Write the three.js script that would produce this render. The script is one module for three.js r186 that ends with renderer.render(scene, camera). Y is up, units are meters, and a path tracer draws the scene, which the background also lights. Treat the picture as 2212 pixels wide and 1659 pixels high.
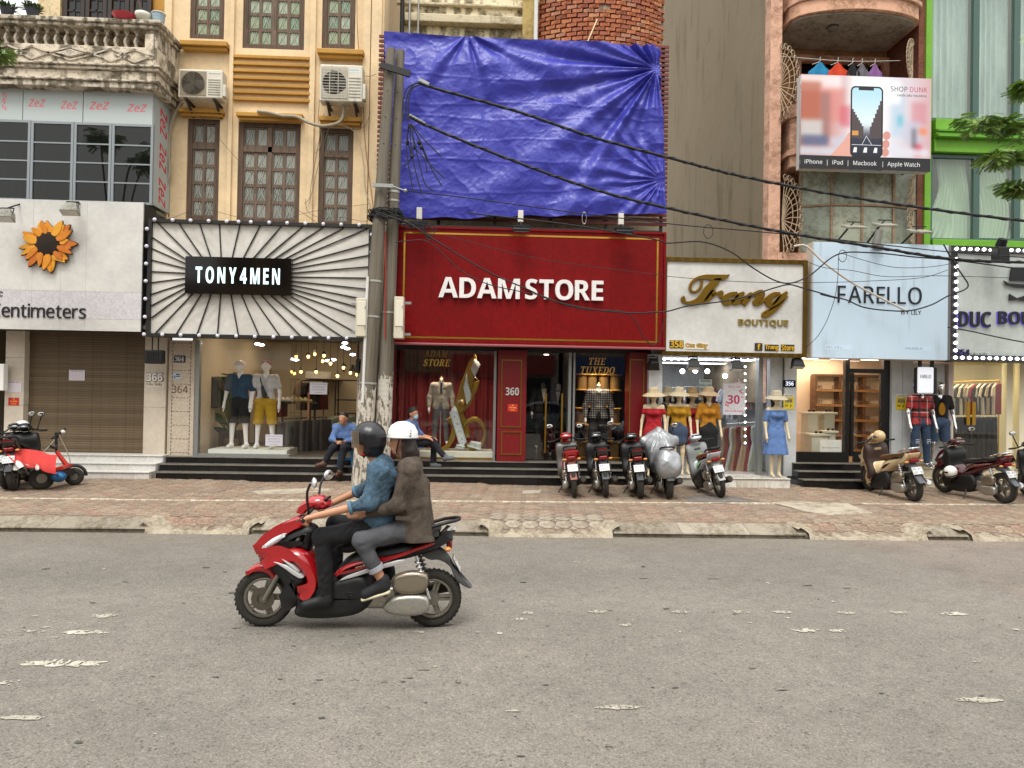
import*as THREE from 'three';
import{mergeGeometries,mergeVertices,toCreasedNormals}from 'three/addons/utils/BufferGeometryUtils.js';
import{RoundedBoxGeometry}from 'three/addons/geometries/RoundedBoxGeometry.js';
import{TextGeometry}from 'three/addons/geometries/TextGeometry.js';
import{FontLoader}from 'three/addons/loaders/FontLoader.js';
import{RectAreaLightUniformsLib}from 'three/addons/lights/RectAreaLightUniformsLib.js';
// ---------------------------------------------------------------- camera, sky, sun, exposure
const scene=new THREE.Scene();
const renderer=new THREE.WebGLRenderer({antialias:true});
renderer.toneMapping=THREE.LinearToneMapping;
renderer.toneMappingExposure=1.66;
renderer.shadowMap.enabled=true;
RectAreaLightUniformsLib.init();
const DEG=Math.PI / 180;
const camera=new THREE.PerspectiveCamera(54.9,4 / 3,0.1,400);
camera.position.set(0,2.05,0);
camera.rotation.set(0.66*DEG,-2.4*DEG,1.0*DEG,'YXZ');
camera.updateMatrixWorld(true);
// overcast sky: brightest at the zenith, even all round
{
const w=64,h=32,d=new Float32Array(w*h*4);
for(let y=0;y<h;y++)for(let x=0;x<w;x++){
const el=((y+0.5)/ h - 0.5)*Math.PI,s=Math.max(0,Math.sin(el)),l=el<0?0.25:0.52+1.0*s,i=(y*w+x)*4;
d[i]=l*1.0;d[i+1]=l*0.998;d[i+2]=l*0.985;d[i+3]=1;
}
const t=new THREE.DataTexture(d,w,h,THREE.RGBAFormat,THREE.FloatType);
t.mapping=THREE.EquirectangularReflectionMapping;t.magFilter=t.minFilter=THREE.LinearFilter;t.needsUpdate=true;
scene.background=t;scene.environment=t;
}
const sun=new THREE.DirectionalLight(new THREE.Color(1,0.98,0.94),1.5);
sun.position.set(-3,27,3);sun.target.position.set(0,0,-12);sun.castShadow=true;sun.shadow.radius=45;
Object.assign(sun.shadow.camera,{left:-22,right:22,top:22,bottom:-22,near:1,far:80});
sun.shadow.mapSize.set(2048,2048);
scene.add(sun,sun.target);
// ---------------------------------------------------------------- small helpers
let seed=7;
const rnd=()=>{seed=(seed+0x6d2b79f5)|0;let t=Math.imul(seed ^(seed>>>15),1|seed);t=(t+Math.imul(t ^(t>>>7),61|t))^ t;return((t ^(t>>>14))>>>0)/ 4294967296;};
const rr=(a,b)=>a+(b - a)*rnd();
const V=(x,y,z)=>new THREE.Vector3(x,y,z);
const lerp=(a,b,t)=>a+(b - a)*t,clamp=(x,a,b)=>Math.min(b,Math.max(a,x)),sstep=(a,b,x)=>{const t=clamp((x - a)/(b - a),0,1);return t*t*(3 - 2*t);};
// a pixel of the photograph (2212 x 1659 frame) -> the point of the wall plane z, or of the level plane y, that it shows
const FPX=829.5 / Math.tan(27.45*DEG);
const rayOf=(u,v)=>V((u - 1106)/ FPX,(829.5 - v)/ FPX,-1).applyEuler(camera.rotation);
const P=(u,v,z)=>{const d=rayOf(u,v);return camera.position.clone().addScaledVector(d,(z - camera.position.z)/ d.z);};
const G=(u,v,y)=>{const d=rayOf(u,v);return camera.position.clone().addScaledVector(d,(y - camera.position.y)/ d.y);};
const rect=(u0,v0,u1,v1,z)=>{
const um=(u0+u1)/ 2,vm=(v0+v1)/ 2,x0=P(u0,vm,z).x,x1=P(u1,vm,z).x,y1=P(um,v0,z).y,y0=P(um,v1,z).y;
return{x0,x1,y0,y1,x:(x0+x1)/ 2,y:(y0+y1)/ 2,w:x1 - x0,h:y1 - y0,z};
};
// names and tags
const taken={};
const numbered=(n)=>{const k=taken[n]=(taken[n]??-1)+1;return k?n+'_'+String(k).padStart(3,'0'):n;};
function thing(name,label,category,group){
const o=new THREE.Group();o.name=numbered(name);o.userData={label,category};
if(group)o.userData.group=group;
scene.add(o);return o;
}
function setting(name,label){const o=new THREE.Group();o.name=numbered(name);o.userData={kind:'structure',label:label??name.replace(/_/g,' '),category:name.replace(/_/g,' ')};scene.add(o);return o;}
function part(parent,name,geo,mat,label){
const m=new THREE.Mesh(geo,mat);m.name=name;m.castShadow=m.receiveShadow=true;
if(label)m.userData.label=label;
parent.add(m);return m;
}
function copyOf(o,label){const c=o.clone();c.name=numbered(o.name.replace(/_\d{3}$/,''));c.userData={...o.userData};if(label)c.userData.label=label;scene.add(c);return c;}
// geometry
function mUV(g){
if(g.index)g=g.toNonIndexed();
const p=g.attributes.position,n=g.attributes.normal,uv=new Float32Array(p.count*2);
for(let i=0;i<p.count;i+=3){
const a=V().fromBufferAttribute(p,i),b=V().fromBufferAttribute(p,i+1),c=V().fromBufferAttribute(p,i+2);
const f=b.clone().sub(a).cross(c.clone().sub(a)),ax=Math.abs(f.x),ay=Math.abs(f.y),az=Math.abs(f.z);
[a,b,c].forEach((q,k)=>{const j=(i+k)*2;if(az>=ax&&az>=ay){uv[j]=q.x;uv[j+1]=q.y;}else if(ax>=ay){uv[j]=q.z;uv[j+1]=q.y;}else{uv[j]=q.x;uv[j+1]=q.z;}});
}
g.setAttribute('uv',new THREE.BufferAttribute(uv,2));return g;
}
const mg=(list)=>{
const l=list.flat().filter(Boolean).map((g)=>{if(g.index)g=g.toNonIndexed();if(!g.attributes.uv)g=mUV(g);for(const k of Object.keys(g.attributes))if(!['position','normal','uv'].includes(k))g.deleteAttribute(k);g.morphAttributes={};return g;});
return l.length===1?l[0]:mergeGeometries(l);
};
const box=(x,y,z,w,h,d,ry=0,rx=0,rz=0)=>{const g=new THREE.BoxGeometry(w,h,d);if(rx)g.rotateX(rx);if(rz)g.rotateZ(rz);if(ry)g.rotateY(ry);g.translate(x,y,z);return mUV(g);};
const rbox=(x,y,z,w,h,d,r=0.02,s=2,rx=0,ry=0,rz=0)=>{const g=new RoundedBoxGeometry(w,h,d,s,Math.min(r,w / 2.01,h / 2.01,d / 2.01));if(rx)g.rotateX(rx);if(rz)g.rotateZ(rz);if(ry)g.rotateY(ry);g.translate(x,y,z);return mUV(g);};
const slab=(r,z0,z1)=>box(r.x,r.y,(z0+z1)/ 2,r.w,r.h,Math.abs(z1 - z0));
const bx=(x0,y0,z0,x1,y1,z1)=>box((x0+x1)/ 2,(y0+y1)/ 2,(z0+z1)/ 2,Math.abs(x1 - x0),Math.abs(y1 - y0),Math.abs(z1 - z0));
const rod=(a,b,r0,r1=r0,n=10)=>{const d=b.clone().sub(a),L=d.length(),g=new THREE.CylinderGeometry(r1,r0,L,n);g.applyQuaternion(new THREE.Quaternion().setFromUnitVectors(V(0,1,0),d.normalize()));g.translate((a.x+b.x)/ 2,(a.y+b.y)/ 2,(a.z+b.z)/ 2);return g;};
const rod3=(a,b,r0,r1,n)=>rod(V(...a),V(...b),r0,r1,n);
const bar=(a,b,w,t)=>{const d=b.clone().sub(a),g=new THREE.BoxGeometry(w,d.length(),t);g.applyQuaternion(new THREE.Quaternion().setFromUnitVectors(V(0,1,0),d.clone().normalize()));g.translate((a.x+b.x)/ 2,(a.y+b.y)/ 2,(a.z+b.z)/ 2);return mUV(g);};
const tube=(pts,r,n=6,seg)=>new THREE.TubeGeometry(new THREE.CatmullRomCurve3(pts.map((p)=>(Array.isArray(p)?V(...p):p)),false,'centripetal'),seg??Math.max(8,pts.length*5),r,n);
const sph=(x,y,z,r,sx=1,sy=1,sz=1,n=14)=>{const g=new THREE.SphereGeometry(r,n,Math.round(n*0.7));g.scale(sx,sy,sz);g.translate(x,y,z);return g;};
const lathe=(pts,n=16)=>new THREE.LatheGeometry(pts.map((p)=>new THREE.Vector2(p[0],p[1])),n);
const shapeOf=(pts)=>{const s=new THREE.Shape();s.setFromPoints(pts.map((p)=>new THREE.Vector2(p[0],p[1])));return s;};
const smoothShape=(pts,n=6)=>shapeOf(new THREE.CatmullRomCurve3(pts.map((p)=>V(p[0],p[1],0)),true,'centripetal').getPoints(pts.length*n).slice(0,-1).map((p)=>[p.x,p.y]));
const extr=(s,depth,bevel=0,seg=2)=>new THREE.ExtrudeGeometry(s,{depth:Math.max(0.001,depth - 2*bevel),bevelEnabled:bevel>0,bevelThickness:bevel,bevelSize:bevel,bevelOffset:-bevel,bevelSegments:seg,curveSegments:8}).translate(0,0,bevel);
const creased=(g,a=0.6)=>{const u=g.attributes.uv;g=toCreasedNormals(g,a);return g;};
function ribbon(pts,wid){
const c=new THREE.CatmullRomCurve3(pts.map((p)=>V(p[0],p[1],0)),false,'centripetal'),n=pts.length*8,L=[],R=[];
const ts=pts.map((p)=>p[2]??wid);
for(let i=0;i<=n;i++){
const t=i / n,p=c.getPoint(t),d=c.getTangent(t),k=t*(pts.length - 1),j=Math.min(pts.length - 2,Math.floor(k)),w=lerp(ts[j],ts[j+1],k - j)/ 2;
L.push([p.x - d.y*w,p.y+d.x*w]);R.unshift([p.x+d.y*w,p.y - d.x*w]);
}
return shapeOf([...L,...R]);
}
function sheetGrid(nu,nv,f){
const pos=[],uv=[],idx=[];
for(let j=0;j<=nv;j++)for(let i=0;i<=nu;i++){const p=f(i / nu,j / nv);pos.push(p[0],p[1],p[2]);uv.push(p[3]??i / nu,p[4]??j / nv);}
for(let j=0;j<nv;j++)for(let i=0;i<nu;i++){const a=j*(nu+1)+i,b=a+nu+1;idx.push(a,a+1,b+1,a,b+1,b);}
const g=new THREE.BufferGeometry();g.setAttribute('position',new THREE.Float32BufferAttribute(pos,3));g.setAttribute('uv',new THREE.Float32BufferAttribute(uv,2));g.setIndex(idx);g.computeVertexNormals();return g;
}
// distance-field figures: bones joined by a smooth minimum, meshed with surface nets
function sdfMesh(f,lo,hi,cell){
const n=[0,1,2].map((i)=>Math.ceil((hi[i]- lo[i])/ cell)+2),[nx,ny,nz]=n,D=new Float32Array(nx*ny*nz).fill(9),B=4,hd=cell*B*0.87+cell;
for(let bz=0;bz<nz;bz+=B)for(let by=0;by<ny;by+=B)for(let bxx=0;bxx<nx;bxx+=B){
const c=f(lo[0]+(bxx+B / 2)*cell,lo[1]+(by+B / 2)*cell,lo[2]+(bz+B / 2)*cell),far=Math.abs(c)>hd*1.5;
for(let k=bz;k<Math.min(nz,bz+B);k++)for(let j=by;j<Math.min(ny,by+B);j++)for(let i=bxx;i<Math.min(nx,bxx+B);i++)D[(k*ny+j)*nx+i]=far?c:f(lo[0]+i*cell,lo[1]+j*cell,lo[2]+k*cell);
}
const id=new Int32Array(nx*ny*nz).fill(-1),pos=[],idx=[],at=(i,j,k)=>(k*ny+j)*nx+i;
const C=[[0,0,0],[1,0,0],[0,1,0],[1,1,0],[0,0,1],[1,0,1],[0,1,1],[1,1,1]],E=[[0,1],[2,3],[4,5],[6,7],[0,2],[1,3],[4,6],[5,7],[0,4],[1,5],[2,6],[3,7]];
for(let k=0;k<nz - 1;k++)for(let j=0;j<ny - 1;j++)for(let i=0;i<nx - 1;i++){
const d=C.map((c)=>D[at(i+c[0],j+c[1],k+c[2])]);let m=0,s=[0,0,0];
if(d.every((x)=>x>0)||d.every((x)=>x<=0))continue;
for(const[a,b]of E)if(d[a]>0!==d[b]>0){const t=d[a]/(d[a]- d[b]);m++;for(let q=0;q<3;q++)s[q]+=C[a][q]+(C[b][q]- C[a][q])*t;}
id[at(i,j,k)]=pos.length / 3;pos.push(lo[0]+(i+s[0]/ m)*cell,lo[1]+(j+s[1]/ m)*cell,lo[2]+(k+s[2]/ m)*cell);
}
for(let k=1;k<nz - 1;k++)for(let j=1;j<ny - 1;j++)for(let i=1;i<nx - 1;i++){
const d0=D[at(i,j,k)]>0;
const q=(x,a,b,c,d)=>{if(d0===D[x]>0||a<0||b<0||c<0||d<0)return;d0?idx.push(a,c,b,b,c,d):idx.push(a,b,c,b,d,c);};
q(at(i+1,j,k),id[at(i,j - 1,k - 1)],id[at(i,j,k - 1)],id[at(i,j - 1,k)],id[at(i,j,k)]);
q(at(i,j+1,k),id[at(i - 1,j,k - 1)],id[at(i - 1,j,k)],id[at(i,j,k - 1)],id[at(i,j,k)]);
q(at(i,j,k+1),id[at(i - 1,j - 1,k)],id[at(i,j - 1,k)],id[at(i - 1,j,k)],id[at(i,j,k)]);
}
const g=new THREE.BufferGeometry();g.setAttribute('position',new THREE.Float32BufferAttribute(pos,3));g.setIndex(idx);
g.computeVertexNormals();const N=g.attributes.normal,h=cell*0.7;
for(let i=0;i<N.count;i++){
const x=pos[i*3],y=pos[i*3+1],z=pos[i*3+2],q=V(f(x+h,y,z)- f(x - h,y,z),f(x,y+h,z)- f(x,y - h,z),f(x,y,z+h)- f(x,y,z - h)).normalize();
N.setXYZ(i,q.x,q.y,q.z);
}
return mUV(g);
}
// bones: [[x,y,z], r, [x,y,z], r, squash along z]; the list is joined smoothly with k
function bonesField(bones,k=0.03,extra){
const B=bones.map(([a,ra,b,rb,sq])=>({ax:a[0],ay:a[1],az:a[2],dx:b[0]- a[0],dy:b[1]- a[1],dz:b[2]- a[2],ra,dr:rb - ra,sq:sq??1,l:1 / Math.max(1e-9,(b[0]- a[0])**2+(b[1]- a[1])**2+(b[2]- a[2])**2)}));
const f=(x,y,z)=>{
let m=9;
for(const b of B){
const px=x - b.ax,py=y - b.ay,pz=z - b.az,t=Math.min(1,Math.max(0,(px*b.dx+py*b.dy+pz*b.dz)*b.l));
const qx=px - b.dx*t,qy=py - b.dy*t,qz=(pz - b.dz*t)/ b.sq,d=Math.sqrt(qx*qx+qy*qy+qz*qz)- b.ra - b.dr*t;
const h=Math.max(k - Math.abs(m - d),0)/ k;m=Math.min(m,d)- h*h*k*0.25;
}
return extra?extra(m,x,y,z):m;
};
const lo=[9,9,9],hi=[-9,-9,-9];
for(const[a,ra,b,rb,sq]of bones)for(const[p,r]of[[a,ra],[b,rb]])for(let i=0;i<3;i++){const e=(i===2?r*Math.max(1,sq??1):r)+k+0.02;lo[i]=Math.min(lo[i],p[i]- e);hi[i]=Math.max(hi[i],p[i]+e);}
return{f,lo,hi};
}
const body=(bones,cell=0.014,k=0.03,extra)=>{const b=bonesField(bones,k,extra);return sdfMesh(b.f,b.lo,b.hi,cell);};
// ---------------------------------------------------------------- textures (noise in metres) and materials
const hash=(x,y,s)=>{let h=(x*374761393+y*668265263+s*1442695041)|0;h=Math.imul(h ^(h>>>13),1274126177);return((h ^(h>>>16))>>>0)/ 4294967296;};
const vnoise=(x,y,per,s)=>{const xi=Math.floor(x),yi=Math.floor(y),fx=x - xi,fy=y - yi,w=(t)=>t*t*(3 - 2*t),m=(a)=>((a % per)+per)% per,a=hash(m(xi),m(yi),s),b=hash(m(xi+1),m(yi),s),c=hash(m(xi),m(yi+1),s),d=hash(m(xi+1),m(yi+1),s);return lerp(lerp(a,b,w(fx)),lerp(c,d,w(fx)),w(fy));};
const fbm=(u,v,f,oct,s,ax=1,ay=1)=>{let r=0,a=0.5,t=0;for(let o=0;o<oct;o++){r+=a*vnoise(u*f*ax,v*f*ay,f*Math.max(ax,ay),s+o);t+=a;a*=0.55;f*=2;}return r / t;};
const n3=(x,y,z,s=1)=>lerp(vnoise(x+z*0.7,y+z*0.3,9973,s),vnoise(y - z*0.8+31,x+z*0.5,9973,s+5),0.5)*2 - 1;
function tex(size,f,srgb=true,hgt=size){
const d=new Uint8Array(size*hgt*4);
for(let y=0;y<hgt;y++)for(let x=0;x<size;x++){const c=f(x / size,y / hgt),i=(y*size+x)*4;for(let k=0;k<3;k++)d[i+k]=clamp((c.length?c[k]:c)*255,0,255);d[i+3]=255;}
const t=new THREE.DataTexture(d,size,hgt);t.wrapS=t.wrapT=THREE.RepeatWrapping;t.magFilter=THREE.LinearFilter;t.minFilter=THREE.LinearMipmapLinearFilter;t.generateMipmaps=true;
if(srgb)t.colorSpace=THREE.SRGBColorSpace;t.needsUpdate=true;return t;
}
const per=(t,mx,my=mx)=>{const c=t.clone();c.repeat.set(1 / mx,1 / my);c.needsUpdate=true;return c;};
const T={
grain:tex(256,(u,v)=>0.82+0.18*fbm(u,v,32,3,3)),
plaster:tex(512,(u,v)=>{const a=fbm(u,v,4,5,11),b=fbm(u,v,48,2,15);return 0.78+0.2*a+0.06*b;}),
streak:tex(512,(u,v)=>{const a=fbm(u,v,24,3,21,1,0.125),b=fbm(u,v,4,4,25),c=sstep(0.5,0.78,a)*sstep(0.35,0.7,b);return[0.99 - 0.13*c - 0.07*b,0.985 - 0.145*c - 0.07*b,0.975 - 0.17*c - 0.08*b];}),
dirt:tex(512,(u,v)=>{const a=fbm(u,v,5,5,31),b=fbm(u,v,16,4,37),d=fbm(u,v,60,2,39),c=sstep(0.36,0.78,a*0.5+b*0.35+d*0.15)+0.2*(d - 0.5);return[1 - 0.34*c,1 - 0.37*c,1 - 0.42*c];}),
moss:tex(512,(u,v)=>{const a=fbm(u,v,6,5,61),b=fbm(u,v,20,4,65,1,0.35),d=fbm(u,v,70,2,69),c=clamp(sstep(0.42,0.66,a*0.5+b*0.5)*0.8+sstep(0.55,0.75,d)*0.3 - 0.05,0,1);return[1 - 0.62*c,1 - 0.63*c,1 - 0.67*c];}),
wood:tex(256,(u,v)=>{const g=fbm(u,v,16,4,41,1,0.0625),k=fbm(u,v,4,3,45);const t=0.55+0.5*g*0.7+0.25*(k - 0.5);return[t,t*0.97,t*0.94];}),
bump:tex(256,(u,v)=>fbm(u,v,8,5,51),false),
fine:tex(256,(u,v)=>fbm(u,v,64,2,55),false),
cloth:tex(128,(u,v)=>0.5+0.25*Math.sin(u*128*0.785)+0.25*Math.sin(v*128*0.785),false),
};
const C=(c)=>(typeof c==='string'||typeof c==='number'?new THREE.Color(c):new THREE.Color().setRGB(...c));
function mat(color,o={}){
const{r=0.7,m=0,map,mapM=1,bump,bumpM=1,bs=0.002,phys,side,...rest}=o;
const K=phys?THREE.MeshPhysicalMaterial:THREE.MeshStandardMaterial;
const x=new K({color:C(color),roughness:r,metalness:m,side:side??THREE.FrontSide,...(phys??{}),...rest});
if(map)x.map=per(map,...[mapM].flat());
if(bump){x.bumpMap=per(bump,...[bumpM].flat());x.bumpScale=bs;}
return x;
}
const glow=(color,k)=>new THREE.MeshStandardMaterial({color:C(color),emissive:C(color),emissiveIntensity:k,roughness:0.5});
const glass=(tint=0xffffff,r=0.0)=>new THREE.MeshPhysicalMaterial({color:C(tint),transmission:1,thickness:0,roughness:r,ior:1.5,metalness:0});
const DS=THREE.DoubleSide;
const M={
black:mat(0x101010,{r:0.5}),blackRub:mat(0x1a1a19,{r:0.85,map:T.grain,mapM:0.3}),blackGloss:mat(0x08080a,{r:0.12}),darkMetal:mat(0x2a2a2a,{r:0.45,m:0.6}),
steel:mat(0xb8b8b4,{r:0.3,m:0.9}),galv:mat(0xa8aaa6,{r:0.5,m:0.7,map:T.grain,mapM:0.3}),chrome:mat(0xd8d8d8,{r:0.1,m:1}),brass:mat(0xb08a38,{r:0.28,m:0.95}),gold:mat(0xa8791c,{r:0.35,m:0.6}),
white:mat(0xe4e2dc,{r:0.5,map:T.grain,mapM:0.8}),offwhite:mat(0xd8d3c6,{r:0.6,map:T.streak,mapM:[2.2,3]}),paper:mat(0xe8e6e6,{r:0.9}),
concrete:mat(0x9a9184,{r:0.9,map:T.dirt,mapM:2.3,bump:T.bump,bumpM:0.5,bs:0.004}),brownWood:mat(0x6b5748,{r:0.8,map:T.wood,mapM:[0.25,1.3],bump:T.wood,bumpM:[0.25,1.3],bs:0.0015}),
skin:mat(0xb98566,{r:0.55}),glass:glass(),hair:mat(0x17110e,{r:0.55,bump:T.wood,bumpM:[0.03,0.3],bs:0.002}),plasticWhite:mat(0xe8e6e0,{r:0.35}),
};
const cv=(w,h,draw)=>{const c=document.createElement('canvas');c.width=w;c.height=h;const x=c.getContext('2d');draw(x,w,h);const t=new THREE.CanvasTexture(c);t.colorSpace=THREE.SRGBColorSpace;t.magFilter=THREE.LinearFilter;return t;};
// Vietnamese letters that the font lacks are composed from a base letter and drawn marks
function vtext(x,str,px,py,stroke){
const size=+/(\d+)px/.exec(x.font)[1],up=(c)=>c===c.toUpperCase(),al=x.textAlign;let w=0;const cs=[...str.normalize('NFC')].map((c)=>{const d=c.charCodeAt(0)>255&&c.charCodeAt(0)<0x2000?c.normalize('NFD'):c,b=d[0]==='Đ'?'D':d[0]==='đ'?'d':d[0],q=x.measureText(b).width,r={b,w:q,x:w,m:[...d.slice(1)],bar:d[0]!==b};w+=q;return r;});
const x0=al==='center'?px - w / 2:px,fs=x.fillStyle,lw=x.lineWidth;x.textAlign='left';
for(const c of cs){if(stroke)x.strokeText(c.b,x0+c.x,py);else x.fillText(c.b,x0+c.x,py);if(stroke)continue;x.strokeStyle=fs;x.lineWidth=Math.max(1.2,size*0.075);const cx=x0+c.x+c.w / 2;let y=py - size*(up(c.b)?0.78:0.6);const L=(...p)=>{x.beginPath();x.moveTo(cx+p[0]*size,y+p[1]*size);for(let i=2;i<p.length;i+=2)x.lineTo(cx+p[i]*size,y+p[i+1]*size);x.stroke();};
if(c.bar){y=py;L(-0.38,-0.36,0.02,-0.36);}
for(const m of c.m){if(m==='\u0302'){L(-0.16,0,0,-0.12,0.16,0);y -=size*0.06;}else if(m==='\u0306')L(-0.14,-0.1,0,-0.02,0.14,-0.1);else if(m==='\u0300'){L(-0.04+(c.m.length>1?0.2:0),-0.06,-0.16+(c.m.length>1?0.2:0),-0.17);}else if(m==='\u0301'){L(0.02+(c.m.length>1?0.12:0),-0.06,0.12+(c.m.length>1?0.12:0),-0.18);}else if(m==='\u0309')L(0.1,-0.2,0.2,-0.18,0.16,-0.1,0.14,-0.06);else if(m==='\u0303')L(-0.14,-0.06,-0.05,-0.12,0.05,-0.06,0.14,-0.12);else if(m==='\u0323'){x.beginPath();x.arc(cx,py+size*0.16,size*0.06,0,7);x.fill();}}}
x.textAlign=al;x.lineWidth=lw;
}
const printMat=(t,o={})=>new THREE.MeshStandardMaterial({map:t,roughness:o.r??0.6,...o.x});
// a flat print: plane with 0..1 uv on the front (+z) at a rect
const plane=(r,z,ry=0)=>{const g=new THREE.PlaneGeometry(r.w,r.h);g.translate(r.x,r.y,z??r.z);return g;};
const font={bold:await new FontLoader().loadAsync('fonts/droid/droid_sans_bold.typeface.json'),reg:await new FontLoader().loadAsync('fonts/droid/droid_sans_regular.typeface.json'),serif:await new FontLoader().loadAsync('fonts/droid/droid_serif_bold.typeface.json')};
// raised letters: one mesh each, fitted to the rect (x0..x1, y0..y1)
function letters(parent,str,f,r,z,depth,m,o={}){
let x=0;const gs=[];
for(const ch of str){
if(ch===' '){x+=o.space??0.28;continue;}
const g=new TextGeometry(ch,{font:f,size:1,depth:1,curveSegments:6,bevelEnabled:false});g.computeBoundingBox();
const b=g.boundingBox;g.translate(x - b.min.x,0,0);x+=b.max.x - b.min.x+(o.gap??0.12);gs.push(g);
}
let y0=9,y1=-9;for(const g of gs){g.computeBoundingBox();y0=Math.min(y0,g.boundingBox.min.y);y1=Math.max(y1,g.boundingBox.max.y);}
const W=x -(o.gap??0.12);
for(const g of gs){g.translate(0,-y0,0);g.scale(r.w / W,r.h /(y1 - y0),depth);if(o.skew)g.applyMatrix4(new THREE.Matrix4().makeShear(0,0,o.skew,0,0,0));g.translate(r.x0,r.y0,z);part(parent,'letter',g,m);}
}
// ---------------------------------------------------------------- road, kerb, pavement
const ZK=-10.57;
const RAMPS=[[310,545,1140],[1052,1318,1140],[1738,1990,1150],[2075,2300,1150]].map(([a,b,v])=>[G(a,v,0.08).x,G(b,v,0.08).x]);
const inRamp=(x)=>{let k=0;for(const[a,b]of RAMPS)k=Math.max(k,sstep(a - 0.12,a+0.14,x)*(1 - sstep(b - 0.14,b+0.12,x)));return k;};
const paveY=(x,z)=>{
const base=0.15+(-10.9 - Math.min(z,-10.9))*0.012;
const n=(fbm(x*0.05+9,z*0.05+9,8,3,71)- 0.5)*0.03;
const k=inRamp(x);const low=0.02+0.15*sstep(ZK+0.02,-11.35,z);
return lerp(base,Math.min(base,low),k)+n*sstep(-10.9,-11.5,z);
};
{
const road=setting('road','worn grey asphalt road');
// colour of the asphalt: dust by the gutter, an older rough patch, faint lanes
const patch=(x,z)=>{const a=P(1860,1180,0),A=G(1850,1178,0),B=G(2212,1292,0),t=(x - A.x)/(B.x - A.x),zz=lerp(A.z,B.z,t);return x>A.x?sstep(0.04,-0.04,z - zz):0;};
const nu=560,nv=260,x0=-26,x1=26,z0=ZK,z1=9;
const g=sheetGrid(nu,nv,(s,t)=>{const e=t<0.02?0:t,z=lerp(z0,z1,Math.pow(t,1.35)),c=s*2 - 1,x=26*Math.sign(c)*(0.55*Math.abs(c)+0.45*Math.abs(c)**3);return[x,(fbm(x*0.02+5,z*0.02+5,16,2,81)- 0.5)*0.003 - 0.003,z,x,z];});
g.index.array.reverse();g.computeVertexNormals();
const p=g.attributes.position,col=new Float32Array(p.count*3);
for(let i=0;i<p.count;i++){
const x=p.getX(i),z=p.getZ(i),n1=fbm(x*0.03+3,z*0.03+3,16,4,91),n2=fbm(x*0.06,z*0.06+7,32,3,95),lane=fbm(x*0.01+2,z*0.12+2,8,3,99);
let k=0.9+0.32*(n1 - 0.5)+0.16*(n2 - 0.5)+0.22*(lane - 0.5),r=1.09,gg=1.0,b=0.875;
const dust=sstep(-9.75,-10.35,z+(n1 - 0.5)*1.1+(n2 - 0.5)*0.5)*0.8,pt=patch(x,z+(n2 - 0.5)*0.25);
r=lerp(r,1.28,dust);gg=lerp(gg,1.13,dust);b=lerp(b,0.93,dust);
r*=1+0.07*pt;k*=1 - 0.02*pt+0.2*pt*(n2 - 0.5);
col.set([0.245*k*r,0.245*k*gg,0.245*k*b],i*3);
}
g.setAttribute('color',new THREE.BufferAttribute(col,3));
const asphaltTex=tex(1024,(u,v)=>{const a=hash(Math.floor(u*1024),Math.floor(v*1024),7),b=fbm(u,v,330,2,101),c=fbm(u,v,24,3,107),d=fbm(u,v,170,2,111);let k=0.84+0.12*(a - 0.5)+0.34*(b - 0.5)+0.1*(c - 0.5);if(d>0.74)k+=0.12;if(d<0.24)k -=0.2;return[k,k*0.99,k*0.97];});
const asphaltBump=tex(1024,(u,v)=>0.5+0.9*(fbm(u,v,300,2,101)- 0.5),false);
part(road,'asphalt',g,mat([1,1,1],{r:0.93,vertexColors:true,map:asphaltTex,mapM:2.6,bump:asphaltBump,bumpM:2.6,bs:0.006}));
// worn paint flecks and tar spots, flat irregular sheets
const fleck=(u,v,w,h,name,m,jag=0.5)=>{
const c=G(u,v,0),l=w / FPX*Math.abs(c.z),d=Math.abs(G(u,v+h / 2,0).z - G(u,v - h / 2,0).z),n=22,pts=[];
for(let i=0;i<n;i++){const a=i / n*6.283,q=1 - jag*rnd();pts.push([Math.cos(a)*l / 2*q,Math.sin(a)*d / 2*q*(0.6+0.4*rnd())]);}
const s=new THREE.ShapeGeometry(shapeOf(pts));s.rotateX(-Math.PI / 2);s.translate(c.x,0.003,c.z);part(road,name,mUV(s),m);
};
const worn=tex(256,(u,v)=>0.5+2.2*(fbm(u,v,40,3,141)*0.6+fbm(u,v,6,2,147)*0.4 - 0.46),false),wornMat=(c,k)=>{const m=mat(c,{r:0.9,map:T.dirt,mapM:0.25,alphaTest:0.5});m.alphaMap=per(worn,k,k*1.6);return m;};
const paint=[wornMat(0xb9b4a6,0.9),wornMat(0xa6a193,0.6)],tar=mat(0x45433d,{r:0.8}),rust=mat(0x6b6455,{r:0.9});
const F=(u,v,w,h,k=0,j)=>fleck(u,v,w*1.05,h*1.7,'paint_fleck',paint[k],j);
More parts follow.
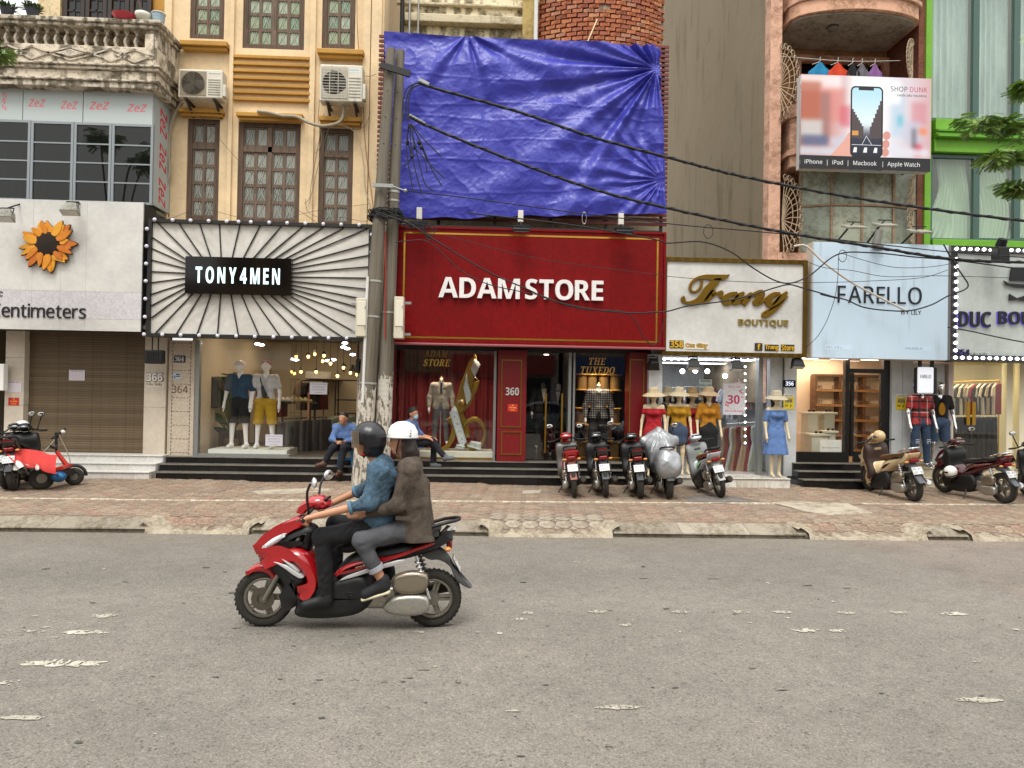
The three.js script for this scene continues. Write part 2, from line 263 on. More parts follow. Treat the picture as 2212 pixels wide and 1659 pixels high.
for(const[u,v,w,h,k]of[[185,1366,100,9,0],[60,1364,90,6,1],[140,1433,195,15,0],[20,1475,60,9,0],[225,1330,64,8,1],[205,1302,20,4,1],[75,1331,14,3,1],[98,1355,20,4,1],[120,1377,18,3,1],[45,1550,130,8,1],[1340,1528,140,8,1],[1110,1536,40,4,1],[2110,1512,150,9,1],[1125,1338,30,5,0],[1080,1368,18,4,0],[1290,1322,56,6,1],[1140,1324,36,6,1],[1350,1350,32,5,0],[1470,1322,44,5,1],[1740,1362,70,8,0],[1810,1363,50,6,0],[1600,1322,46,6,1],[1690,1323,60,6,1],[1830,1324,40,6,1],[1940,1323,50,6,1],[2060,1326,76,6,0],[1245,1214,26,4,1],[1660,1259,14,4,0],[1700,1335,16,3,0],[1620,1345,10,3,0],[960,1347,50,5,1],[1030,1366,20,3,1],[1470,1365,10,3,0],[2195,1360,20,4,1],[2110,1430,20,4,1],[2040,1468,16,3,1],[1800,1300,10,3,0],[910,1366,36,4,1],[940,1440,10,3,1]])F(u,v,w,h,k);
for(let i=0;i<130;i++){const u=rr(0,2212),v=1195+460*rnd()**1.3;fleck(u,v,rr(3,9),rr(1.5,3.2),'paint_fleck',paint[i % 2],0.6);}
for(const[u,v,w,h]of[[445,1226,22,3],[95,1229,14,3],[965,1151,24,4],[1390,1249,30,3],[885,1465,20,3],[330,1461,14,3],[465,1463,22,3],[605,1467,16,3],[690,1469,24,3],[830,1473,20,3],[870,1473,16,3],[990,1475,18,3],[1180,1480,20,3],[1460,1486,20,3],[1410,1485,12,3],[1690,1491,34,3],[1905,1498,18,3],[2120,1503,18,3],[915,1447,34,4],[1625,1443,22,6],[1315,1612,24,5],[1125,1634,26,5],[635,1520,10,6],[170,1604,22,8],[695,1551,20,7],[1745,1265,30,3],[1440,1315,20,3],[270,1257,16,3],[200,1302,18,3],[510,1281,44,6],[510,1356,26,5],[1130,1258,20,3],[960,1235,24,3],[1540,1250,34,3],[1830,1270,24,3]])fleck(u,v,w,h,'tar_spot',rnd()<0.75?tar:rust,0.45);
for(let i=0;i<70;i++)fleck(rr(0,2212),1200+450*rnd(),rr(5,16),rr(1.5,2.6),'tar_spot',tar,0.6);
}
{
const kerb=setting('kerb','dusty concrete kerb with sloping top');
const KM=[0x928979,0x898071,0x9b9282].map((c)=>mat(c,{r:0.92,map:T.dirt,mapM:1.1,bump:T.bump,bumpM:0.35,bs:0.006}));
const stone=(x0,x1,k)=>{
const n=14,prof=[[-0.035,-0.06],[-0.035,0.038],[0.0,0.05],[-0.008,0.064],[-0.05,0.075],[-0.33,0.147],[-0.37,0.15],[-0.37,-0.06]];
const g=sheetGrid(n,prof.length - 1,(s,t)=>{const[dz,y]=prof[Math.round(t*(prof.length - 1))],x=lerp(x0,x1,s),e=(fbm(x*0.3,t+2,8,3,121)- 0.5);return[x,y+(y>0?e*0.012:0),ZK+dz+e*0.014,x,dz+y];});
g.index.array.reverse();g.computeVertexNormals();
const cap=(x,s)=>{const c=new THREE.ShapeGeometry(shapeOf(prof.map(([a,b])=>[a,b])));c.rotateY(-Math.PI / 2);c.scale(1,1,1);c.translate(x,0,ZK);return c;};
part(kerb,'kerb_stone',creased(mg([g,cap(x0),cap(x1)]),0.7),k);
};
const xs=[-16,...RAMPS.flat(),16];
for(let i=0;i<xs.length;i+=2){let a=xs[i];const b=xs[i+1];let q=0;while(a<b - 0.05){const e=b - a<1.4?b:a+1.0;stone(a+0.003,e - 0.003,KM[(i+q++)% 3]);a=e;}}
}
{
const pave=setting('pavement','pavement of worn pinkish octagonal tiles');
// mortar bed under the tiles
const bed=sheetGrid(420,90,(s,t)=>{const x=lerp(-17,17,s),z=lerp(ZK - 0.03,-15.9,t);return[x,paveY(x,z)- 0.012 -(RAMPS.some(([a,b])=>x>a - 0.02&&x<b+0.02)?0:1)*sstep(-11.0,-10.9,z)*0.14,z,x,z];});
part(pave,'mortar_bed',bed,mat(0x8a7a6a,{r:0.95,map:T.dirt,mapM:1.3,bump:T.bump,bumpM:0.3,bs:0.006}));
const tones=[0x98846f,0x907e6c,0x9d8b78,0x8d7a69,0x957b6a,0x938474,0x887868].map((c)=>mat(c,{r:0.9,map:T.dirt,mapM:0.9,bump:T.bump,bumpM:0.2,bs:0.003}));
const greys=[0x988c7c,0xa09585,0x8e8273].map((c)=>mat(c,{r:0.92,map:T.dirt,mapM:0.6,bump:T.bump,bumpM:0.2,bs:0.004}));
const oct=(()=>{const a=0.121,c=0.036,q=[[-a,-a+c*2],[-a+c*2,-a],[a - c*2,-a],[a,-a+c*2],[a,a - c*2],[a - c*2,a],[-a+c*2,a],[-a,a - c*2]].map(([x,y])=>[x,y]);const g=extr(shapeOf(q),0.03,0.004,1);g.rotateX(-Math.PI / 2);g.translate(0,-0.03,0);return g;})();
const dia=(()=>{const c=0.066,g=extr(shapeOf([[-c,0],[0,-c],[c,0],[0,c]]),0.03,0.003,1);g.rotateX(-Math.PI / 2);g.translate(0,-0.03,0);return g;})();
const pit=0.25,cand=[],small=[];
const LINE=-12.72,slabs=[[G(1700,1115,0.16),0.95],[G(1790,1105,0.16),0.9]];
const onSlab=(x,z)=>x>4.55&&x<7.2&&z<-11.85 -(x - 4.55)*0.1&&z>-12.75 -(x - 4.55)*0.02&&(x - 4.55)*0.5>(-11.85 - z)- 1.1&&(7.25 - x)>(-11.85 - z)*0.9 - 0.3;
const darkPatch=(x,z)=>x>5.0*0.86 - 0.35&&x<6.2&&z<-13.0&&z>-13.55;
for(let iz=0;iz<20;iz++)for(let ix=-66;ix<=66;ix++){
let x=ix*pit+0.02*iz,z=ZK - 0.16 - iz*pit;const rp=inRamp(x);
if(z>-11.06&&rp<0.55)continue;
if(z<-15.6)continue;
for(const[dx,dz,list]of[[0,0,cand],[pit / 2,pit / 2,small]]){
const X=x+dx,Z=z+dz;if((Math.abs(Z - LINE)<0.1&&list===cand&&false)||onSlab(X,Z))continue;
if(list===small&&Z>-11.06&&rp<0.8)continue;
if(rp>0.3&&Z>-10.82&&rnd()<0.75)continue;
const h=0.03,m=new THREE.Matrix4(),n=V(-(paveY(X+h,Z)- paveY(X - h,Z))/(2*h)+rr(-0.022,0.022),1,-(paveY(X,Z+h)- paveY(X,Z - h))/(2*h)+rr(-0.022,0.022)).normalize();
m.makeRotationFromQuaternion(new THREE.Quaternion().setFromUnitVectors(V(0,1,0),n));m.setPosition(X,paveY(X,Z)+rr(-0.005,0.004),Z);
list.push({m,d:Math.hypot(X*0.8,Z),v:Math.abs(X / Z)<0.76,t:rp>0.5&&Z>-11.5&&X>-1&&X<3?greys[Math.floor(rnd()*3)]:tones[Math.floor(rnd()*7)]});
}
}
cand.sort((a,b)=>b.v - a.v||a.d - b.d);
cand.slice(0,300).forEach((c)=>{const o=part(pave,'paving_tile',oct,c.t);o.applyMatrix4(c.m);});
const bulk=(name,list,g)=>{const by=new Map();for(const c of list){if(!by.has(c.t))by.set(c.t,[]);by.get(c.t).push(g.clone().applyMatrix4(c.m));}for(const[t,l]of by)part(pave,name,mg(l),t).userData.kind='stuff';};
bulk('paving_tiles',cand.slice(300),oct);bulk('corner_tiles',small,dia);
// pale line of narrow tiles, broken where the concrete slab lies
const lm=[0xd6cdb8,0xcbc1ab,0xdcd4c1].map((c)=>mat(c,{r:0.85,map:T.dirt,mapM:0.8}));
const l0=G(0,1077,0.17),l1=G(2212,1092,0.17),gap0=G(1655,1090,0.17).x,gap1=G(1828,1090,0.17).x;
for(let x=-14;x<14;x+=0.4){const z=lerp(l0.z,l1.z,(x - l0.x)/(l1.x - l0.x));if(x+0.2>gap0&&x<gap1||Math.abs(x)>10.5)continue;const g=rbox(0,0,0,0.392,0.03,0.048,0.004,1);const o=part(pave,'line_tile',g,lm[Math.floor(rnd()*3)]);o.position.set(x+0.2,paveY(x+0.2,z)- 0.004+rr(-0.002,0.003),z+rr(-0.006,0.006));}
// mended places: cement slabs, cement lips along the ramps, a dark asphalt patch
const cem=mat(0xaba190,{r:0.95,map:T.dirt,mapM:1.4,bump:T.bump,bumpM:0.4,bs:0.006}),cem2=mat(0xa39885,{r:0.95,map:T.dirt,mapM:0.7,bump:T.bump,bumpM:0.25,bs:0.008});
const poly=(name,pix,y,m,th=0.02)=>{const q=pix.map(([u,v])=>{const a=G(u,v,y);return[a.x,-a.z];}),dense=[];q.forEach((a,i)=>{const b=q[(i+1)% q.length],n=Math.max(2,Math.ceil(Math.hypot(b[0]- a[0],b[1]- a[1])/ 0.07));for(let k=0;k<n;k++)dense.push([lerp(a[0],b[0],k / n)+(k?rr(-0.02,0.02):0),lerp(a[1],b[1],k / n)+(k?rr(-0.02,0.02):0)]);});const g=extr(shapeOf(dense),th,0.004,1);g.rotateX(-Math.PI / 2);const pp=g.attributes.position;for(let i=0;i<pp.count;i++)pp.setY(i,pp.getY(i)- th+0.009+paveY(pp.getX(i),pp.getZ(i)));g.computeVertexNormals();part(pave,name,creased(mUV(g),0.6),m);};
poly('cement_slab',[[1668,1087],[1712,1084],[1830,1089],[1885,1108],[1790,1112],[1735,1104]],0.17,cem);
poly('cement_slab',[[1130,1057],[1170,1055],[1166,1062],[1128,1063]],0.2,cem);
poly('cement_slab',[[545,1058],[600,1054],[680,1052],[720,1056],[690,1061],[560,1065]],0.2,cem);
poly('asphalt_patch',[[1475,1074],[1510,1070],[1590,1072],[1640,1083],[1560,1088],[1490,1084]],0.18,mat(0x77706a,{r:0.95,map:T.dirt,mapM:0.6,bump:T.fine,bumpM:0.4,bs:0.006}),0.015);
for(const[a,b]of RAMPS){ // cement lip where the tiles end, with a ragged edge
for(const side of[0,1,2]){
const n=36,g=sheetGrid(n,5,(s,t)=>{
const x=side===2?lerp(a+0.02,b - 0.02,s):lerp(0,0.9,s),rag=fbm(s*1.7+a,side+3,8,4,131);
if(side===2){const z=ZK+0.08 - t*(0.13+0.38*sstep(0.35,0.75,rag));return[x,t===0?-0.03:paveY(x,Math.min(z,ZK))+0.008 -(t===1?0.03:0),z];}
const X=(side?b:a)+(side?-1:1)*(t*(0.1+0.2*rag)- 0.12),z=ZK - 0.02 - s*(0.42+0.1*rag);return[X,paveY(X,z)+0.014 -(t===0||t===1?0.03:0),z];
});
if(side!==1)g.index.array.reverse();else 0;if(side===2)g.index.array.reverse();
g.computeVertexNormals();part(pave,'cement_lip',mUV(g),cem2);
}
}
part(pave,'subsoil',bx(-17,-0.4,-16.2,17,-0.025,ZK+0.03),M.concrete);
for(const[a,b]of RAMPS)for(const[x,s]of[[a,1],[b,-1]])part(pave,'cement_lump',body([[[x+s*0.0,0.03,ZK - 0.14],0.1,[x+s*0.04,0.06,ZK - 0.34],0.1],[[x+s*0.1,0.0,ZK - 0.1],0.07,[x+s*0.16,0.03,ZK - 0.34],0.08]],0.022,0.06,(m,X,Y,Z)=>m+0.016*n3(X*14,Y*14,Z*14,5)),cem2);
}
// ---------------------------------------------------------------- building helpers
function wall(parent,name,r,z0,z1,m,holes=[]){
const s=shapeOf([[r.x0,r.y0],[r.x1,r.y0],[r.x1,r.y1],[r.x0,r.y1]]);
for(const h of holes)s.holes.push(new THREE.Path([[h.x0,h.y0],[h.x0,h.y1],[h.x1,h.y1],[h.x1,h.y0]].map((p)=>new THREE.Vector2(...p))));
const g=new THREE.ExtrudeGeometry(s,{depth:Math.abs(z0 - z1),bevelEnabled:false});g.translate(0,0,z1);
return part(parent,name,mUV(g),m);
}
const R2=(x0,y0,x1,y1)=>({x0,x1,y0,y1,x:(x0+x1)/ 2,y:(y0+y1)/ 2,w:x1 - x0,h:y1 - y0});
const inset=(r,a,b=a)=>R2(r.x0+a,r.y0+b,r.x1 - a,r.y1 - b);
const frame4=(r,t,z0,z1)=>mg([bx(r.x0,r.y0,z0,r.x0+t,r.y1,z1),bx(r.x1 - t,r.y0,z0,r.x1,r.y1,z1),bx(r.x0+t,r.y0,z0,r.x1 - t,r.y0+t,z1),bx(r.x0+t,r.y1 - t,z0,r.x1 - t,r.y1,z1)]);
function room(parent,x0,x1,y0,y1,zf,zb,o){
part(parent,'shop_floor',bx(x0,y0 - 0.1,zf,x1,y0,zb),o.floor);part(parent,'shop_ceiling',bx(x0,y1,zf,x1,y1+0.1,zb),o.ceil??o.wall);
part(parent,'shop_side_wall',bx(x0 - 0.08,y0,zf,x0,y1,zb),o.side??o.wall);part(parent,'shop_side_wall',bx(x1,y0,zf,x1+0.08,y1,zb),o.side??o.wall);
part(parent,'shop_back_wall',bx(x0 - 0.08,y0,zb,x1+0.08,y1,zb - 0.1),o.wall);
}
function steps(parent,levels,tileW,ms,lipM,z0=-15.95){
levels.forEach(([x0,x1,y1,zf],i)=>{
const yb=i<levels.length - 1?levels[i+1][2]:0.1,back=i?levels[i - 1][3]:z0;
const st=part(parent,'step',bx(x0,0.05,zf - 0.012,x1,y1 - 0.02,back - 0.02),ms[0]);
part(st,'tread_slab',rbox((x0+x1)/ 2,y1 - 0.01,(zf+back)/ 2+0.012,x1 - x0+0.01,0.024,Math.abs(zf - back)+0.03,0.008),lipM);
const n=Math.max(1,Math.round((x1 - x0)/ tileW)),off=(i % 2)*0.37;
for(let k=0,x=x0;x<x1 - 0.01;k++){const e=Math.min(x1,x0+(k+1 - off)*tileW);if(e - x>0.02)part(st,'riser_tile',rbox((x+e)/ 2,(yb+y1 - 0.024)/ 2,zf - 0.004,e - x - 0.004,y1 - 0.026 - yb - 0.002,0.018,0.003,1),ms[k % ms.length]);x=e;}
});
}
function areaLamp(x,y,z,w,h,color,k,dir=V(0,-1,0)){
const l=new THREE.RectAreaLight(C(color),k,w,h);l.position.set(x,y,z);l.lookAt(x+dir.x,y+dir.y,z+dir.z);scene.add(l);return l;
}
const SIGN_Z=-15.1;
// ---------------------------------------------------------------- the house with the balcony, white sign and roller shutter
const ochre=mat(0xc2903c,{r:0.75,map:T.plaster,mapM:2,bump:T.bump,bumpM:0.6,bs:0.003}),cream=mat(0xf4d8ac,{r:0.85,map:T.plaster,mapM:3.1,bump:T.bump,bumpM:0.8,bs:0.003});
{
const h=thing('balcony_house','weathered house with stone balustrade above a closed roller shutter','house');
const stone=mat(0xc4b8a6,{r:0.9,map:T.moss,mapM:[1.7,1.1],bump:T.bump,bumpM:0.4,bs:0.005}),pale=mat(0xd6c8b2,{r:0.9,map:T.moss,mapM:[3.1,2.3],bump:T.bump,bumpM:0.5,bs:0.004});
const XR=P(340,120,-15.2).x,XL=XR - 5.2,Y=(v,z=-15.2)=>P(170,v,z).y;
const zf=-15.2,zb=-16.25;
const course=(name,v0,v1,pr,m=stone)=>part(h,name,rbox((XL+XR+pr)/ 2,(Y(v0)+Y(v1))/ 2,(zf+pr+zb)/ 2,XR - XL+pr,Y(v0)- Y(v1),Math.abs(zb - zf - pr),0.018),m);
course('handrail',40,49,0.08);course('rail_moulding',49,57,0.035);
course('parapet_panel',97,138,0,pale);course('cornice',138,143,0.09);course('cornice',143,150,0.05);course('frieze',150,170,-0.01,pale);course('cornice',170,175,0.06);course('cornice',175,188,0.02);
// turned balusters
const yb=Y(98),yt=Y(56),H=yt - yb,bal=lathe([[0.001,0],[0.055,0],[0.055,0.05],[0.035,0.07],[0.05,0.12],[0.066,0.18],[0.055,0.25],[0.03,0.33],[0.03,0.36],[0.04,0.39],[0.03,0.43],[0.055,0.45],[0.055,0.5],[0.001,0.5]].map(([a,b])=>[a,b / 0.5*H]),12);
for(let i=0;i<17;i++){const o=part(h,'baluster',bal,stone);o.position.set(P(297 - i*21.5,77,-15.35).x,yb,-15.32);}
part(h,'balcony_post',bx(P(314,75,zf).x,Y(97),zf - 0.03,XR - 0.02,Y(57),zb),stone);
part(h,'post_panel',rbox(P(323,95,zf).x,Y(96),zf+0.008,0.17,0.5,0.03,0.008),pale);
// raised lozenges on the parapet
const loz=(u,wd)=>{const c=P(u,117,zf),hw=wd*0.5,o=(a,b)=>[[-a,0],[0,-b],[a,0],[0,b]];const s=shapeOf(o(hw,0.15));s.holes.push(new THREE.Path(o(hw - 0.09,0.105).map((p)=>new THREE.Vector2(...p))));const g=extr(s,0.03,0.006,1);g.translate(c.x,Y(117),zf);return g;};
for(const[u,k]of[[153,1],[15,0],[70,0],[240,0],[292,0]])part(h,'lozenge_moulding',k?mg([loz(u,1.0),extr(shapeOf([[-0.32,0],[0,-0.085],[0.32,0],[0,0.085]]),0.05,0.02,1).translate(P(u,117,zf).x,Y(117),zf)]):loz(u,0.78),stone);
// terrace wall and dark glazed doors behind the balustrade
part(h,'terrace_wall',bx(P(120,60,-17.6).x,Y(120),-17.6,XR+0.12,Y(-60)+1.2,-17.8),ochre);
const dm=mat(0x3b2a22,{r:0.5,map:T.wood,mapM:[0.3,1.4]}),dg=mat(0x1d2426,{r:0.1});
for(let i=0;i<4;i++){
const r=rect(136+i*48,-60,182+i*48,128,-17.5),d=part(h,'terrace_door',frame4(r,0.09,-17.5,-17.58),dm);
for(let a=0;a<2;a++)for(let b=0;b<7;b++){const w=(r.w - 0.2)/ 2,hh=(r.h - 0.2)/ 7;part(d,'pane',box(r.x0+0.1+w*(a+0.5),r.y0+0.1+hh*(b+0.5),-17.55,w - 0.04,hh - 0.045,0.01),dg);}
part(d,'muntin',mg([box(r.x,r.y,-17.535,0.04,r.h - 0.18,0.03),...[1,2,3,4,5,6].map((k)=>box(r.x,r.y0+0.1+(r.h - 0.2)/ 7*k,-17.533,r.w - 0.18,0.045,0.026))]),dm);
}
part(h,'terrace_pier',bx(P(85,60,-17.55).x,Y(125),-17.45,P(134,60,-17.55).x,Y(-60)+1.2,-17.9),mat(0xd8c39a,{r:0.85,map:T.dirt,mapM:2}));
part(h,'terrace_slab',bx(XL,Y(150),-16.25,XR,Y(140),-18.2),stone);
// glazed bay with new wall boards
const zbay=-15.42,xR=P(330,310,zbay).x,board=mat(0xb4bab8,{r:0.5,map:T.grain,mapM:1.2}),alu=mat(0x8f9598,{r:0.4,m:0.35}),rb=(u0,v0,u1,v1,z=zbay)=>rect(u0,v0,u1,v1,z);
const zez=(flip)=>cv(512,256,(x,w,hh)=>{x.fillStyle='#b4bcba';x.fillRect(0,0,w,hh);x.fillStyle='rgba(226,96,104,0.75)';x.font='italic bold 84px sans-serif';if(flip){x.translate(w / 2,hh / 2);x.rotate(Math.PI / 2);x.fillText('ZeZ',-90,30);}else{x.fillText('ZeZ',40,150);x.fillText('ZeZ',320,158);x.font='10px sans-serif';x.fillText('— — —— — —— — — ——',30,20);x.fillText('— — —— — —— — — ——',30,246);}});
const zt=printMat(zez(false),{r:0.55}),zt2=printMat(zez(true),{r:0.55});
const boards=[[[-30,186,49,259],zt2],[[50,190,179,262],zt],[[180,196,330,268],zt]];
for(const[b,m]of boards){const r=rb(...b),g=new THREE.BoxGeometry(r.w - 0.006,r.h,0.03);g.translate(r.x,r.y,zbay - 0.015);part(h,'wall_board',g,m);}
part(h,'side_board',bx(xR - 0.03,P(330,440,zbay).y,zbay - 0.032,xR,P(330,192,zbay).y,-16.28),board);
const sideZ=cv(256,1024,(x,w,hh)=>{x.fillStyle='#a9b0ae';x.fillRect(0,0,w,hh);x.fillStyle='#c23238';x.font='italic bold 150px sans-serif';for(let i=0;i<3;i++){x.save();x.translate(90,240+i*330);x.rotate(Math.PI / 2);x.fillText('ZeZ',-150,0);x.restore();}});
{const g=new THREE.PlaneGeometry(0.8,P(330,192,zbay).y - P(330,440,zbay).y - 0.1);g.rotateY(Math.PI / 2);g.translate(xR+0.002,P(330,316,zbay).y,-15.86);part(h,'board_print',g,printMat(sideZ));}
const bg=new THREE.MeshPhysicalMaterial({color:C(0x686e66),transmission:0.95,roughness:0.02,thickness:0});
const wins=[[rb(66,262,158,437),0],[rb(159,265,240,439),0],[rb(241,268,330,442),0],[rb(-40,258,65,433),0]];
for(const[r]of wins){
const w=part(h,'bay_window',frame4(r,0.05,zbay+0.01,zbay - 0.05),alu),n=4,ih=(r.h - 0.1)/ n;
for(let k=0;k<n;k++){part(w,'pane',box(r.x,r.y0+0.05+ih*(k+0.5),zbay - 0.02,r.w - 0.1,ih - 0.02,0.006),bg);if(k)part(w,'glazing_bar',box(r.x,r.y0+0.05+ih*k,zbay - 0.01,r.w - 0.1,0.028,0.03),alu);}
}
part(h,'bay_room_wall',mg([bx(XL - 1,P(160,442,zbay).y,-19.5,xR,P(160,190,zbay).y,-19.6),bx(xR - 0.06,P(160,442,zbay).y,-16.28,xR,P(160,190,zbay).y,-19.55),bx(XL - 1,P(160,447,zbay).y,zbay - 0.06,xR - 0.04,P(160,441,zbay).y,-19.55),bx(XL - 1,P(160,200,zbay).y,zbay - 0.04,xR - 0.04,P(160,196,zbay).y,-19.55)]),mat(0x8c8474,{r:0.9,map:T.plaster,mapM:2}));
part(h,'bay_curtain',sheetGrid(40,2,(s,t)=>[P(-40,350,-16.1).x+s*1.35,P(160,lerp(440,265,t),zbay).y,-16.6+0.05*Math.sin(s*50)]),mat(0xd5d6d0,{r:0.9,side:DS}));
// ground floor: pillars, shutter, white steps
const tileM=mat(0xd6c9b6,{r:0.4,map:T.plaster,mapM:1.8}),zg=-15.75,floorY=P(180,981,-15.6).y,topY=P(180,715,zg).y;
for(const[u0,u1]of[[10,51],[311,358]]){const x0=P(u0,850,zg).x,x1=P(u1,850,zg).x;for(let k=0;k<3;k++){const a=lerp(floorY,topY+0.4,k / 3),b=lerp(floorY,topY+0.4,(k+1)/ 3);part(h,'pillar_tile',rbox((x0+x1)/ 2,(a+b)/ 2,zg - 0.1,x1 - x0,b - a - 0.004,0.2,0.004,1),tileM);}}
const sr=rect(50,712,313,981,zg - 0.14),sh=part(h,'roller_shutter',bx(sr.x0,sr.y0,zg - 0.2,sr.x1,sr.y1+0.2,zg - 0.24),mat(0x5a4a38,{r:0.7}));
const slm=[0x6e5d46,0x665640,0x74634c].map((c)=>mat(c,{r:0.55,m:0.1,map:T.streak,mapM:[0.7,0.9]})),nS=52,sl=(()=>{const g=new THREE.CylinderGeometry(0.034,0.034,sr.w - 0.02,10,1,false,-1.2,2.4);g.rotateZ(Math.PI / 2);g.rotateX(Math.PI);g.scale(1,1,1);return g;})();
for(let k=0;k<nS;k++){const hh=sr.h / nS,g=rbox(0,0,0,sr.w - 0.02,hh*0.97,0.024,0.011,2);if(k===0)sh.userData.g=1;const o=part(sh,'shutter_slat',k===0?(sh.userData.geo0=0,g):g,slm[Math.floor(rnd()*3)]);o.position.set(sr.x,sr.y0+hh*(k+0.5),zg - 0.185+(k>46?0.02:0));}
delete sh.userData.g;delete sh.userData.geo0;
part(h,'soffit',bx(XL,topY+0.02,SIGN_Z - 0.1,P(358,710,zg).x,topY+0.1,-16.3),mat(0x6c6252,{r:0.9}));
const wt=[0xe2dfd8,0xdcd8cf].map((c)=>mat(c,{r:0.35,map:T.grain,mapM:0.6})),hy=(floorY - 0.2)/ 3;
steps(h,[[XL - 1,P(350,990,-15.5).x,floorY,-15.55],[XL - 1,P(335,1012,-15.25).x,floorY - hy,-15.28],[XL - 1,P(321,1035,-15).x,floorY - hy*2,-15.02]],0.6,wt,wt[0]);
{const a=P(-60,850,zg).x,b=P(9,850,zg).x,m=mat(0xa89c88,{r:0.8,map:T.plaster,mapM:2});part(h,'passage_wall',bx(b - 0.06,floorY,zg - 0.2,b,topY+0.3,-21),m);part(h,'passage_wall',bx(a - 0.06,floorY,zg - 0.2,a,topY+0.3,-21),m);part(h,'passage_end',bx(a,floorY,-21,b,topY+0.3,-21.1),m);part(h,'passage_ceiling',bx(a,topY+0.3,zg - 0.1,b,topY+0.4,-21.1),m);part(h,'passage_floor',bx(a,floorY - 0.1,zg - 0.2,b,floorY,-21.1),M.concrete);}
// notices, numbers
const notice=(lines,bg,fg,w=256,hh=180)=>printMat(cv(w,hh,(x)=>{x.fillStyle=bg;x.fillRect(0,0,w,hh);x.fillStyle=fg;x.textAlign='center';lines.forEach(([s,f],i)=>{x.font=f;vtext(x,s,w / 2,(i+0.8)*hh /(lines.length+0.3));});}),{r:0.8});
globalThis.notice=notice;
const nt=notice([['THÔNG BÁO','bold 34px serif'],['— ——— — ———— ——','18px serif'],['——— — —— ———','18px serif'],['—— ——— —— — ——','18px serif'],['— ——— ————','18px serif']],'#cfc6cc','#5d4a5e');
for(const[u0,v0,u1,v1,z]of[[149,799,183,822,zg - 0.162],[14,824,46,847,zg+0.004]])part(h,'paper_notice',slab(rect(u0,v0,u1,v1,z),z,z - 0.003).clone()&&(()=>{const r=rect(u0,v0,u1,v1,z),g=new THREE.BoxGeometry(r.w,r.h,0.004);g.translate(r.x,r.y,z);return g;})(),nt);
{const r=rect(18,859,41,876,zg+0.004),g=new THREE.BoxGeometry(r.w,r.h,0.004);g.translate(r.x,r.y,r.z);part(h,'red_sticker',g,notice([['LÀ','bold 40px sans-serif'],['GIA ĐÌNH','bold 40px sans-serif'],['VĂN HÓA','bold 30px sans-serif']],'#b5221c','#e8b64a'));}
{const r=rect(317,806,352,824,zg);letters(h,'366',font.bold,R2(r.x0 - 0.012,r.y0 - 0.012,r.x1+0.012,r.y1+0.012),zg+0.001,0.012,M.black,{gap:0.06});letters(h,'366',font.bold,r,zg+0.012,0.012,mat(0xd8d4cc,{r:0.4}),{gap:0.1});const r2=rect(316,824,354,836,zg),g=plane(r2,zg+0.004);part(h,'street_name',g,new THREE.MeshStandardMaterial({map:cv(256,80,(x)=>{x.fillStyle='#cfc2ae';x.fillRect(0,0,256,80);x.fillStyle='#221c18';x.font='bold 54px sans-serif';vtext(x,'Cầu Giấy',4,58);}),roughness:0.5}));}
{for(const u of[345,352,320])0;const r=rect(312,804,353,826,zg);}
// power meter box at the edge
part(h,'meter_box',rbox(P(2,815,-15.6).x,P(2,815,-15.6).y,-15.6,0.2,0.55,0.15,0.02),M.plasticWhite);
}
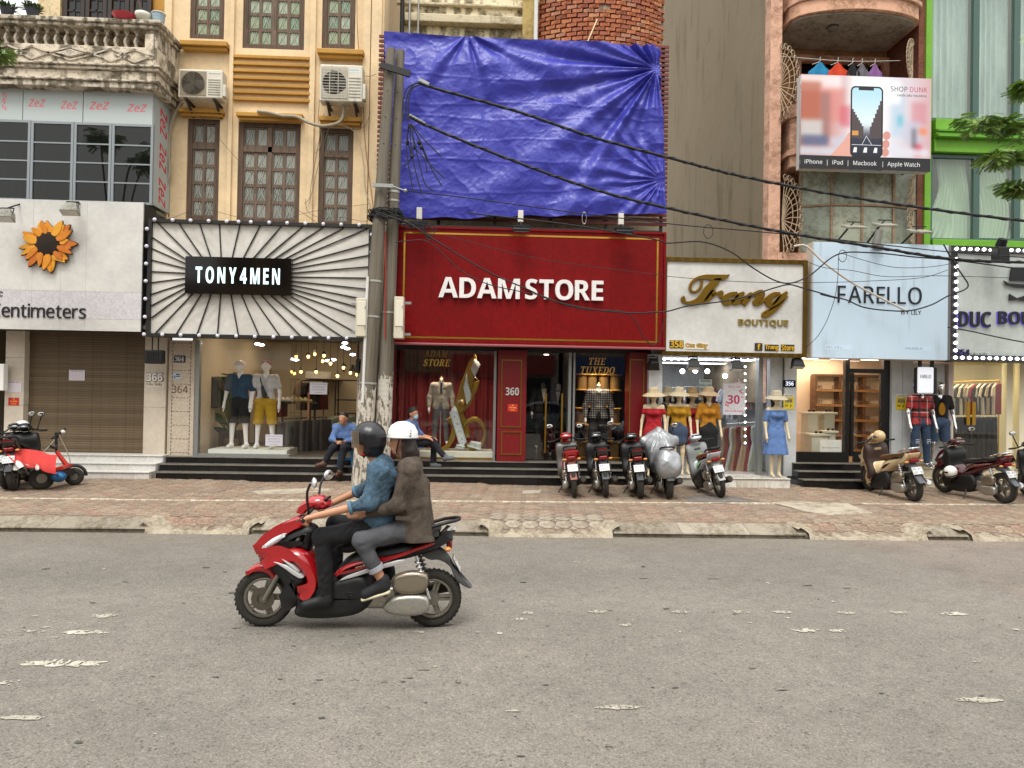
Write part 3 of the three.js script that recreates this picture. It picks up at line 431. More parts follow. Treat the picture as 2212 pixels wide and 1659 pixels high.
// plants and basins on the handrail
{
const Yr=P(170,40,-15.2).y,leafM=[0x4f6a2c,0x3c5522,0x6b7f38].map((c)=>mat(c,{r:0.7,side:DS}));
const plant=(u,v,n,sp,label)=>{const t=thing('potted_plant',label,'plant','pots along the balcony rail'),c=P(u,v,-15.25);const pot=lathe([[0.001,0],[0.09,0],[0.13,0.16],[0.14,0.17],[0.12,0.17],[0.1,0.14],[0.001,0.14]],14);pot.translate(c.x,Yr,-15.25);part(t,'pot',pot,mat(0x4a4a52,{r:0.7}));const l=[];for(let i=0;i<n;i++){const a=rr(0,6.28),e=rr(0.2,1.3),L=rr(0.5,1)*sp,g=sheetGrid(1,4,(s,q)=>[(s - 0.5)*0.028*Math.sin(q*3.1+0.05),L*(q*Math.sin(e)- q*q*0.25),L*q*Math.cos(e)]);g.rotateY(a);g.translate(c.x+rr(-0.08,0.08),Yr+0.15,-15.25+rr(-0.08,0.08));l.push(g);}part(t,'leaves',mg(l),leafM[n % 3]).userData.kind='stuff';return t;};
plant(15,38,160,0.3,'leafy pot plant on the balcony handrail beside a second pot');plant(70,38,190,0.28,'spreading pot plant with bare stem on the balcony handrail');
const b=thing('wash_basin','pink plastic basin resting on the stone balcony handrail','basin'),c=P(270,38,-15.2);const bg=lathe([[0.001,0],[0.17,0],[0.24,0.09],[0.26,0.1],[0.245,0.105],[0.165,0.015],[0.001,0.015]],22);bg.translate(c.x,Yr,-15.24);part(b,'bowl',bg,mat(0xc9404e,{r:0.4,side:DS}));
const b2=thing('ceramic_bowl','white ceramic bowl with plant stalks on the balcony handrail','bowl'),c2=P(307,38,-15.2),g2=lathe([[0.001,0],[0.1,0],[0.16,0.1],[0.15,0.17],[0.12,0.17],[0.001,0.13]],20);g2.translate(c2.x,Yr,-15.24);part(b2,'bowl',g2,mat(0xcfcabc,{r:0.4}));part(b2,'stalk',mg([rod(V(c2.x,Yr+0.12,-15.24),V(c2.x - 0.25,Yr+0.85,-15.3),0.03,0.02,7),rod(V(c2.x - 0.1,Yr+0.5,-15.27),V(c2.x+0.2,Yr+0.7,-15.3),0.025,0.02,7)]),M.brownWood);
const b3=thing('paint_tin','blue and white tin hanging at the end of the balcony rail','tin'),c3=P(346,52,-15.2),g3=new THREE.CylinderGeometry(0.13,0.11,0.2,18);g3.translate(c3.x - 0.08,Yr+0.1,-15.3);part(b3,'body',g3,mat(0x9fb6c2,{r:0.4,map:T.dirt,mapM:0.3}));const g4=new THREE.TorusGeometry(0.13,0.012,6,20);g4.rotateX(Math.PI / 2);g4.translate(c3.x - 0.08,Yr+0.2,-15.3);part(b3,'rim',g4,M.white);
}
// white fascia sign with the sunflower
{
const s=thing('shop_sign','white panel shop sign with orange sunflower and thin black lettering','sign'),r=rect(-60,432,307,713,SIGN_Z);
const wm=mat(0xe4e1da,{r:0.5,map:T.plaster,mapM:[3.3,2.6]}),xs=[r.x0,P(70,570,SIGN_Z).x,P(133,500,SIGN_Z).x,P(186,570,SIGN_Z).x,r.x1];
const ys=[r.y0,P(150,688,SIGN_Z).y,P(150,629,SIGN_Z).y,r.y1];
for(let i=0;i<4;i++)for(let j=0;j<3;j++){if(i===2&&0)continue;part(s,'sign_panel',bx(xs[i]+0.0015,ys[j]+0.0015,SIGN_Z,xs[i+1]- 0.0015,ys[j+1]- 0.0015,SIGN_Z - 0.04),j===1?mat(0xdcd8da,{r:0.45,map:T.grain,mapM:1}):wm);}
part(s,'backing_box',bx(r.x0,r.y0+0.01,SIGN_Z - 0.042,r.x1 - 0.003,r.y1 - 0.01,-15.7),mat(0x26241f,{r:0.8}));
const ink=mat(0x14110f,{r:0.45}),Lr=rect(-50,659,189,689,SIGN_Z);
{ // lowercase lettering keeps its own baseline: the word is laid out as a whole
const str='Centimeters',gs=[];let x=0;for(const ch of str){const g=new TextGeometry(ch,{font:font.reg,size:1,depth:1,curveSegments:6,bevelEnabled:false});g.computeBoundingBox();const b=g.boundingBox;g.translate(x - b.min.x,0,0);x+=b.max.x - b.min.x+0.1;gs.push(g);}
const x0=P(-4,675,SIGN_Z).x - 0.14,x1=P(189,680,SIGN_Z).x,k=(x1 - x0)/ x,hh=(P(90,657,SIGN_Z).y - P(90,686,SIGN_Z).y),y0=P(90,686,SIGN_Z).y;
for(const g of gs){g.scale(k,hh,0.02);g.translate(x0,y0,SIGN_Z+0.001);part(s,'letter',g,ink);}
const c=new TextGeometry('c',{font:font.serif,size:0.13,depth:0.01,curveSegments:6});c.translate(P(-4,640,SIGN_Z).x,P(0,640,SIGN_Z).y,SIGN_Z+0.001);part(s,'letter',c,ink);
}
// sunflower: cut-out petals in layers round a seed disc
const cx=P(108,529,SIGN_Z),pm=[0xf09a1c,0xe48a18,0xf8ae2c,0xd8781a].map((c)=>mat(c,{r:0.5,map:T.plaster,mapM:0.2})),back=mat(0x2a2520,{r:0.6});
for(let i=0;i<30;i++){
const a=i / 30*6.283+rr(-0.06,0.06),L=rr(0.4,0.58),w=rr(0.055,0.085),z=SIGN_Z+0.05+(i % 3)*0.016,bend=rr(-0.12,0.12);
const sh=smoothShape([[0.2,-w*0.4],[0.32,-w*0.95+bend*0.2],[L*0.85,-w*0.6+bend*0.7],[L,bend],[L*0.87,w*0.65+bend*0.7],[0.32,w*0.95+bend*0.2],[0.2,w*0.4]],4),g=extr(sh,0.03,0.004,1),b2=extr(sh,0.02,0.003,1);b2.scale(1.03,1.12,1);
for(const q of[g,b2])q.rotateZ(a);g.translate(cx.x,cx.y,z);b2.translate(cx.x,cx.y,z - 0.021);const p=part(s,'petal',g,pm[Math.floor(rnd()*4)]);part(p,'petal_edge',b2,back);
}
const disc=lathe([[0.001,0.14],[0.1,0.13],[0.2,0.115],[0.255,0.09],[0.255,0.02],[0.001,0.02]],30);disc.rotateX(Math.PI / 2);disc.translate(cx.x,cx.y,SIGN_Z);part(s,'seed_disc',disc,mat(0x2c1d10,{r:0.9,map:T.dirt,mapM:0.12,bump:T.fine,bumpM:0.5,bs:0.01}));
}
// floodlights above the white sign
function floodlight(name,label,group,c,o={}){
const t=thing(name,label,'floodlight',group),m=o.m??mat(0x8d8c80,{r:0.6,map:T.dirt,mapM:0.4}),w=o.w??0.3;
const g=extr(shapeOf([[-w / 2,-0.1],[w / 2,-0.1],[w / 2*0.78,0.02],[w / 2*0.6,0.1],[-w / 2*0.6,0.1],[-w / 2*0.78,0.02]]),0.18,0.01,1);g.translate(0,0,-0.09);g.rotateX(o.tilt??-0.5);g.translate(c.x,c.y,c.z);part(t,'housing',g,m);
const gl=box(0,-0.1,0,w*0.9,0.006,0.15);gl.rotateX(o.tilt??-0.5);gl.translate(c.x,c.y,c.z);part(t,'lamp_glass',gl,mat(0xcfd2cc,{r:0.1}));
part(t,'bracket',mg([rod(V(c.x - w*0.35,c.y,c.z),V(c.x - w*0.35,c.y+0.16,c.z - 0.05),0.01),rod(V(c.x+w*0.35,c.y,c.z),V(c.x+w*0.35,c.y+0.16,c.z - 0.05),0.01),rod(V(c.x - w*0.35,c.y+0.16,c.z - 0.05),V(c.x+w*0.35,c.y+0.16,c.z - 0.05),0.012),rod(V(c.x,c.y+0.16,c.z - 0.05),o.to??V(c.x,c.y+0.22,SIGN_Z - 0.32),0.015)]),M.darkMetal);return t;
}
floodlight('floodlight','dirty cream floodlight over the sunflower sign below the bay window',null,P(154,452,-14.8),{w:0.34});
floodlight('floodlight','dirty cream floodlight on a long arm over the sunflower sign',null,P(12,466,-14.7),{w:0.36,to:P(70,432,-15.5)});
// ---------------------------------------------------------------- the yellow house above the menswear shop
const zY=-16.3;
{
const h=thing('yellow_house','cream yellow house with brown wooden windows and ochre ledges','house');
const XL=P(352,250,zY).x,XR=P(826,250,zY).x,yB=P(580,490,zY).y,yT=P(580,-60,zY).y+2;
const W=[rect(403,256,473,476,zY),rect(513,264,648,482,zY),rect(688,276,762,489,zY),rect(412,-150,486,84,zY),rect(526,-150,659,106,zY),rect(697,-150,769,105,zY)];
wall(h,'facade_wall',R2(XL,yB - 0.2,XR,yT),zY,zY - 0.3,cream,W);
part(h,'side_wall',mg([bx(XL,yB - 0.2,zY - 0.3,XL+0.2,yT,-22),bx(XR - 0.2,yB - 0.2,zY - 0.3,XR,yT,-22),bx(XL,yB - 0.2,-22,XR,yT,-22.2)]),cream);
// pilasters between the bays
for(const[u0,u1]of[[355,371],[497,506],[670,682],[784,800],[802,824]]){const a=P(u0 - 2,240,zY).x,b=P(u1 - 2,240,zY).x;part(h,'pilaster',rbox((a+b)/ 2,(yB+yT)/ 2,zY+0.02,b - a,yT - yB,0.1,0.008,1),cream);}
const ledge=(u0,v0,u1,v1,pr)=>{const r=rect(u0,v0,u1,v1,zY+pr);part(h,'ledge',rbox(r.x,r.y0+r.h*0.72,zY+pr / 2,r.w,r.h*0.56,pr,0.012),ochre);part(h,'ledge_moulding',rbox(r.x,r.y0+r.h*0.24,zY+pr*0.35,r.w*0.94,r.h*0.4,pr*0.7,0.012),ochre);};
ledge(387,87,490,105,0.22);ledge(684,105,785,123,0.22);ledge(384,233,480,249,0.2);ledge(509,243,653,259,0.2);ledge(688,251,780,268,0.2);
for(let k=0;k<7;k++){const r=rect(506,123+k*15.2,671,130+k*15.2,zY);part(h,'rib',rbox(r.x,r.y,zY+0.03,r.w,r.h,0.1,0.012),ochre);}
// wooden windows
const wd=mat(0x7d6858,{r:0.85,map:T.wood,mapM:[0.22,1.1],bump:T.wood,bumpM:[0.22,1.1],bs:0.002}),wd2=mat(0x93806f,{r:0.85,map:T.wood,mapM:[0.18,0.9],bump:T.wood,bumpM:[0.18,0.9],bs:0.002}),iron=mat(0xb9b5a6,{r:0.6});
const pane=[0xb4bab2,0x9ca69e,0xc4c8c0].map((c)=>new THREE.MeshPhysicalMaterial({color:C(c),transmission:0.55,roughness:0.22,thickness:0})),paneUp=[0xb0c49c,0x8cae90,0xc2d2b8].map((c)=>new THREE.MeshPhysicalMaterial({color:C(c),transmission:0.35,roughness:0.08,thickness:0}));
W.forEach((r,i)=>{
const up=i>2,cols=i % 3===1?4:2,z=zY - 0.1,q=part(h,'wooden_window',frame4(r,0.1,zY - 0.04,zY - 0.18),wd);
const inn=inset(r,0.1),tr=up?0:0.24,yM=inn.y1 - inn.h*tr,bars=[],rows=up?7:4,sash=[];
if(!up)bars.push(box(r.x,yM,z,inn.w,0.12,0.1));
if(cols===4)bars.push(box(r.x,inn.y,z,0.09,inn.h,0.1));
const lights=[];
for(let c=0;c<cols;c++){
const pw=cols===4?(inn.w - 0.09)/ 4:inn.w / 2,x0=inn.x0+c*pw+(cols===4&&c>1?0.09:0);
for(let k=0;k<rows;k++){const hh=(yM -(up?0:0.06)- inn.y0)/ rows;lights.push(R2(x0,inn.y0+k*hh,x0+pw,inn.y0+(k+1)*hh));}
if(!up)lights.push(R2(x0,yM+0.06,x0+pw,inn.y1));
}
const gr=[];
for(const l of lights){
sash.push(frame4(l,0.035,z+0.025,z - 0.03));const p=inset(l,0.036);
part(q,'pane',box(p.x,p.y,z - 0.005,p.w,p.h,0.006),(up?paneUp:pane)[Math.floor(rnd()*3)]);
const c=(a,b)=>V(p.x0+p.w*a,p.y0+p.h*b,z+0.012);
for(const s of[-1,1])gr.push(tube([c(0.5+s*0.45,0.02),c(0.5+s*0.16,0.4),c(0.5+s*0.12,0.62),c(0.5+s*0.28,0.98)],0.0075,4,8));gr.push(rod(c(0.5,0.02),c(0.5,0.98),0.006,0.006,4));
}
part(q,'casement',mg([...sash,...bars]),wd2);part(q,'iron_grille',mg(gr),iron);
part(q,'curtain',sheetGrid(30,1,(s,t)=>[lerp(r.x0,r.x1,s),lerp(r.y0,r.y1,t),zY - 0.34 - 0.02*Math.sin(s*60)]),up?mat(0x8b8a48,{r:0.9,side:DS,map:T.streak,mapM:0.4}):i===1?mat(0xc9c5ba,{r:0.9,side:DS}):mat(0x8e867a,{r:0.9,side:DS,map:T.streak,mapM:[1,0.1]}));
});
}
function acUnit(label,r,o){
const z0=zY+0.5,t=thing('air_conditioner',label,'air conditioner','outdoor units on the yellow house'),casing=mat(0xd9d4c6,{r:0.5,map:T.streak,mapM:0.9});
part(t,'casing',rbox(r.x,r.y,z0 - 0.16,r.w,r.h,0.3,0.03,3),casing);
const f=R2(r.x0+r.w*0.05,r.y0+r.h*0.08,r.x0+r.w*0.64,r.y1 - r.h*0.08),rad=Math.min(f.w,f.h)*0.46;
part(t,'fan_recess',box(f.x,f.y,z0 - 0.005,f.w,f.h,0.012),mat(o.square?0xb9b3a2:0x8f826c,{r:0.7}));
const dk=new THREE.CylinderGeometry(rad,rad,0.008,28);dk.rotateX(Math.PI / 2);dk.translate(f.x,f.y,z0+0.004);part(t,'fan_opening',dk,mat(0x231f1a,{r:0.9}));
const bl=[];for(let k=0;k<3;k++){const g=extr(smoothShape([[0.03,-0.03],[rad*0.9,-0.12],[rad*0.95,0.05],[0.04,0.05]],4),0.006);g.rotateZ(k*2.094);g.translate(f.x,f.y,z0+0.009);bl.push(g);}part(t,'fan_blade',mg(bl),mat(0x4b463d,{r:0.6}));
const gr=[];
if(o.square){for(let k=0;k<=11;k++)gr.push(rod(V(f.x0,lerp(f.y0,f.y1,k / 11),z0+0.03),V(f.x1,lerp(f.y0,f.y1,k / 11),z0+0.03),0.006,0.006,5));for(let k=0;k<=3;k++)gr.push(rod(V(lerp(f.x0,f.x1,k / 3),f.y0,z0+0.035),V(lerp(f.x0,f.x1,k / 3),f.y1,z0+0.035),0.007,0.007,5));}
else for(let k=1;k<=9;k++){const a=new THREE.TorusGeometry(rad*k / 9,0.0045,4,36);a.translate(f.x,f.y,z0+0.025);gr.push(a);if(k<9){const an=k*0.7;gr.push(rod(V(f.x,f.y,z0+0.028),V(f.x+rad*Math.cos(an),f.y+rad*Math.sin(an),z0+0.028),0.004,0.004,4));}}
part(t,'fan_guard',mg(gr),mat(o.square?0xc6c0b0:0x6b6252,{r:0.6}));
const lp=[],lx=r.x0+r.w*0.68,lw=r.w*0.28;for(let k=0;k<7;k++)lp.push(box(lx+lw / 2,r.y0+r.h*(0.14+k*0.085),z0 - 0.006,lw,r.h*0.02,0.02));part(t,'louvre',mg(lp),mat(0xb9b4a6,{r:0.6}));
part(t,'name_plate',plane(R2(lx,r.y0+r.h*0.8,lx+lw,r.y0+r.h*0.92),z0 - 0.0085),printMat(cv(256,96,(x)=>{x.fillStyle='#d9d4c6';x.fillRect(0,0,256,96);x.fillStyle=o.ink;x.font='bold 58px sans-serif';x.fillText(o.txt,6,68);})));
part(t,'side_cover',rbox(r.x1+0.03,r.y0+r.h*0.3,z0 - 0.12,0.07,r.h*0.42,0.18,0.02),casing);
for(const k of[0.18,0.82]){const x=r.x0+r.w*k;part(t,'bracket',mg([box(x,r.y0 - 0.025,zY+0.27,0.05,0.045,0.52),bar(V(x,r.y0 - 0.03,zY+0.42),V(x,r.y0 - 0.26,zY+0.03),0.045,0.03)]),mat(0x3a332b,{r:0.8}));}
}
acUnit('grey outdoor air conditioner with round fan guard above narrow window',rect(384,149,480,211,zY+0.5),{txt:'National',ink:'#2b2b2b'});
acUnit('cream outdoor air conditioner with square wire guard beside the poles',rect(690,139,783,219,zY+0.5),{square:1,txt:'DAIKIN',ink:'#5aa7c8'});
{ // insulated pipes and loose wires on the yellow wall
const pm=mat(0xa79f8c,{r:0.8,map:T.streak,mapM:[0.4,0.1]}),Z=zY+0.13,pt=(l,z=Z)=>l.map(([u,v])=>P(u,v,z));
const c1=thing('drain_pipe','pale taped pipe hanging down the yellow wall from the grey unit','pipe');part(c1,'pipe',tube(pt([[394,221],[382,238],[370,270],[364,320],[366,370],[356,415],[350,445],[341,465]]),0.032,8,60),pm);
const c2=thing('drain_pipe','white taped pipe curving from the square-guard unit over a window ledge','pipe');part(c2,'pipe',tube([...pt([[556,240],[580,243],[610,250],[640,252]],zY+0.25),...pt([[670,266],[700,272],[735,262],[742,243]],zY+0.3),P(742,220,zY+0.3)],0.034,8,70),pm);
const wires=[[0.008,0x9a5c2c,[[771,-5],[772,60],[776,120],[784,200],[788,300],[796,370],[804,430],[808,470]]],[0.006,0x55483a,[[700,245],[690,300],[672,400],[668,430],[658,440]]],[0.006,0x6b6255,[[712,270],[694,330],[680,390],[668,440]]],[0.009,0xb0a58f,[[700,270],[745,272],[770,290],[785,350],[788,400],[802,450]]],[0.005,0x4a4238,[[800,240],[790,270],[770,280],[745,278]]],[0.006,0x5a5046,[[775,150],[785,162],[800,165],[812,160]]],[0.007,0x8a7a60,[[690,215],[688,270],[695,290],[690,320],[680,332]]],[0.005,0x44403a,[[420,235],[500,330],[560,390],[640,450],[690,485]]],[0.005,0x44403a,[[660,430],[664,455],[690,470],[740,470],[790,478],[812,470]]],[0.0045,0x3b3530,[[350,478],[380,468],[430,452],[520,470],[600,480],[660,460],[800,440]]]];
wires.forEach(([r,c,l],i)=>{const t=thing('wall_wire',['orange wire running down the edge of the yellow house','brown wire slack over the middle wooden window','grey wire hanging between two wooden windows','pale cable along the right pilaster'.replace('right ','outer '),'short dark wire tied to the outer pilaster','wire loop behind the cream air conditioner','bundled wire below the cream air conditioner','thin wire slanting across the lower wooden windows','dark wire sagging below the narrow window by the poles','thin wire strung along the foot of the yellow wall'][i],'wire','wires on the yellow house');part(t,'strand',tube(pt(l),r,5,50),mat(c,{r:0.7}));});
}
// ---------------------------------------------------------------- menswear sign with ray bars and globe bulbs
{
const s=thing('marquee_sign','white fabric sign with black ray bars and glowing white letters','sign'),z=SIGN_Z+0.02,q=(x,y,zz=z)=>P((550+x*0.4521)/ 1.8228,(840+y*0.4521)/ 1.8228,zz);
const a=q(95,75),b=q(2010,130),c=q(85,1042),d=q(1965,1082),x0=a.x,x1=Math.max(b.x,d.x),y1=(a.y+b.y)/ 2,y0=(c.y+d.y)/ 2;
const fr=mat(0x17140f,{r:0.5});
for(const[n,e]of[['left',bx(x0 - 0.04,y0,z - 0.25,x0+0.03,y1,z+0.02)],['right',bx(x1 - 0.03,y0,z - 0.25,x1+0.04,y1,z+0.02)],['top',bx(x0 - 0.04,y1,z - 0.25,x1+0.04,y1+0.07,z+0.02)],['bottom',bx(x0 - 0.04,y0 - 0.07,z - 0.25,x1+0.04,y0,z+0.02)]])part(s,'frame_bar',e,fr);
const fab=sheetGrid(160,70,(u,v)=>{const X=lerp(x0,x1,u),Y=lerp(y0,y1,v),e=Math.min(u,1 - u)*12,e2=Math.min(v,1 - v)*8,cx=Math.hypot((u - 0.42)*3,v - 0.5);return[X,Y,z - 0.05+0.0035*Math.sin(Math.atan2(v - 0.5,(u - 0.42)*1.9)*40)*sstep(0.1,0.5,cx)*Math.min(1,e)*Math.min(1,e2)+0.006*Math.sin(X*4+Y*2),X,Y];});
part(s,'fabric',fab,mat(0xded9cf,{r:0.75,side:DS,map:T.plaster,mapM:[3.7,2.9]}));
part(s,'backing',bx(x0,y0,z - 0.22,x1,y1,z - 0.25),mat(0x3a362f,{r:0.9}));
const ray=(p1,p2)=>{const A=q(...p1),B=q(...p2);A.x=clamp(A.x,x0,x1);A.y=clamp(A.y,y0,y1);A.z=B.z=z - 0.034;part(s,'ray_bar',bar(A,B,0.022,0.022),fr);};
const to=[150,337,518,690,868,1045,1230,1415,1595,1775,1980],ti=[455,540,615,705,800,895,980,1075,1160,1245,1325];to.forEach((x,i)=>ray([x,75+x*0.0285],[ti[i],366+ti[i]*0.03]));
const bo=[130,315,495,672,855,1035,1217,1400,1580,1765,1958],bi=[455,532,615,700,790,882,970,1057,1140,1228,1315];bo.forEach((x,i)=>ray([x,1040+x*0.021],[bi[i],690+bi[i]*0.024]));
const lo=[200,300,403,505,602,703,803,910],li=[410,443,482,520,560,600,635,672];lo.forEach((y,i)=>ray([95,y],[415,li[i]]));
const ro=[262,362,462,562,660,755,842,935],ri=[447,482,518,552,588,622,655,690];ro.forEach((y,i)=>ray([2000,y],[1322,ri[i]]));
const i0=q(415,380),i1=q(1325,715),ib=R2(i0.x,(q(870,711).y),i1.x,q(870,391).y);
part(s,'name_box',slab(ib,z - 0.03,z+0.09),mat(0x0d0808,{r:0.08}));
const lr=R2(q(503,550).x,q(870,620).y,q(1232,550).x,q(870,478).y),lm=glow(0xcdeef0,0.75);
letters(s,'TONY4MEN',font.bold,lr,z+0.092,0.012,lm,{gap:0.42});
const bulbM=mat(0xd8d4e2,{r:0.25}),bg=sph(0,0,0,0.038),put=(p)=>{const o=part(s,'globe_bulb',bg,bulbM);o.position.set(p.x,p.y,z+0.05);const so=new THREE.CylinderGeometry(0.018,0.018,0.04,8);so.rotateX(Math.PI / 2);so.translate(0,0,-0.035);part(o,'socket',so,fr);};
for(const x of[140,295,452,609,765,868,975,1134,1290,1448,1604,1759,1916]){const p=q(x,62+x*0.031);p.y=y1+0.045;put(p);}
for(const x of[48,207,366,526,687,848,1010,1172,1332,1492,1650,1808,1965]){const p=q(x,1050);p.y=y0 - 0.03;put(p);}
for(const y of[140,290,442,593,748,904]){const p=q(62,y);p.x=x0 - 0.045;put(p);}
for(const y of[190,341,490,638,790,930]){const p=q(2000,y);p.x=x1+0.035;put(p);}
}
// ---------------------------------------------------------------- the tailor's building: slat screen, back walls, tarpaulin, red sign
const redLac=mat(0x7d1418,{r:0.35,map:T.grain,mapM:1.5}),redDark=mat(0x5c0f12,{r:0.4});
const blackTile=[0x0e0e10,0x141416,0x19181a].map((c)=>mat(c,{r:0.22,map:T.dirt,mapM:0.9})),treadM=mat(0x6e6a62,{r:0.4,map:T.dirt,mapM:0.7});
const ADAM=thing('tailor_building','tailor shop building with dark red slat screen and curved brick tower','building');
{
const h=ADAM,z=-15.62,X0=P(815,270,z).x,X1=P(1443,300,z).x,yT=P(1130,84,z).y,yB=P(1130,482,z).y,sm=[0x6a2523,0x5d1f1e,0x742b28].map((c)=>mat(c,{r:0.6,map:T.streak,mapM:[1.5,0.2]}));
const n=39,pit=(yT - yB)/ n;for(let k=0;k<n;k++)part(h,'screen_slat',rbox((X0+X1)/ 2,yB+pit*(k+0.5),z - 0.02,X1 - X0,pit*0.62,0.035,0.006,1),sm[k % 3]);
for(let k=0;k<6;k++)part(h,'screen_post',bx(lerp(X0+0.1,X1 - 0.14,k / 5),yB - 0.3,z - 0.045,lerp(X0+0.1,X1 - 0.14,k / 5)+0.06,yT,z - 0.11),M.darkMetal);
const back=mat(0xcabd9f,{r:0.9,map:T.dirt,mapM:2.6,bump:T.bump,bumpM:0.6,bs:0.006}),floorY=P(1000,996,-15.6).y;
part(h,'front_wall',bx(X0+0.02,P(1100,755,-16.2).y+0.3,-16.2,X1 - 0.02,yT - 0.15,-16.4),back);
// weathered upper wall with cornice
const zw=-17.2,wx0=P(866,40,zw).x,wx1=P(1165,40,zw).x,wy=(v)=>P(1000,v,zw).y;
part(h,'upper_wall',bx(wx0,wy(300),zw,wx1,wy(-60)+1.5,zw - 0.25),mat(0xe8dab8,{r:0.9,map:T.moss,mapM:[3,2.4],bump:T.bump,bumpM:0.6,bs:0.006}));
part(h,'upper_cornice',rbox((wx0+wx1)/ 2 - 0.1,wy(50),zw+0.1,wx1 - wx0 - 0.4,0.2,0.24,0.03),back);part(h,'upper_cornice',rbox((wx0+wx1)/ 2 - 0.1,wy(14),zw+0.03,wx1 - wx0,0.06,0.12,0.02),back);
part(h,'wall_pier',bx(P(1128,40,zw).x,wy(300),zw+0.28,P(1153,40,zw).x,wy(-60)+1.5,zw),mat(0xb49c62,{r:0.9,map:T.dirt,mapM:1.2}));
for(const[u,r,m]of[[868,0.05,M.darkMetal],[884,0.025,M.galv],[903,0.02,M.galv]])part(h,'wall_pipe',rod(V(P(u,40,-16.9).x,wy(300),-16.95),V(P(u,40,-16.9).x,wy(-60)+1,-16.95),r),m);
part(h,'small_window',frame4(rect(868,35,905,96,zw+0.06),0.05,zw+0.06,zw),M.white);
part(h,'roof_slab',bx(X0,yB - 0.6,-16.4,X1,yB - 0.45,-21),M.concrete);
// brick stair tower
const bc=V(P(1294,50,-17).x,0,-19.4),rad=2.6,bm=[0xb8704e,0xc27a54,0xae6648,0xc98c64,0xb8826a,0xa2604a].map((c)=>mat(c,{r:0.92,map:T.dirt,mapM:0.35,bump:T.bump,bumpM:0.15,bs:0.006}));
const core=new THREE.CylinderGeometry(rad - 0.045,rad - 0.045,9,40,1,false,-0.7,1.4);core.translate(bc.x,wy(40)- 2.5,bc.z);part(h,'mortar_core',core,mat(0xb5a994,{r:0.95,map:T.dirt,mapM:0.5,side:DS}));
const bg=[0,1,2].map((k)=>{const g=new THREE.BoxGeometry(0.228,0.078,0.1,2,1,1),p=g.attributes.position;for(let i=0;i<p.count;i++)p.setXYZ(i,p.getX(i)+rr(-0.008,0.008),p.getY(i)+rr(-0.006,0.006),p.getZ(i)+rr(-0.016,0.016));g.computeVertexNormals();return mUV(g);});
let cnt=0;for(let row=0;row<17;row++){const y=wy(118)+row*0.105;for(let a=-0.64+(row % 2)*0.05;a<0.64&&cnt<300;a+=0.252 / rad){if(rnd()<0.015)continue;cnt++;const o=part(h,'brick',bg[Math.floor(rnd()*3)],bm[Math.floor(rnd()*6)]);o.position.set(bc.x+Math.sin(a)*(rad - 0.03+rr(-0.012,0.01)),y+rr(-0.008,0.008),bc.z+Math.cos(a)*(rad - 0.03));o.rotation.set(0,a,rr(-0.03,0.03));}}
part(h,'conduit',rod(V(P(1158,40,-16.8).x,wy(120),-16.85),V(P(1158,40,-16.8).x,wy(-60),-16.85),0.05),M.white);
part(h,'downpipe',rod(V(P(1427,40,-17.4).x,wy(300),-17.5),V(P(1427,40,-17.4).x,wy(-80),-17.5),0.06),mat(0x8d8878,{r:0.8}));
part(h,'cable_loop',tube([P(1290,42,-16.7),P(1278,70,-16.6),P(1266,98,-16.5)],0.015),mat(0xd8c8a0,{r:0.7}));
// ground floor
const hy=(floorY - 0.21)/ 3,sx0=P(787,1000,-15.6).x,sx1=P(1412,1000,-15.6).x;
steps(h,[[sx0,sx1,floorY,-15.6],[sx0,sx1 - 0.02,floorY - hy,-15.34],[sx0,sx1 - 0.04,floorY - 2*hy,-15.08]],0.6,blackTile,treadM);
const rx0=P(842,860,-16).x,rx1=P(1398,860,-16).x,cy=P(1100,752,-15.9).y,dark=mat(0x1a1210,{r:0.6});
room(h,rx0,rx1,floorY,cy+0.05,-15.75,-21,{floor:mat(0x3a332c,{r:0.2}),wall:mat(0x2b2320,{r:0.7}),ceil:dark});
part(h,'fascia',bx(rx0,cy - 0.08,-15.72,rx1,cy+0.5,-15.95),dark);
const zf=-15.85,post=(u0,u1,m,name,z0=zf+0.12,z1=zf - 0.16)=>{const a=P(u0,870,zf).x,b=P(u1,870,zf).x;return part(h,name,bx(a,floorY,z0,b,cy - 0.06,z1),m);};
post(846,853,redDark,'door_post');post(1066,1071,M.galv,'glazing_post');post(1226,1232,M.galv,'glazing_post');post(1236,1240,M.galv,'glazing_post');
const panelled=(u0,u1,fr)=>{const c=post(u0,u1,redLac,'red_pillar',zf+0.25);for(const[a,b]of fr){const r=inset(rect((u0+u1)/ 2 -(u1 - u0)*0.36,a,(u0+u1)/ 2+(u1 - u0)*0.36,b,zf+0.25),0);part(c,'gilt_moulding',frame4(r,0.02,zf+0.252,zf+0.268),M.brass);}return c;};
const pc=panelled(1074,1135,[[777,923],[932,982]]);panelled(1353,1397,[[776,940]]);
letters(h,'360',font.bold,rect(1092,837,1121,854,zf+0.25),zf+0.255,0.015,mat(0xd0cdc8,{r:0.3,m:0.3}),{gap:0.1});
{const r=rect(1097,873,1118,889,zf+0.252),g=new THREE.BoxGeometry(r.w,r.h,0.004);g.translate(r.x,r.y,zf+0.254);part(h,'red_sticker',g,notice([['SỐ','bold 40px sans-serif'],['VĂN MINH','bold 36px sans-serif'],['ĐÔ THỊ','bold 30px sans-serif']],'#c0301c','#f0c060'));}
for(const[u0,u1]of[[853,1066],[1135,1181],[1181,1226],[1240,1353]])part(h,'shop_glass',slab(rect(u0,753,u1,992,zf),zf - 0.005,zf+0.005),M.glass);
for(const u of[1178,1213])part(h,'door_handle',rod(V(P(u,900,zf).x,P(u,978,zf).y,zf+0.07),V(P(u,900,zf).x,P(u,850,zf).y,zf+0.07),0.022),M.brass);
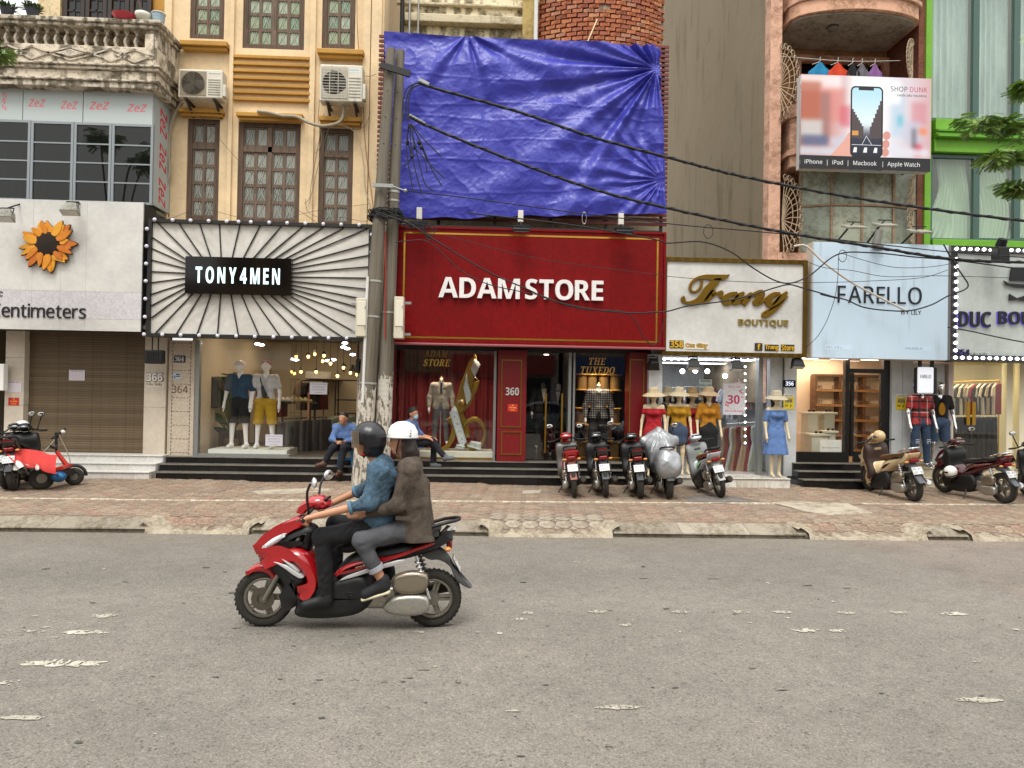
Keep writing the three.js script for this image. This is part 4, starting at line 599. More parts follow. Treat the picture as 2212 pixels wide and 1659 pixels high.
// window beds and their backdrops
const bedY=P(980,976,-16.0).y;part(h,'window_bed',bx(P(855,980,zf).x,floorY,zf - 0.08,P(1064,980,zf).x,bedY,-17.0),mat(0xc9cbbb,{r:0.4}));part(h,'bed_trim',bx(P(855,985,zf).x,floorY,zf - 0.05,P(1064,985,zf).x,floorY+0.05,zf - 0.08),M.brass);
const cur=(u0,u1,z,m)=>part(h,'display_curtain',sheetGrid(150,1,(s,t)=>{const a=P(u0,870,z).x,b=P(u1,870,z).x,x=lerp(a,b,s);return[x,lerp(floorY,cy,t),z+0.035*Math.sin(x*26)+0.02*Math.sin(x*47+1)];}),m);
cur(840,1078,-17.05,mat(0x6a1014,{r:0.7,side:DS}));cur(1236,1360,-17.3,mat(0x120d0c,{r:0.8,side:DS}));
part(h,'side_screen',bx(P(1068,870,-16.4).x,floorY,-15.9,P(1076,870,-16.4).x,cy,-17.6),redDark);part(h,'side_screen',bx(P(1236,870,-16.4).x - 0.02,floorY,-16.02,P(1236,870,-16.4).x+0.02,cy,-17.6),redDark);
letters(h,'STORE',font.serif,rect(914,776,970,791,zf - 0.03),zf - 0.03,0.01,mat(0xe6b43c,{r:0.4}),{skew:0.22});letters(h,'ADAM',font.serif,rect(916,757,966,771,zf - 0.03),zf - 0.03,0.01,mat(0x9c7a28,{r:0.4}),{skew:0.22});
letters(h,'THE',font.serif,rect(1270,773,1306,788,zf - 0.03),zf - 0.03,0.01,mat(0xe6b43c,{r:0.4}),{skew:0.22});letters(h,'TUXEDO',font.serif,rect(1252,792,1326,808,zf - 0.03),zf - 0.03,0.01,mat(0xe6b43c,{r:0.4}),{skew:0.22});
// lamps: spots over the windows, a small chandelier by the door
for(const[u,v,z,k]of[[962,770,-16.3,3.2],[1038,764,-16.3,2.6],[890,770,-16.3,1.6],[1295,770,-16.2,6],[1180,770,-18.2,4]]){const p=P(u,v,z);p.y=Math.min(p.y,cy - 0.04);part(h,'downlight',new THREE.CylinderGeometry(0.06,0.06,0.02,16).translate(p.x,cy - 0.005,p.z),glow(0xfff0d8,3));const l=new THREE.SpotLight(C(0xffe9cc),k*1.1,0,0.9,0.6);l.position.set(p.x,cy - 0.04,p.z);l.target.position.set(p.x,floorY,p.z - 0.25);l.castShadow=true;l.shadow.radius=3;scene.add(l,l.target);}
}
{ // tarpaulin over the slat screen
const t=thing('tarpaulin','large creased blue tarpaulin covering the slat screen','tarpaulin'),z=-15.44,c=[[829,68],[1425,100],[1438,461],[852,474]].map(([u,v])=>P(u,v,z));
const A=[0.985,0.86],A2=[0.3,1.02],A3=[0.99,0.2];
const fan=(u,v,[a,b],n,ph,fall)=>{const dx=(a - u)*1.6,dy=b - v,d=Math.hypot(dx,dy),an=Math.atan2(dy,dx);return Math.sin(an*n+ph+1.2*Math.sin(an*7))*Math.exp(-d*fall)*sstep(0,0.1,d);};
const g=sheetGrid(330,220,(u,v)=>{
const x=lerp(lerp(c[3].x,c[2].x,u),lerp(c[0].x,c[1].x,u),v),y0=lerp(c[3].y,c[2].y,u),y1=lerp(c[0].y,c[1].y,u),e=0.02*Math.sin(u*17)*(1 - v)+0.015*Math.sin(u*41)*(1 - v);
const y=lerp(y0+e,y1,v),w=n3(x*0.5,y*0.5,1,3);
let d=0.075*fan(u,v,A,13,0.4,0.55)+0.04*fan(u,v,A,31,2,0.9)+0.05*fan(u,v,A2,9,1.1,1.1)+0.035*fan(u,v,A3,21,0,1.5);
const arc=v+0.55*(u - 0.55)**2 - 0.32*u;d+=0.03*Math.sin(arc*34+2.2*w)*sstep(0.15,0.5,u)*sstep(0.0,0.12,1 - v)*(0.5+0.5*n3(x*0.9,y*0.9,2,9));
const rid=(f,s)=>1 - Math.abs(n3(x*f,y*f*1.25,3,s));d+=0.035*rid(1.1,21)**3*0.8+0.022*rid(2.6,27)**3+0.011*rid(6,33)**2+0.004*n3(x*22,y*22,1,41)+0.002*n3(x*45,y*45,1,47);
for(const h of[0.14,0.31,0.42,0.55,0.63,0.77])d+=0.008*Math.exp(-(((v - h+0.012*Math.sin(u*9+h*30))*140)**2));d+=0.008*Math.exp(-(((u - 0.335)*260)**2));
return[x,y,z+d*0.9 - 0.01,x,y];
});
part(t,'sheet',g,mat([0.042,0.045,0.34],{r:0.33,phys:{specularIntensity:0.8},side:DS,bump:T.fine,bumpM:0.7,bs:0.003}));
}
{ // red fascia sign
const s=thing('shop_sign','dark red shop sign with large white raised letters and gilt line','sign'),r=rect(852,496,1436,742,SIGN_Z),xs=[r.x0,lerp(r.x0,r.x1,0.135),lerp(r.x0,r.x1,0.36),lerp(r.x0,r.x1,0.58),lerp(r.x0,r.x1,0.8),r.x1],rm=[0x80090b,0x7d080a,0x83090c].map((c)=>mat(c,{r:0.45,map:T.grain,mapM:2,phys:{specularIntensity:0.35}}));
for(let i=0;i<5;i++)part(s,'sign_panel',bx(xs[i]+0.001,r.y0,SIGN_Z - 0.03,xs[i+1]- 0.001,r.y1,SIGN_Z - 0.08),rm[i % 3]);
const edge=mat(0x8f4a4e,{r:0.35});part(s,'edge_trim',frame4(R2(r.x0 - 0.02,r.y0 - 0.05,r.x1+0.02,r.y1+0.02),0.045,SIGN_Z,SIGN_Z - 0.09),rm[0]);part(s,'lower_trim',rbox(r.x,r.y0 - 0.055,SIGN_Z+0.012,r.w+0.05,0.05,0.06,0.015),edge);
part(s,'case',bx(r.x0,r.y0 - 0.03,SIGN_Z - 0.081,r.x1,r.y1,SIGN_Z - 0.6),redDark);
const g=rect(870,507,1422,735,SIGN_Z);part(s,'gilt_line',frame4(g,0.035,SIGN_Z - 0.03,SIGN_Z - 0.024),mat(0xc79a3a,{r:0.22,m:0.8}));
const q=(x,y)=>[(1400+x*0.5877)/ 1.8228,(780+y*0.5877)/ 1.8228],wl=mat(0xe6e3e0,{r:0.4}),lr=(a,b)=>rect(...q(...a),...q(...b),SIGN_Z);
letters(s,'ADAM',font.bold,lr([557,537],[1100,672]),SIGN_Z - 0.028,0.09,wl,{gap:0.06});letters(s,'STORE',font.bold,lr([1136,549],[1657,685]),SIGN_Z - 0.028,0.09,wl,{gap:0.09});
part(s,'roof_tray',bx(r.x0,r.y1+0.02,SIGN_Z - 0.06,r.x1 - 0.1,r.y1+0.06,-15.7),M.black);
[[902,462,0],[1126,470,1],[1348,474,2]].forEach(([u,v],i)=>{
const c=P(u,v+24,SIGN_Z+0.34),t=thing('floodlight',['black floodlight over the red sign next to the poles','black floodlight over the middle of the red sign','black floodlight over the red sign by the concrete wall'][i],'floodlight','floodlights over the red sign');
part(t,'housing',rbox(c.x,c.y,c.z,0.34,0.07,0.24,0.015,2,0.5),mat(0x1d1d1d,{r:0.5}));const fins=[];for(let k=-5;k<=5;k++)fins.push(box(c.x+k*0.028,c.y+0.045,c.z - 0.02,0.006,0.04,0.2,0,0.5));part(t,'cooling_fin',mg(fins),M.black);
part(t,'lamp_glass',box(c.x,c.y - 0.036,c.z+0.02,0.29,0.004,0.18,0,0.5),mat(0x9a9c9a,{r:0.1}));
part(t,'arm',mg([rod(V(c.x,c.y+0.03,c.z),V(c.x,r.y1+0.14,SIGN_Z+0.05),0.018),rod(V(c.x,r.y1+0.14,SIGN_Z+0.05),V(c.x,r.y1+0.05,SIGN_Z - 0.2),0.018),box(c.x,c.y+0.05,c.z,0.4,0.02,0.05)]),M.black);
part(t,'ballast_box',rbox(c.x,r.y1+0.27,SIGN_Z - 0.02,0.11,0.24,0.09,0.01),mat(0xd6d2c6,{r:0.5}));
});
}
// ---------------------------------------------------------------- the low boutique, its sign and the blank side wall beyond
const greyCol=mat(0xd0d3d2,{r:0.4,map:T.plaster,mapM:1.5});
const TRANG=thing('boutique_building','low white boutique building with a wide lit shop window','building');
{
const h=TRANG,zf=-15.75,floorY=P(1560,1030,-15.3).y,x0=P(1404,870,zf).x,x1=P(1690,870,zf).x,cy=P(1550,772,zf).y,zb=-20.5;
const wm=mat(0xc6cac8,{r:0.6,map:T.grain,mapM:1});
room(h,x0,x1,floorY,cy+0.1,zf+0.02,zb,{floor:mat(0xb8b4ac,{r:0.2}),wall:wm,ceil:mat(0xd8dad8,{r:0.6})});
part(h,'flat_roof',bx(x0 - 0.1,cy+0.25,zf,x1+0.1,P(1550,565,-15.3).y,zb),M.concrete);part(h,'lintel',bx(x0,cy,zf+0.05,x1,cy+0.5,zf - 0.1),wm);
const step=mat(0xd9d6cc,{r:0.25,map:T.dirt,mapM:1.6});const sx0=P(1405,1040,-15.1).x,sx1=P(1708,1040,-15.1).x;
steps(h,[[sx0,sx1,floorY,-15.12]],0.6,[step,mat(0xd4d0c6,{r:0.25,map:T.streak,mapM:0.8})],step,zf - 0.05);
const post=(u0,u1,m,name,zz=zf)=>part(h,name,bx(P(u0,900,zz).x,floorY,zz+0.06,P(u1,900,zz).x,cy+0.02,zz - 0.12),m);
post(1399,1428,greyCol,'pillar',-15.5);post(1636,1645,M.galv,'glazing_post');post(1660,1687,greyCol,'pillar');post(1688,1690,M.black,'joint_strip');
part(h,'pillar',bx(P(1691,900,-15.7).x,floorY,-15.62,P(1717,900,-15.7).x,cy+0.02,-15.9),greyCol);
for(const[u0,u1]of[[1432,1532],[1533,1636]])part(h,'shop_glass',slab(rect(u0,776,u1,1027,zf),zf - 0.005,zf+0.005),M.glass);
{const r=rect(1691,821,1718,836,-15.61),g=rbox(r.x,r.y,-15.6,r.w,r.h,0.03,0.01);part(h,'number_plate',g,M.blackGloss);letters(h,'356',font.bold,inset(r,r.w*0.18,r.h*0.2),-15.584,0.004,glow(0xdfe6ff,0.5),{gap:0.12});}
const warn=printMat(cv(160,240,(x)=>{x.fillStyle='#d6d2c4';x.fillRect(0,0,160,50);x.fillStyle='#d8c018';x.fillRect(0,50,160,190);x.fillStyle='#1c1c20';x.textAlign='center';x.font='bold 24px sans-serif';vtext(x,'CẢNH BÁO',80,38);x.fillStyle='#23346a';x.fillRect(28,74,104,10);for(let k=0;k<5;k++)x.fillRect(28+k*22,90,16,34);x.fillRect(24,128,112,8);x.fillStyle='#1c2438';x.fillRect(20,168,56,10);x.fillRect(20,186,46,10);x.beginPath();x.arc(112,172,8,0,7);x.fill();x.fillRect(100,180,10,30);x.fillRect(110,184,22,8);}));globalThis.warnMat=warn;
{const r=rect(1693,851,1716,884,-15.6),g=new THREE.BoxGeometry(r.w,r.h,0.004);g.translate(r.x,r.y,-15.615);part(h,'warning_poster',g,warn);}
// lamps: lit ceiling spots and a dotted light strip
const lit=glow(0xf2f6ff,6),lp=[[1458,784],[1484,784],[1510,784],[1590,786],[1616,786],[1640,790]];
for(const[u,v,z]of[[1474,802,-18],[1502,801,-18],[1528,802,-18],[1566,812,-17.5],[1600,801,-18.4],[1625,803,-18.2],[1572,832,-19.5],[1716,835,-19]]){const p=P(u,v,z);if(p.x>x1 - 0.2)continue;const l=part(h,'ceiling_spot',sph(p.x,Math.min(p.y,cy - 0.05),p.z,0.06),lit);}
const str=[];for(let k=0;k<26;k++){const p=k<14?P(1436+k*15,777,zf - 0.05):P(1610,777+(k - 13)*15,zf - 0.05);part(h,'strip_bulb',sph(p.x,p.y,zf - 0.06,0.022,1,1,1,8),lit);}
const L=(x0+x1)/ 2;for(const z of[-16.6,-18.6]){areaLamp(L,cy - 0.03,z,2.2,0.35,0xf0f4ff,4.5);part(h,'ceiling_panel',box(L,cy - 0.012,z,2.2,0.02,0.35),glow(0xf2f6ff,2.2));}
// clothes rails along the back, seen through the glass
}
{ // boutique sign
const s=thing('shop_sign','white sign in gilt frame with gold script lettering','sign'),z=SIGN_Z - 0.05,q=(x,y)=>[(2550+x*0.3616)/ 1.8228,(900+y*0.3616)/ 1.8228],Q=(x,y,zz=z)=>P(...q(x,y),zz),r=rect(1436,562,1741,768,z);
part(s,'panel',bx(r.x0,r.y0,z - 0.02,r.x1,r.y1,z - 0.06),mat(0xe2e0da,{r:0.45,map:T.plaster,mapM:[2.8,3.1]}));
part(s,'case',bx(r.x0,r.y0,z - 0.061,r.x1,r.y1,z - 0.55),mat(0x8a8478,{r:0.7}));part(s,'gilt_frame',frame4(R2(r.x0 - 0.05,r.y0 - 0.02,r.x1+0.02,r.y1+0.03),0.085,z+0.02,z - 0.02),mat(0x9a7d34,{r:0.3,m:0.8,map:T.wood,mapM:[0.2,2]}));
const gm=mat(0x8a6a22,{r:0.3,m:0.75}),S=(l)=>{const sh=ribbon(l.map(([x,y,w])=>{const p=Q(x,y);return[p.x,p.y,w];})),g=extr(sh,0.05,0.006,1);g.translate(0,0,z - 0.018);return g;};
part(s,'letter',mg([S([[590,570,0.05],[575,640,0.06],[520,690,0.05],[470,680,0.05],[465,620,0.06],[520,555,0.07],[620,530,0.1],[750,535,0.13],[830,530,0.11],[890,505,0.02]]),S([[800,545,0.03],[740,580,0.15],[660,670,0.2],[600,750,0.19],[520,800,0.12],[430,810,0.06],[390,790,0.06],[380,765,0.08],[405,755,0.1]])]),gm);
part(s,'letter',S([[600,815,0.04],[650,770,0.12],[715,695,0.14],[705,730,0.05],[760,705,0.06],[800,700,0.1],[790,750,0.05],[810,740,0.03]]),gm);
part(s,'letter',mg([S([[975,700,0.05],[900,720,0.1],[840,770,0.15],[850,815,0.1],[910,800,0.07],[985,720,0.05]]),S([[1050,695,0.05],[985,745,0.16],[940,800,0.13],[985,815,0.05],[1040,770,0.03]])]),gm);
part(s,'letter',mg([S([[1130,700,0.06],[1080,760,0.15],[1030,825,0.15]]),S([[1080,770,0.03],[1150,720,0.08],[1235,705,0.15],[1210,770,0.16],[1170,810,0.12],[1220,820,0.06],[1290,755,0.03]])]),gm);
part(s,'letter',mg([S([[1440,705,0.05],[1370,720,0.1],[1310,780,0.15],[1320,830,0.1],[1380,800,0.07],[1450,715,0.05]]),S([[1515,690,0.06],[1440,780,0.18],[1370,870,0.16],[1290,950,0.08],[1250,950,0.05],[1260,920,0.05],[1330,880,0.05],[1420,830,0.04],[1525,740,0.03]])]),gm);
letters(s,'BOUTIQUE',font.bold,rect(...q(988,990),...q(1532,1072),z),z - 0.018,0.03,mat(0x9c8646,{r:0.35,m:0.6}),{gap:0.12});
const yel=mat(0xd8a818,{r:0.45}),inkb=mat(0x2a2412,{r:0.6});
const word=(txt,a,b,f=font.bold)=>{const rr2=rect(...q(...a),...q(...b),z);letters(s,txt,f,rr2,z - 0.006,0.012,yel,{gap:0.1});const g=rbox(rr2.x,rr2.y,z - 0.012,rr2.w+0.02,rr2.h+0.02,0.014,0.006,1);part(s,'letter_back',g,inkb);};
word('358',[245,1222],[388,1295]);word('Trang',[1282,1268],[1425,1328]);word('Store',[1458,1268],[1596,1328]);
{const rr2=rect(...q(408,1232),...q(664,1312),z);part(s,'street_name',plane(rr2,z - 0.004),printMat(cv(512,160,(x)=>{x.fillStyle='#dad7d0';x.fillRect(0,0,512,160);x.font='bold 112px sans-serif';x.lineWidth=18;x.strokeStyle='#3a2c0c';vtext(x,'Cầu Giấy',12,124,1);x.fillStyle='#dca818';vtext(x,'Cầu Giấy',12,124);})));}
{const rr2=rect(...q(1168,1246),...q(1252,1328),z);part(s,'page_mark',rbox(rr2.x,rr2.y,z - 0.008,rr2.w,rr2.h,0.022,0.02),inkb);letters(s,'f',font.bold,inset(rr2,rr2.w*0.3,rr2.h*0.12),z+0.004,0.006,yel);}
}
// ---------------------------------------------------------------- the pink house with curved balconies, eyewear shop below
const zP=-15.95,XP=P(1662,300,zP).x;
const PINK=thing('pink_house','peeling pink house with curved balconies and a blank grey side wall','house');
{
const h=PINK,pk=mat(0xd3a78e,{r:0.85,map:T.dirt,mapM:[2.3,1.6],bump:T.bump,bumpM:0.7,bs:0.004}),side=mat(0x877a64,{r:0.95,map:T.streak,mapM:[4.5,6],bump:T.bump,bumpM:1.2,bs:0.006}),Y=(v,z=zP)=>P(1850,v,z).y;
const xr=P(1992,300,zP).x,top=Y(-80)+3,low=Y(560);
part(h,'grey_side_wall',bx(XP,low - 3.2,zP - 0.06,XP+0.15,top+9,-36),side);part(h,'pink_edge',bx(XP - 0.01,low - 3.2,zP+0.02,P(1684,300,zP).x+0.02,top,zP - 0.3),pk);
const op=rect(1740,120,1925,240,zP - 0.9),backM=mat(0xc08c5e,{r:0.85,map:T.dirt,mapM:2});wall(h,'back_wall',R2(XP+0.15,low,xr+0.3,top),zP - 1.3,zP - 1.5,backM,[op]);{const m=mat(0xb8a890,{r:0.85});part(h,'room_wall',bx(XP+0.15,op.y0 - 1,zP - 5,xr,op.y1+1,zP - 5.1),m);part(h,'room_wall',bx(xr - 0.1,op.y0 - 1,zP - 1.5,xr,op.y1+1,zP - 5),m);part(h,'room_ceiling',bx(XP+0.15,op.y1+1,zP - 1.5,xr,op.y1+1.1,zP - 5.1),m);part(h,'room_floor',bx(XP+0.15,op.y0 - 1.1,zP - 1.5,xr,op.y0 - 1,zP - 5.1),m);}
part(h,'party_wall',bx(xr - 0.1,low,zP+0.0,xr+0.05,top,zP - 1.35),mat(0x7a4a38,{r:0.9,map:T.dirt,mapM:0.7}));
// curved slabs: an arc between two x, bulging forward
const arc=(u0,u1,v0,v1,bul,m,name,zz=zP)=>{const a=P(u0,(v0+v1)/ 2,zz).x,b=P(u1,(v0+v1)/ 2,zz).x,pts=[[a,1.2]];for(let i=0;i<=24;i++){const t=i / 24;pts.push([lerp(a,b,t),-bul*Math.pow(Math.sin(t*Math.PI),0.55)]);}pts.push([b,1.2]);const g=extr(shapeOf(pts),Y(v0,zz)- Y(v1,zz),0.012,1);g.rotateX(Math.PI / 2);g.translate(0,Y(v0,zz),0);g.scale(1,1,-1);g.translate(0,0,0);const p=g.attributes.position;for(let i=0;i<p.count;i++)p.setZ(i,zz - p.getZ(i)*-1*-1);g.computeVertexNormals();return part(h,name,creased(mUV(g),0.7),m);};
const slabArc=(u0,u1,v0,v1,bul,m,name)=>{const a=P(u0,(v0+v1)/ 2,zP).x,b=P(u1,(v0+v1)/ 2,zP).x,pts=[[a,-1.25]];const arcP=[];for(let i=0;i<=24;i++){const t=i / 24;arcP.push([lerp(a,b,t),bul*Math.pow(Math.sin(t*Math.PI),0.5)]);}const g=extr(shapeOf([[a,-1.25],...arcP,[b,-1.25]].reverse()),Y(v0)- Y(v1),0.012,1);g.rotateX(-Math.PI / 2);g.scale(1,1,-1);const p=g.attributes.position;for(let i=0;i<p.count;i++){const yy=p.getY(i),zz=p.getZ(i);p.setXYZ(i,p.getX(i),Y(v1)+yy,zP+zz);}g.computeVertexNormals();return part(h,name,creased(mUV(g),0.7),m);};
slabArc(1706,1984,-40,12,0.62,pk,'balcony_front');slabArc(1702,1990,12,22,0.68,pk,'balcony_moulding');slabArc(1706,1984,22,50,0.6,mat(0xd9a98c,{r:0.85,map:T.dirt,mapM:1.5}),'balcony_edge');slabArc(1712,1976,50,54,0.5,mat(0x9c968a,{r:0.9,map:T.dirt,mapM:1}),'balcony_soffit');
{const c=P(1808,60,zP+0.1),g=lathe([[0.001,0],[0.13,0.0],[0.11,-0.07],[0.001,-0.1]],18);g.translate(c.x,Y(55),zP - 0.1);part(h,'soffit_lamp',g,mat(0x6d675c,{r:0.6}));}
// upper room wall with rounded opening, washing line goes in front
part(h,'window_glass',box(op.x,op.y,zP - 1.4,op.w,op.h,0.008),glass(0x9aa09a));part(h,'window_surround',frame4(R2(op.x0 - 0.12,op.y0 - 0.12,op.x1+0.12,op.y1+0.12),0.14,zP - 1.18,zP - 1.3),pk);
part(h,'window_bars',mg([0.2,0.4,0.6,0.8].flatMap((t)=>[box(lerp(op.x0,op.x1,t),op.y,zP - 1.22,0.03,op.h,0.03)]).concat([0.3,0.6].map((t)=>box(op.x,lerp(op.y0,op.y1,t),zP - 1.22,op.w,0.03,0.03)))),mat(0x5a4a3c,{r:0.7}));
slabArc(1700,1990,235,262,0.45,pk,'balcony_moulding');slabArc(1706,1984,262,330,0.35,pk,'balcony_front');slabArc(1700,1990,330,342,0.46,pk,'balcony_moulding');
slabArc(1706,1984,342,366,0.3,pk,'balcony_edge');
// wrought scroll grilles at the side of each balcony
const iron=mat(0xb9a489,{r:0.7,map:T.dirt,mapM:0.3}),grille=(u,v0,v1,label,side2)=>{const l=[],c=P(u,(v0+v1)/ 2,zP+0.1),H=Y(v0)- Y(v1);for(let k=0;k<14;k++){const a=lerp(-1.45,1.45,k / 13);l.push(tube([V(c.x,c.y - H*0.05,zP - 0.02),V(c.x+0.13*Math.cos(a)*side2,c.y+Math.sin(a)*H*0.3,zP+0.12*Math.cos(a)),V(c.x+0.3*Math.cos(a)*side2,c.y+Math.sin(a)*H*0.52,zP+0.3*Math.cos(a))],0.012,5,10));const b=V(c.x+0.3*Math.cos(a)*side2,c.y+Math.sin(a)*H*0.52,zP+0.3*Math.cos(a)),t=new THREE.TorusGeometry(0.07,0.01,5,14);t.rotateY(0.7);t.translate(b.x,b.y,b.z);l.push(t);}for(const r of[0.55,0.8]){const pts=[];for(let k=0;k<=14;k++){const a=lerp(-1.45,1.45,k / 14);pts.push(V(c.x+0.3*r*Math.cos(a)*side2,c.y+Math.sin(a)*H*0.52*r,zP+0.3*r*Math.cos(a)));}l.push(tube(pts,0.011,5,24));}part(h,'iron_grille',mg(l),iron,label);};
grille(1687,100,250,'rusty fan-shaped iron grille',1);grille(1694,385,545,'rusty fan-shaped iron grille',1);grille(1978,90,170,'rusty fan-shaped iron grille',-1);grille(1980,385,525,'rusty fan-shaped iron grille',-1);
// glazed lower bay, faceted
const zb=zP+0.05,us=[1728,1796,1862,1930,1985],zz=[zb - 0.1,zb+0.12,zb+0.16,zb+0.12,zb - 0.1],rf=mat(0x9c8368,{r:0.8,map:T.dirt,mapM:0.3}),gp=[0x9aa290,0x8c9484,0xa4a996].map((c)=>mat(c,{r:0.35,map:T.dirt,mapM:1.4}));
for(let i=0;i<4;i++)for(const[v0,v1]of[[366,448],[451,560]]){const a=P(us[i],450,zz[i]),b=P(us[i+1],450,zz[i+1]),w=part(h,'bay_window',mg([bar(V(a.x,Y(v0),a.z),V(a.x,Y(v1),a.z),0.05,0.05),bar(V(a.x,Y(v1),a.z),V(b.x,Y(v1),b.z),0.04,0.04),...(i===3?[bar(V(b.x,Y(v0),b.z),V(b.x,Y(v1),b.z),0.05,0.05)]:[])]),rf);const g=sheetGrid(1,1,(s,t)=>[lerp(a.x,b.x,s),lerp(Y(v1),Y(v0),t),lerp(a.z,b.z,s)- 0.01]);part(w,'pane',mUV(g),gp[(i+(v0>400))% 3]);}
// ---- the eyewear shop
const zf=-15.8,floorY=P(1840,1000,-15.7).y,cy=P(1840,772,zf).y,x0=P(1719,870,zf).x,x1=P(1966,870,zf).x,warm=mat(0xe0cdb6,{r:0.7}),lil=mat(0xcfc0be,{r:0.7});
room(h,x0,x1+0.85,floorY,cy+0.15,zf+0.02,-18.3,{floor:mat(0x9c8468,{r:0.3}),wall:warm,side:lil,ceil:mat(0xd8c8b0,{r:0.7})});
part(h,'slab_over_shop',bx(XP+0.2,cy+0.25,zf - 0.1,xr+0.05,low+0.1,-20),pk);
const blk=mat(0x0b0b0b,{r:0.35}),fb=(u0,v0,u1,v1,z0=zf+0.06,z1=zf - 0.06)=>part(h,'black_frame',slab(rect(u0,v0,u1,v1,zf),z0,z1),blk);
fb(1823,768,1832,1000);fb(1905,768,1918,1000);fb(1834,797,1904,806);fb(1720,976,1822,1000);fb(1834,806,1840,985,zf+0.09,zf+0.02);fb(1897,806,1903,985,zf+0.09,zf+0.02);fb(1840,975,1897,998,zf+0.09,zf+0.02);
for(const[a,b,c,d]of[[1720,772,1822,976],[1834,772,1904,797],[1840,806,1897,975]])part(h,'shop_glass',slab(rect(a,b,c,d,zf),zf - 0.004,zf+0.004),M.glass);
for(const[u0,u1]of[[1919,1941],[1942,1964]])part(h,'pillar',slab(rect(u0,770,u1,1010,zf),zf+0.14,zf - 0.15),greyCol);
{const r=rect(1936,851,1959,885,-15.6),g=new THREE.BoxGeometry(r.w,r.h,0.004);g.translate(P(1947,868,zf+0.15).x,r.y,zf+0.145);part(h,'warning_poster',g,warnMat);}
const hy=(floorY - 0.2)/ 3,sx0=P(1716,1000,-15.5).x,sx1=P(1966,1000,-15.5).x;steps(h,[[sx0,sx1,floorY,-15.55],[sx0 - 0.0,sx1,floorY - hy,-15.3],[sx0,sx1,floorY - 2*hy,-15.05]],0.7,blackTile,treadM,zf - 0.05);
for(const[u,v]of[[1746,776],[1810,779],[1876,781]]){const p=P(u,v,zf+0.35);part(h,'awning_light',box(p.x,P(1840,778,zf+0.4).y+0.02,zf+0.4,0.36,0.025,0.06),glow(0xfff2dc,4));}
for(const z of[-16.7,-17.8]){areaLamp((x0+x1)/ 2,cy+0.1,z,1.8,0.5,0xffe4c4,5);part(h,'ceiling_panel',box((x0+x1)/ 2,cy+0.135,z,1.8,0.02,0.5),glow(0xffe8cc,2));}
// shelves of spectacles: an arched wall unit with lit niches
const sh=thing('display_shelf','warm lit wooden wall shelf with rows of spectacles','shelf'),zs=-18.0,sr=rect(1757,812,1912,972,zs),wood=mat(0x8a6440,{r:0.5,map:T.wood,mapM:[1,0.2]});part(sh,'back_panel',box(sr.x,sr.y,zs - 0.15,sr.w,sr.h,0.04),mat(0xe8d4b4,{r:0.6}));
for(let k=0;k<6;k++){const y=lerp(sr.y0,sr.y1,k / 5);part(sh,'shelf_board',bx(sr.x0,y - 0.03,zs - 0.15,sr.x1,y+0.03,zs+0.15),k===5?wood:mat(0x9c7444,{r:0.5}));if(k<5)for(let j=0;j<9;j++){const x=lerp(sr.x0+0.1,sr.x1 - 0.1,j / 8);part(sh,'spectacles',mg([new THREE.TorusGeometry(0.035,0.008,5,12).translate(x - 0.04,y+0.08,zs+0.08),new THREE.TorusGeometry(0.035,0.008,5,12).translate(x+0.04,y+0.08,zs+0.08)]),mat([0x2b1d14,0xd8c8a8,0x6b4a2c][j % 3],{r:0.3}));}}
for(let k=0;k<4;k++)part(sh,'upright',bx(lerp(sr.x0,sr.x1,k / 3)- 0.03,sr.y0,zs - 0.14,lerp(sr.x0,sr.x1,k / 3)+0.03,sr.y1,zs+0.14),wood);
// white display plinths in the window
[[1737,880,1748,955,'tall pale plinth in the eyewear shop window'],[1757,910,1780,975,'wide pale plinth in the eyewear window with a white table']].forEach(([a,b,c,d,l])=>0);
const pl=mat(0xc9cbb8,{r:0.5});[[1732,1764,890,'pale green plinth with dark sunglasses by the boutique pillar'],[1768,1800,890,'pale green plinth with dark sunglasses by the black door frame'],[1740,1786,936,'low wide pale table in the eyewear shop window'],[1776,1802,930,'short pale plinth in front of the tall plinth']].forEach(([u0,u1,v,l],i)=>{const t=thing('display_plinth',l,'plinth','plinths in the eyewear window'),z=i<2?-16.9:-16.35,r=rect(u0,v,u1,985,z);part(t,'column',bx(r.x0+0.06,floorY,z - 0.18,r.x1 - 0.06,r.y1 - 0.05,z+0.18),pl);part(t,'top',rbox(r.x,r.y1 - 0.025,z,r.w,0.05,0.44,0.008),pl);part(t,'sunglasses',mg([sph(r.x - 0.05,r.y1+0.03,z+0.1,0.04,1,0.7,0.3,10),sph(r.x+0.05,r.y1+0.03,z+0.1,0.04,1,0.7,0.3,10),box(r.x,r.y1+0.04,z+0.1,0.04,0.01,0.01)]),M.blackGloss);});
{const r=rect(1789,967,1818,976,zf),p=P(1793,965,zf),g=new THREE.BoxGeometry(0.48,0.34,0.004);g.translate(p.x+0.02,p.y - 0.02,zf - 0.01);part(h,'paper_notice',g,notice([['———','20px serif'],['Đồ không sinh thành','22px sans-serif'],['vì cách xử lý của','22px sans-serif']],'#cfcfc4','#445'));}
}
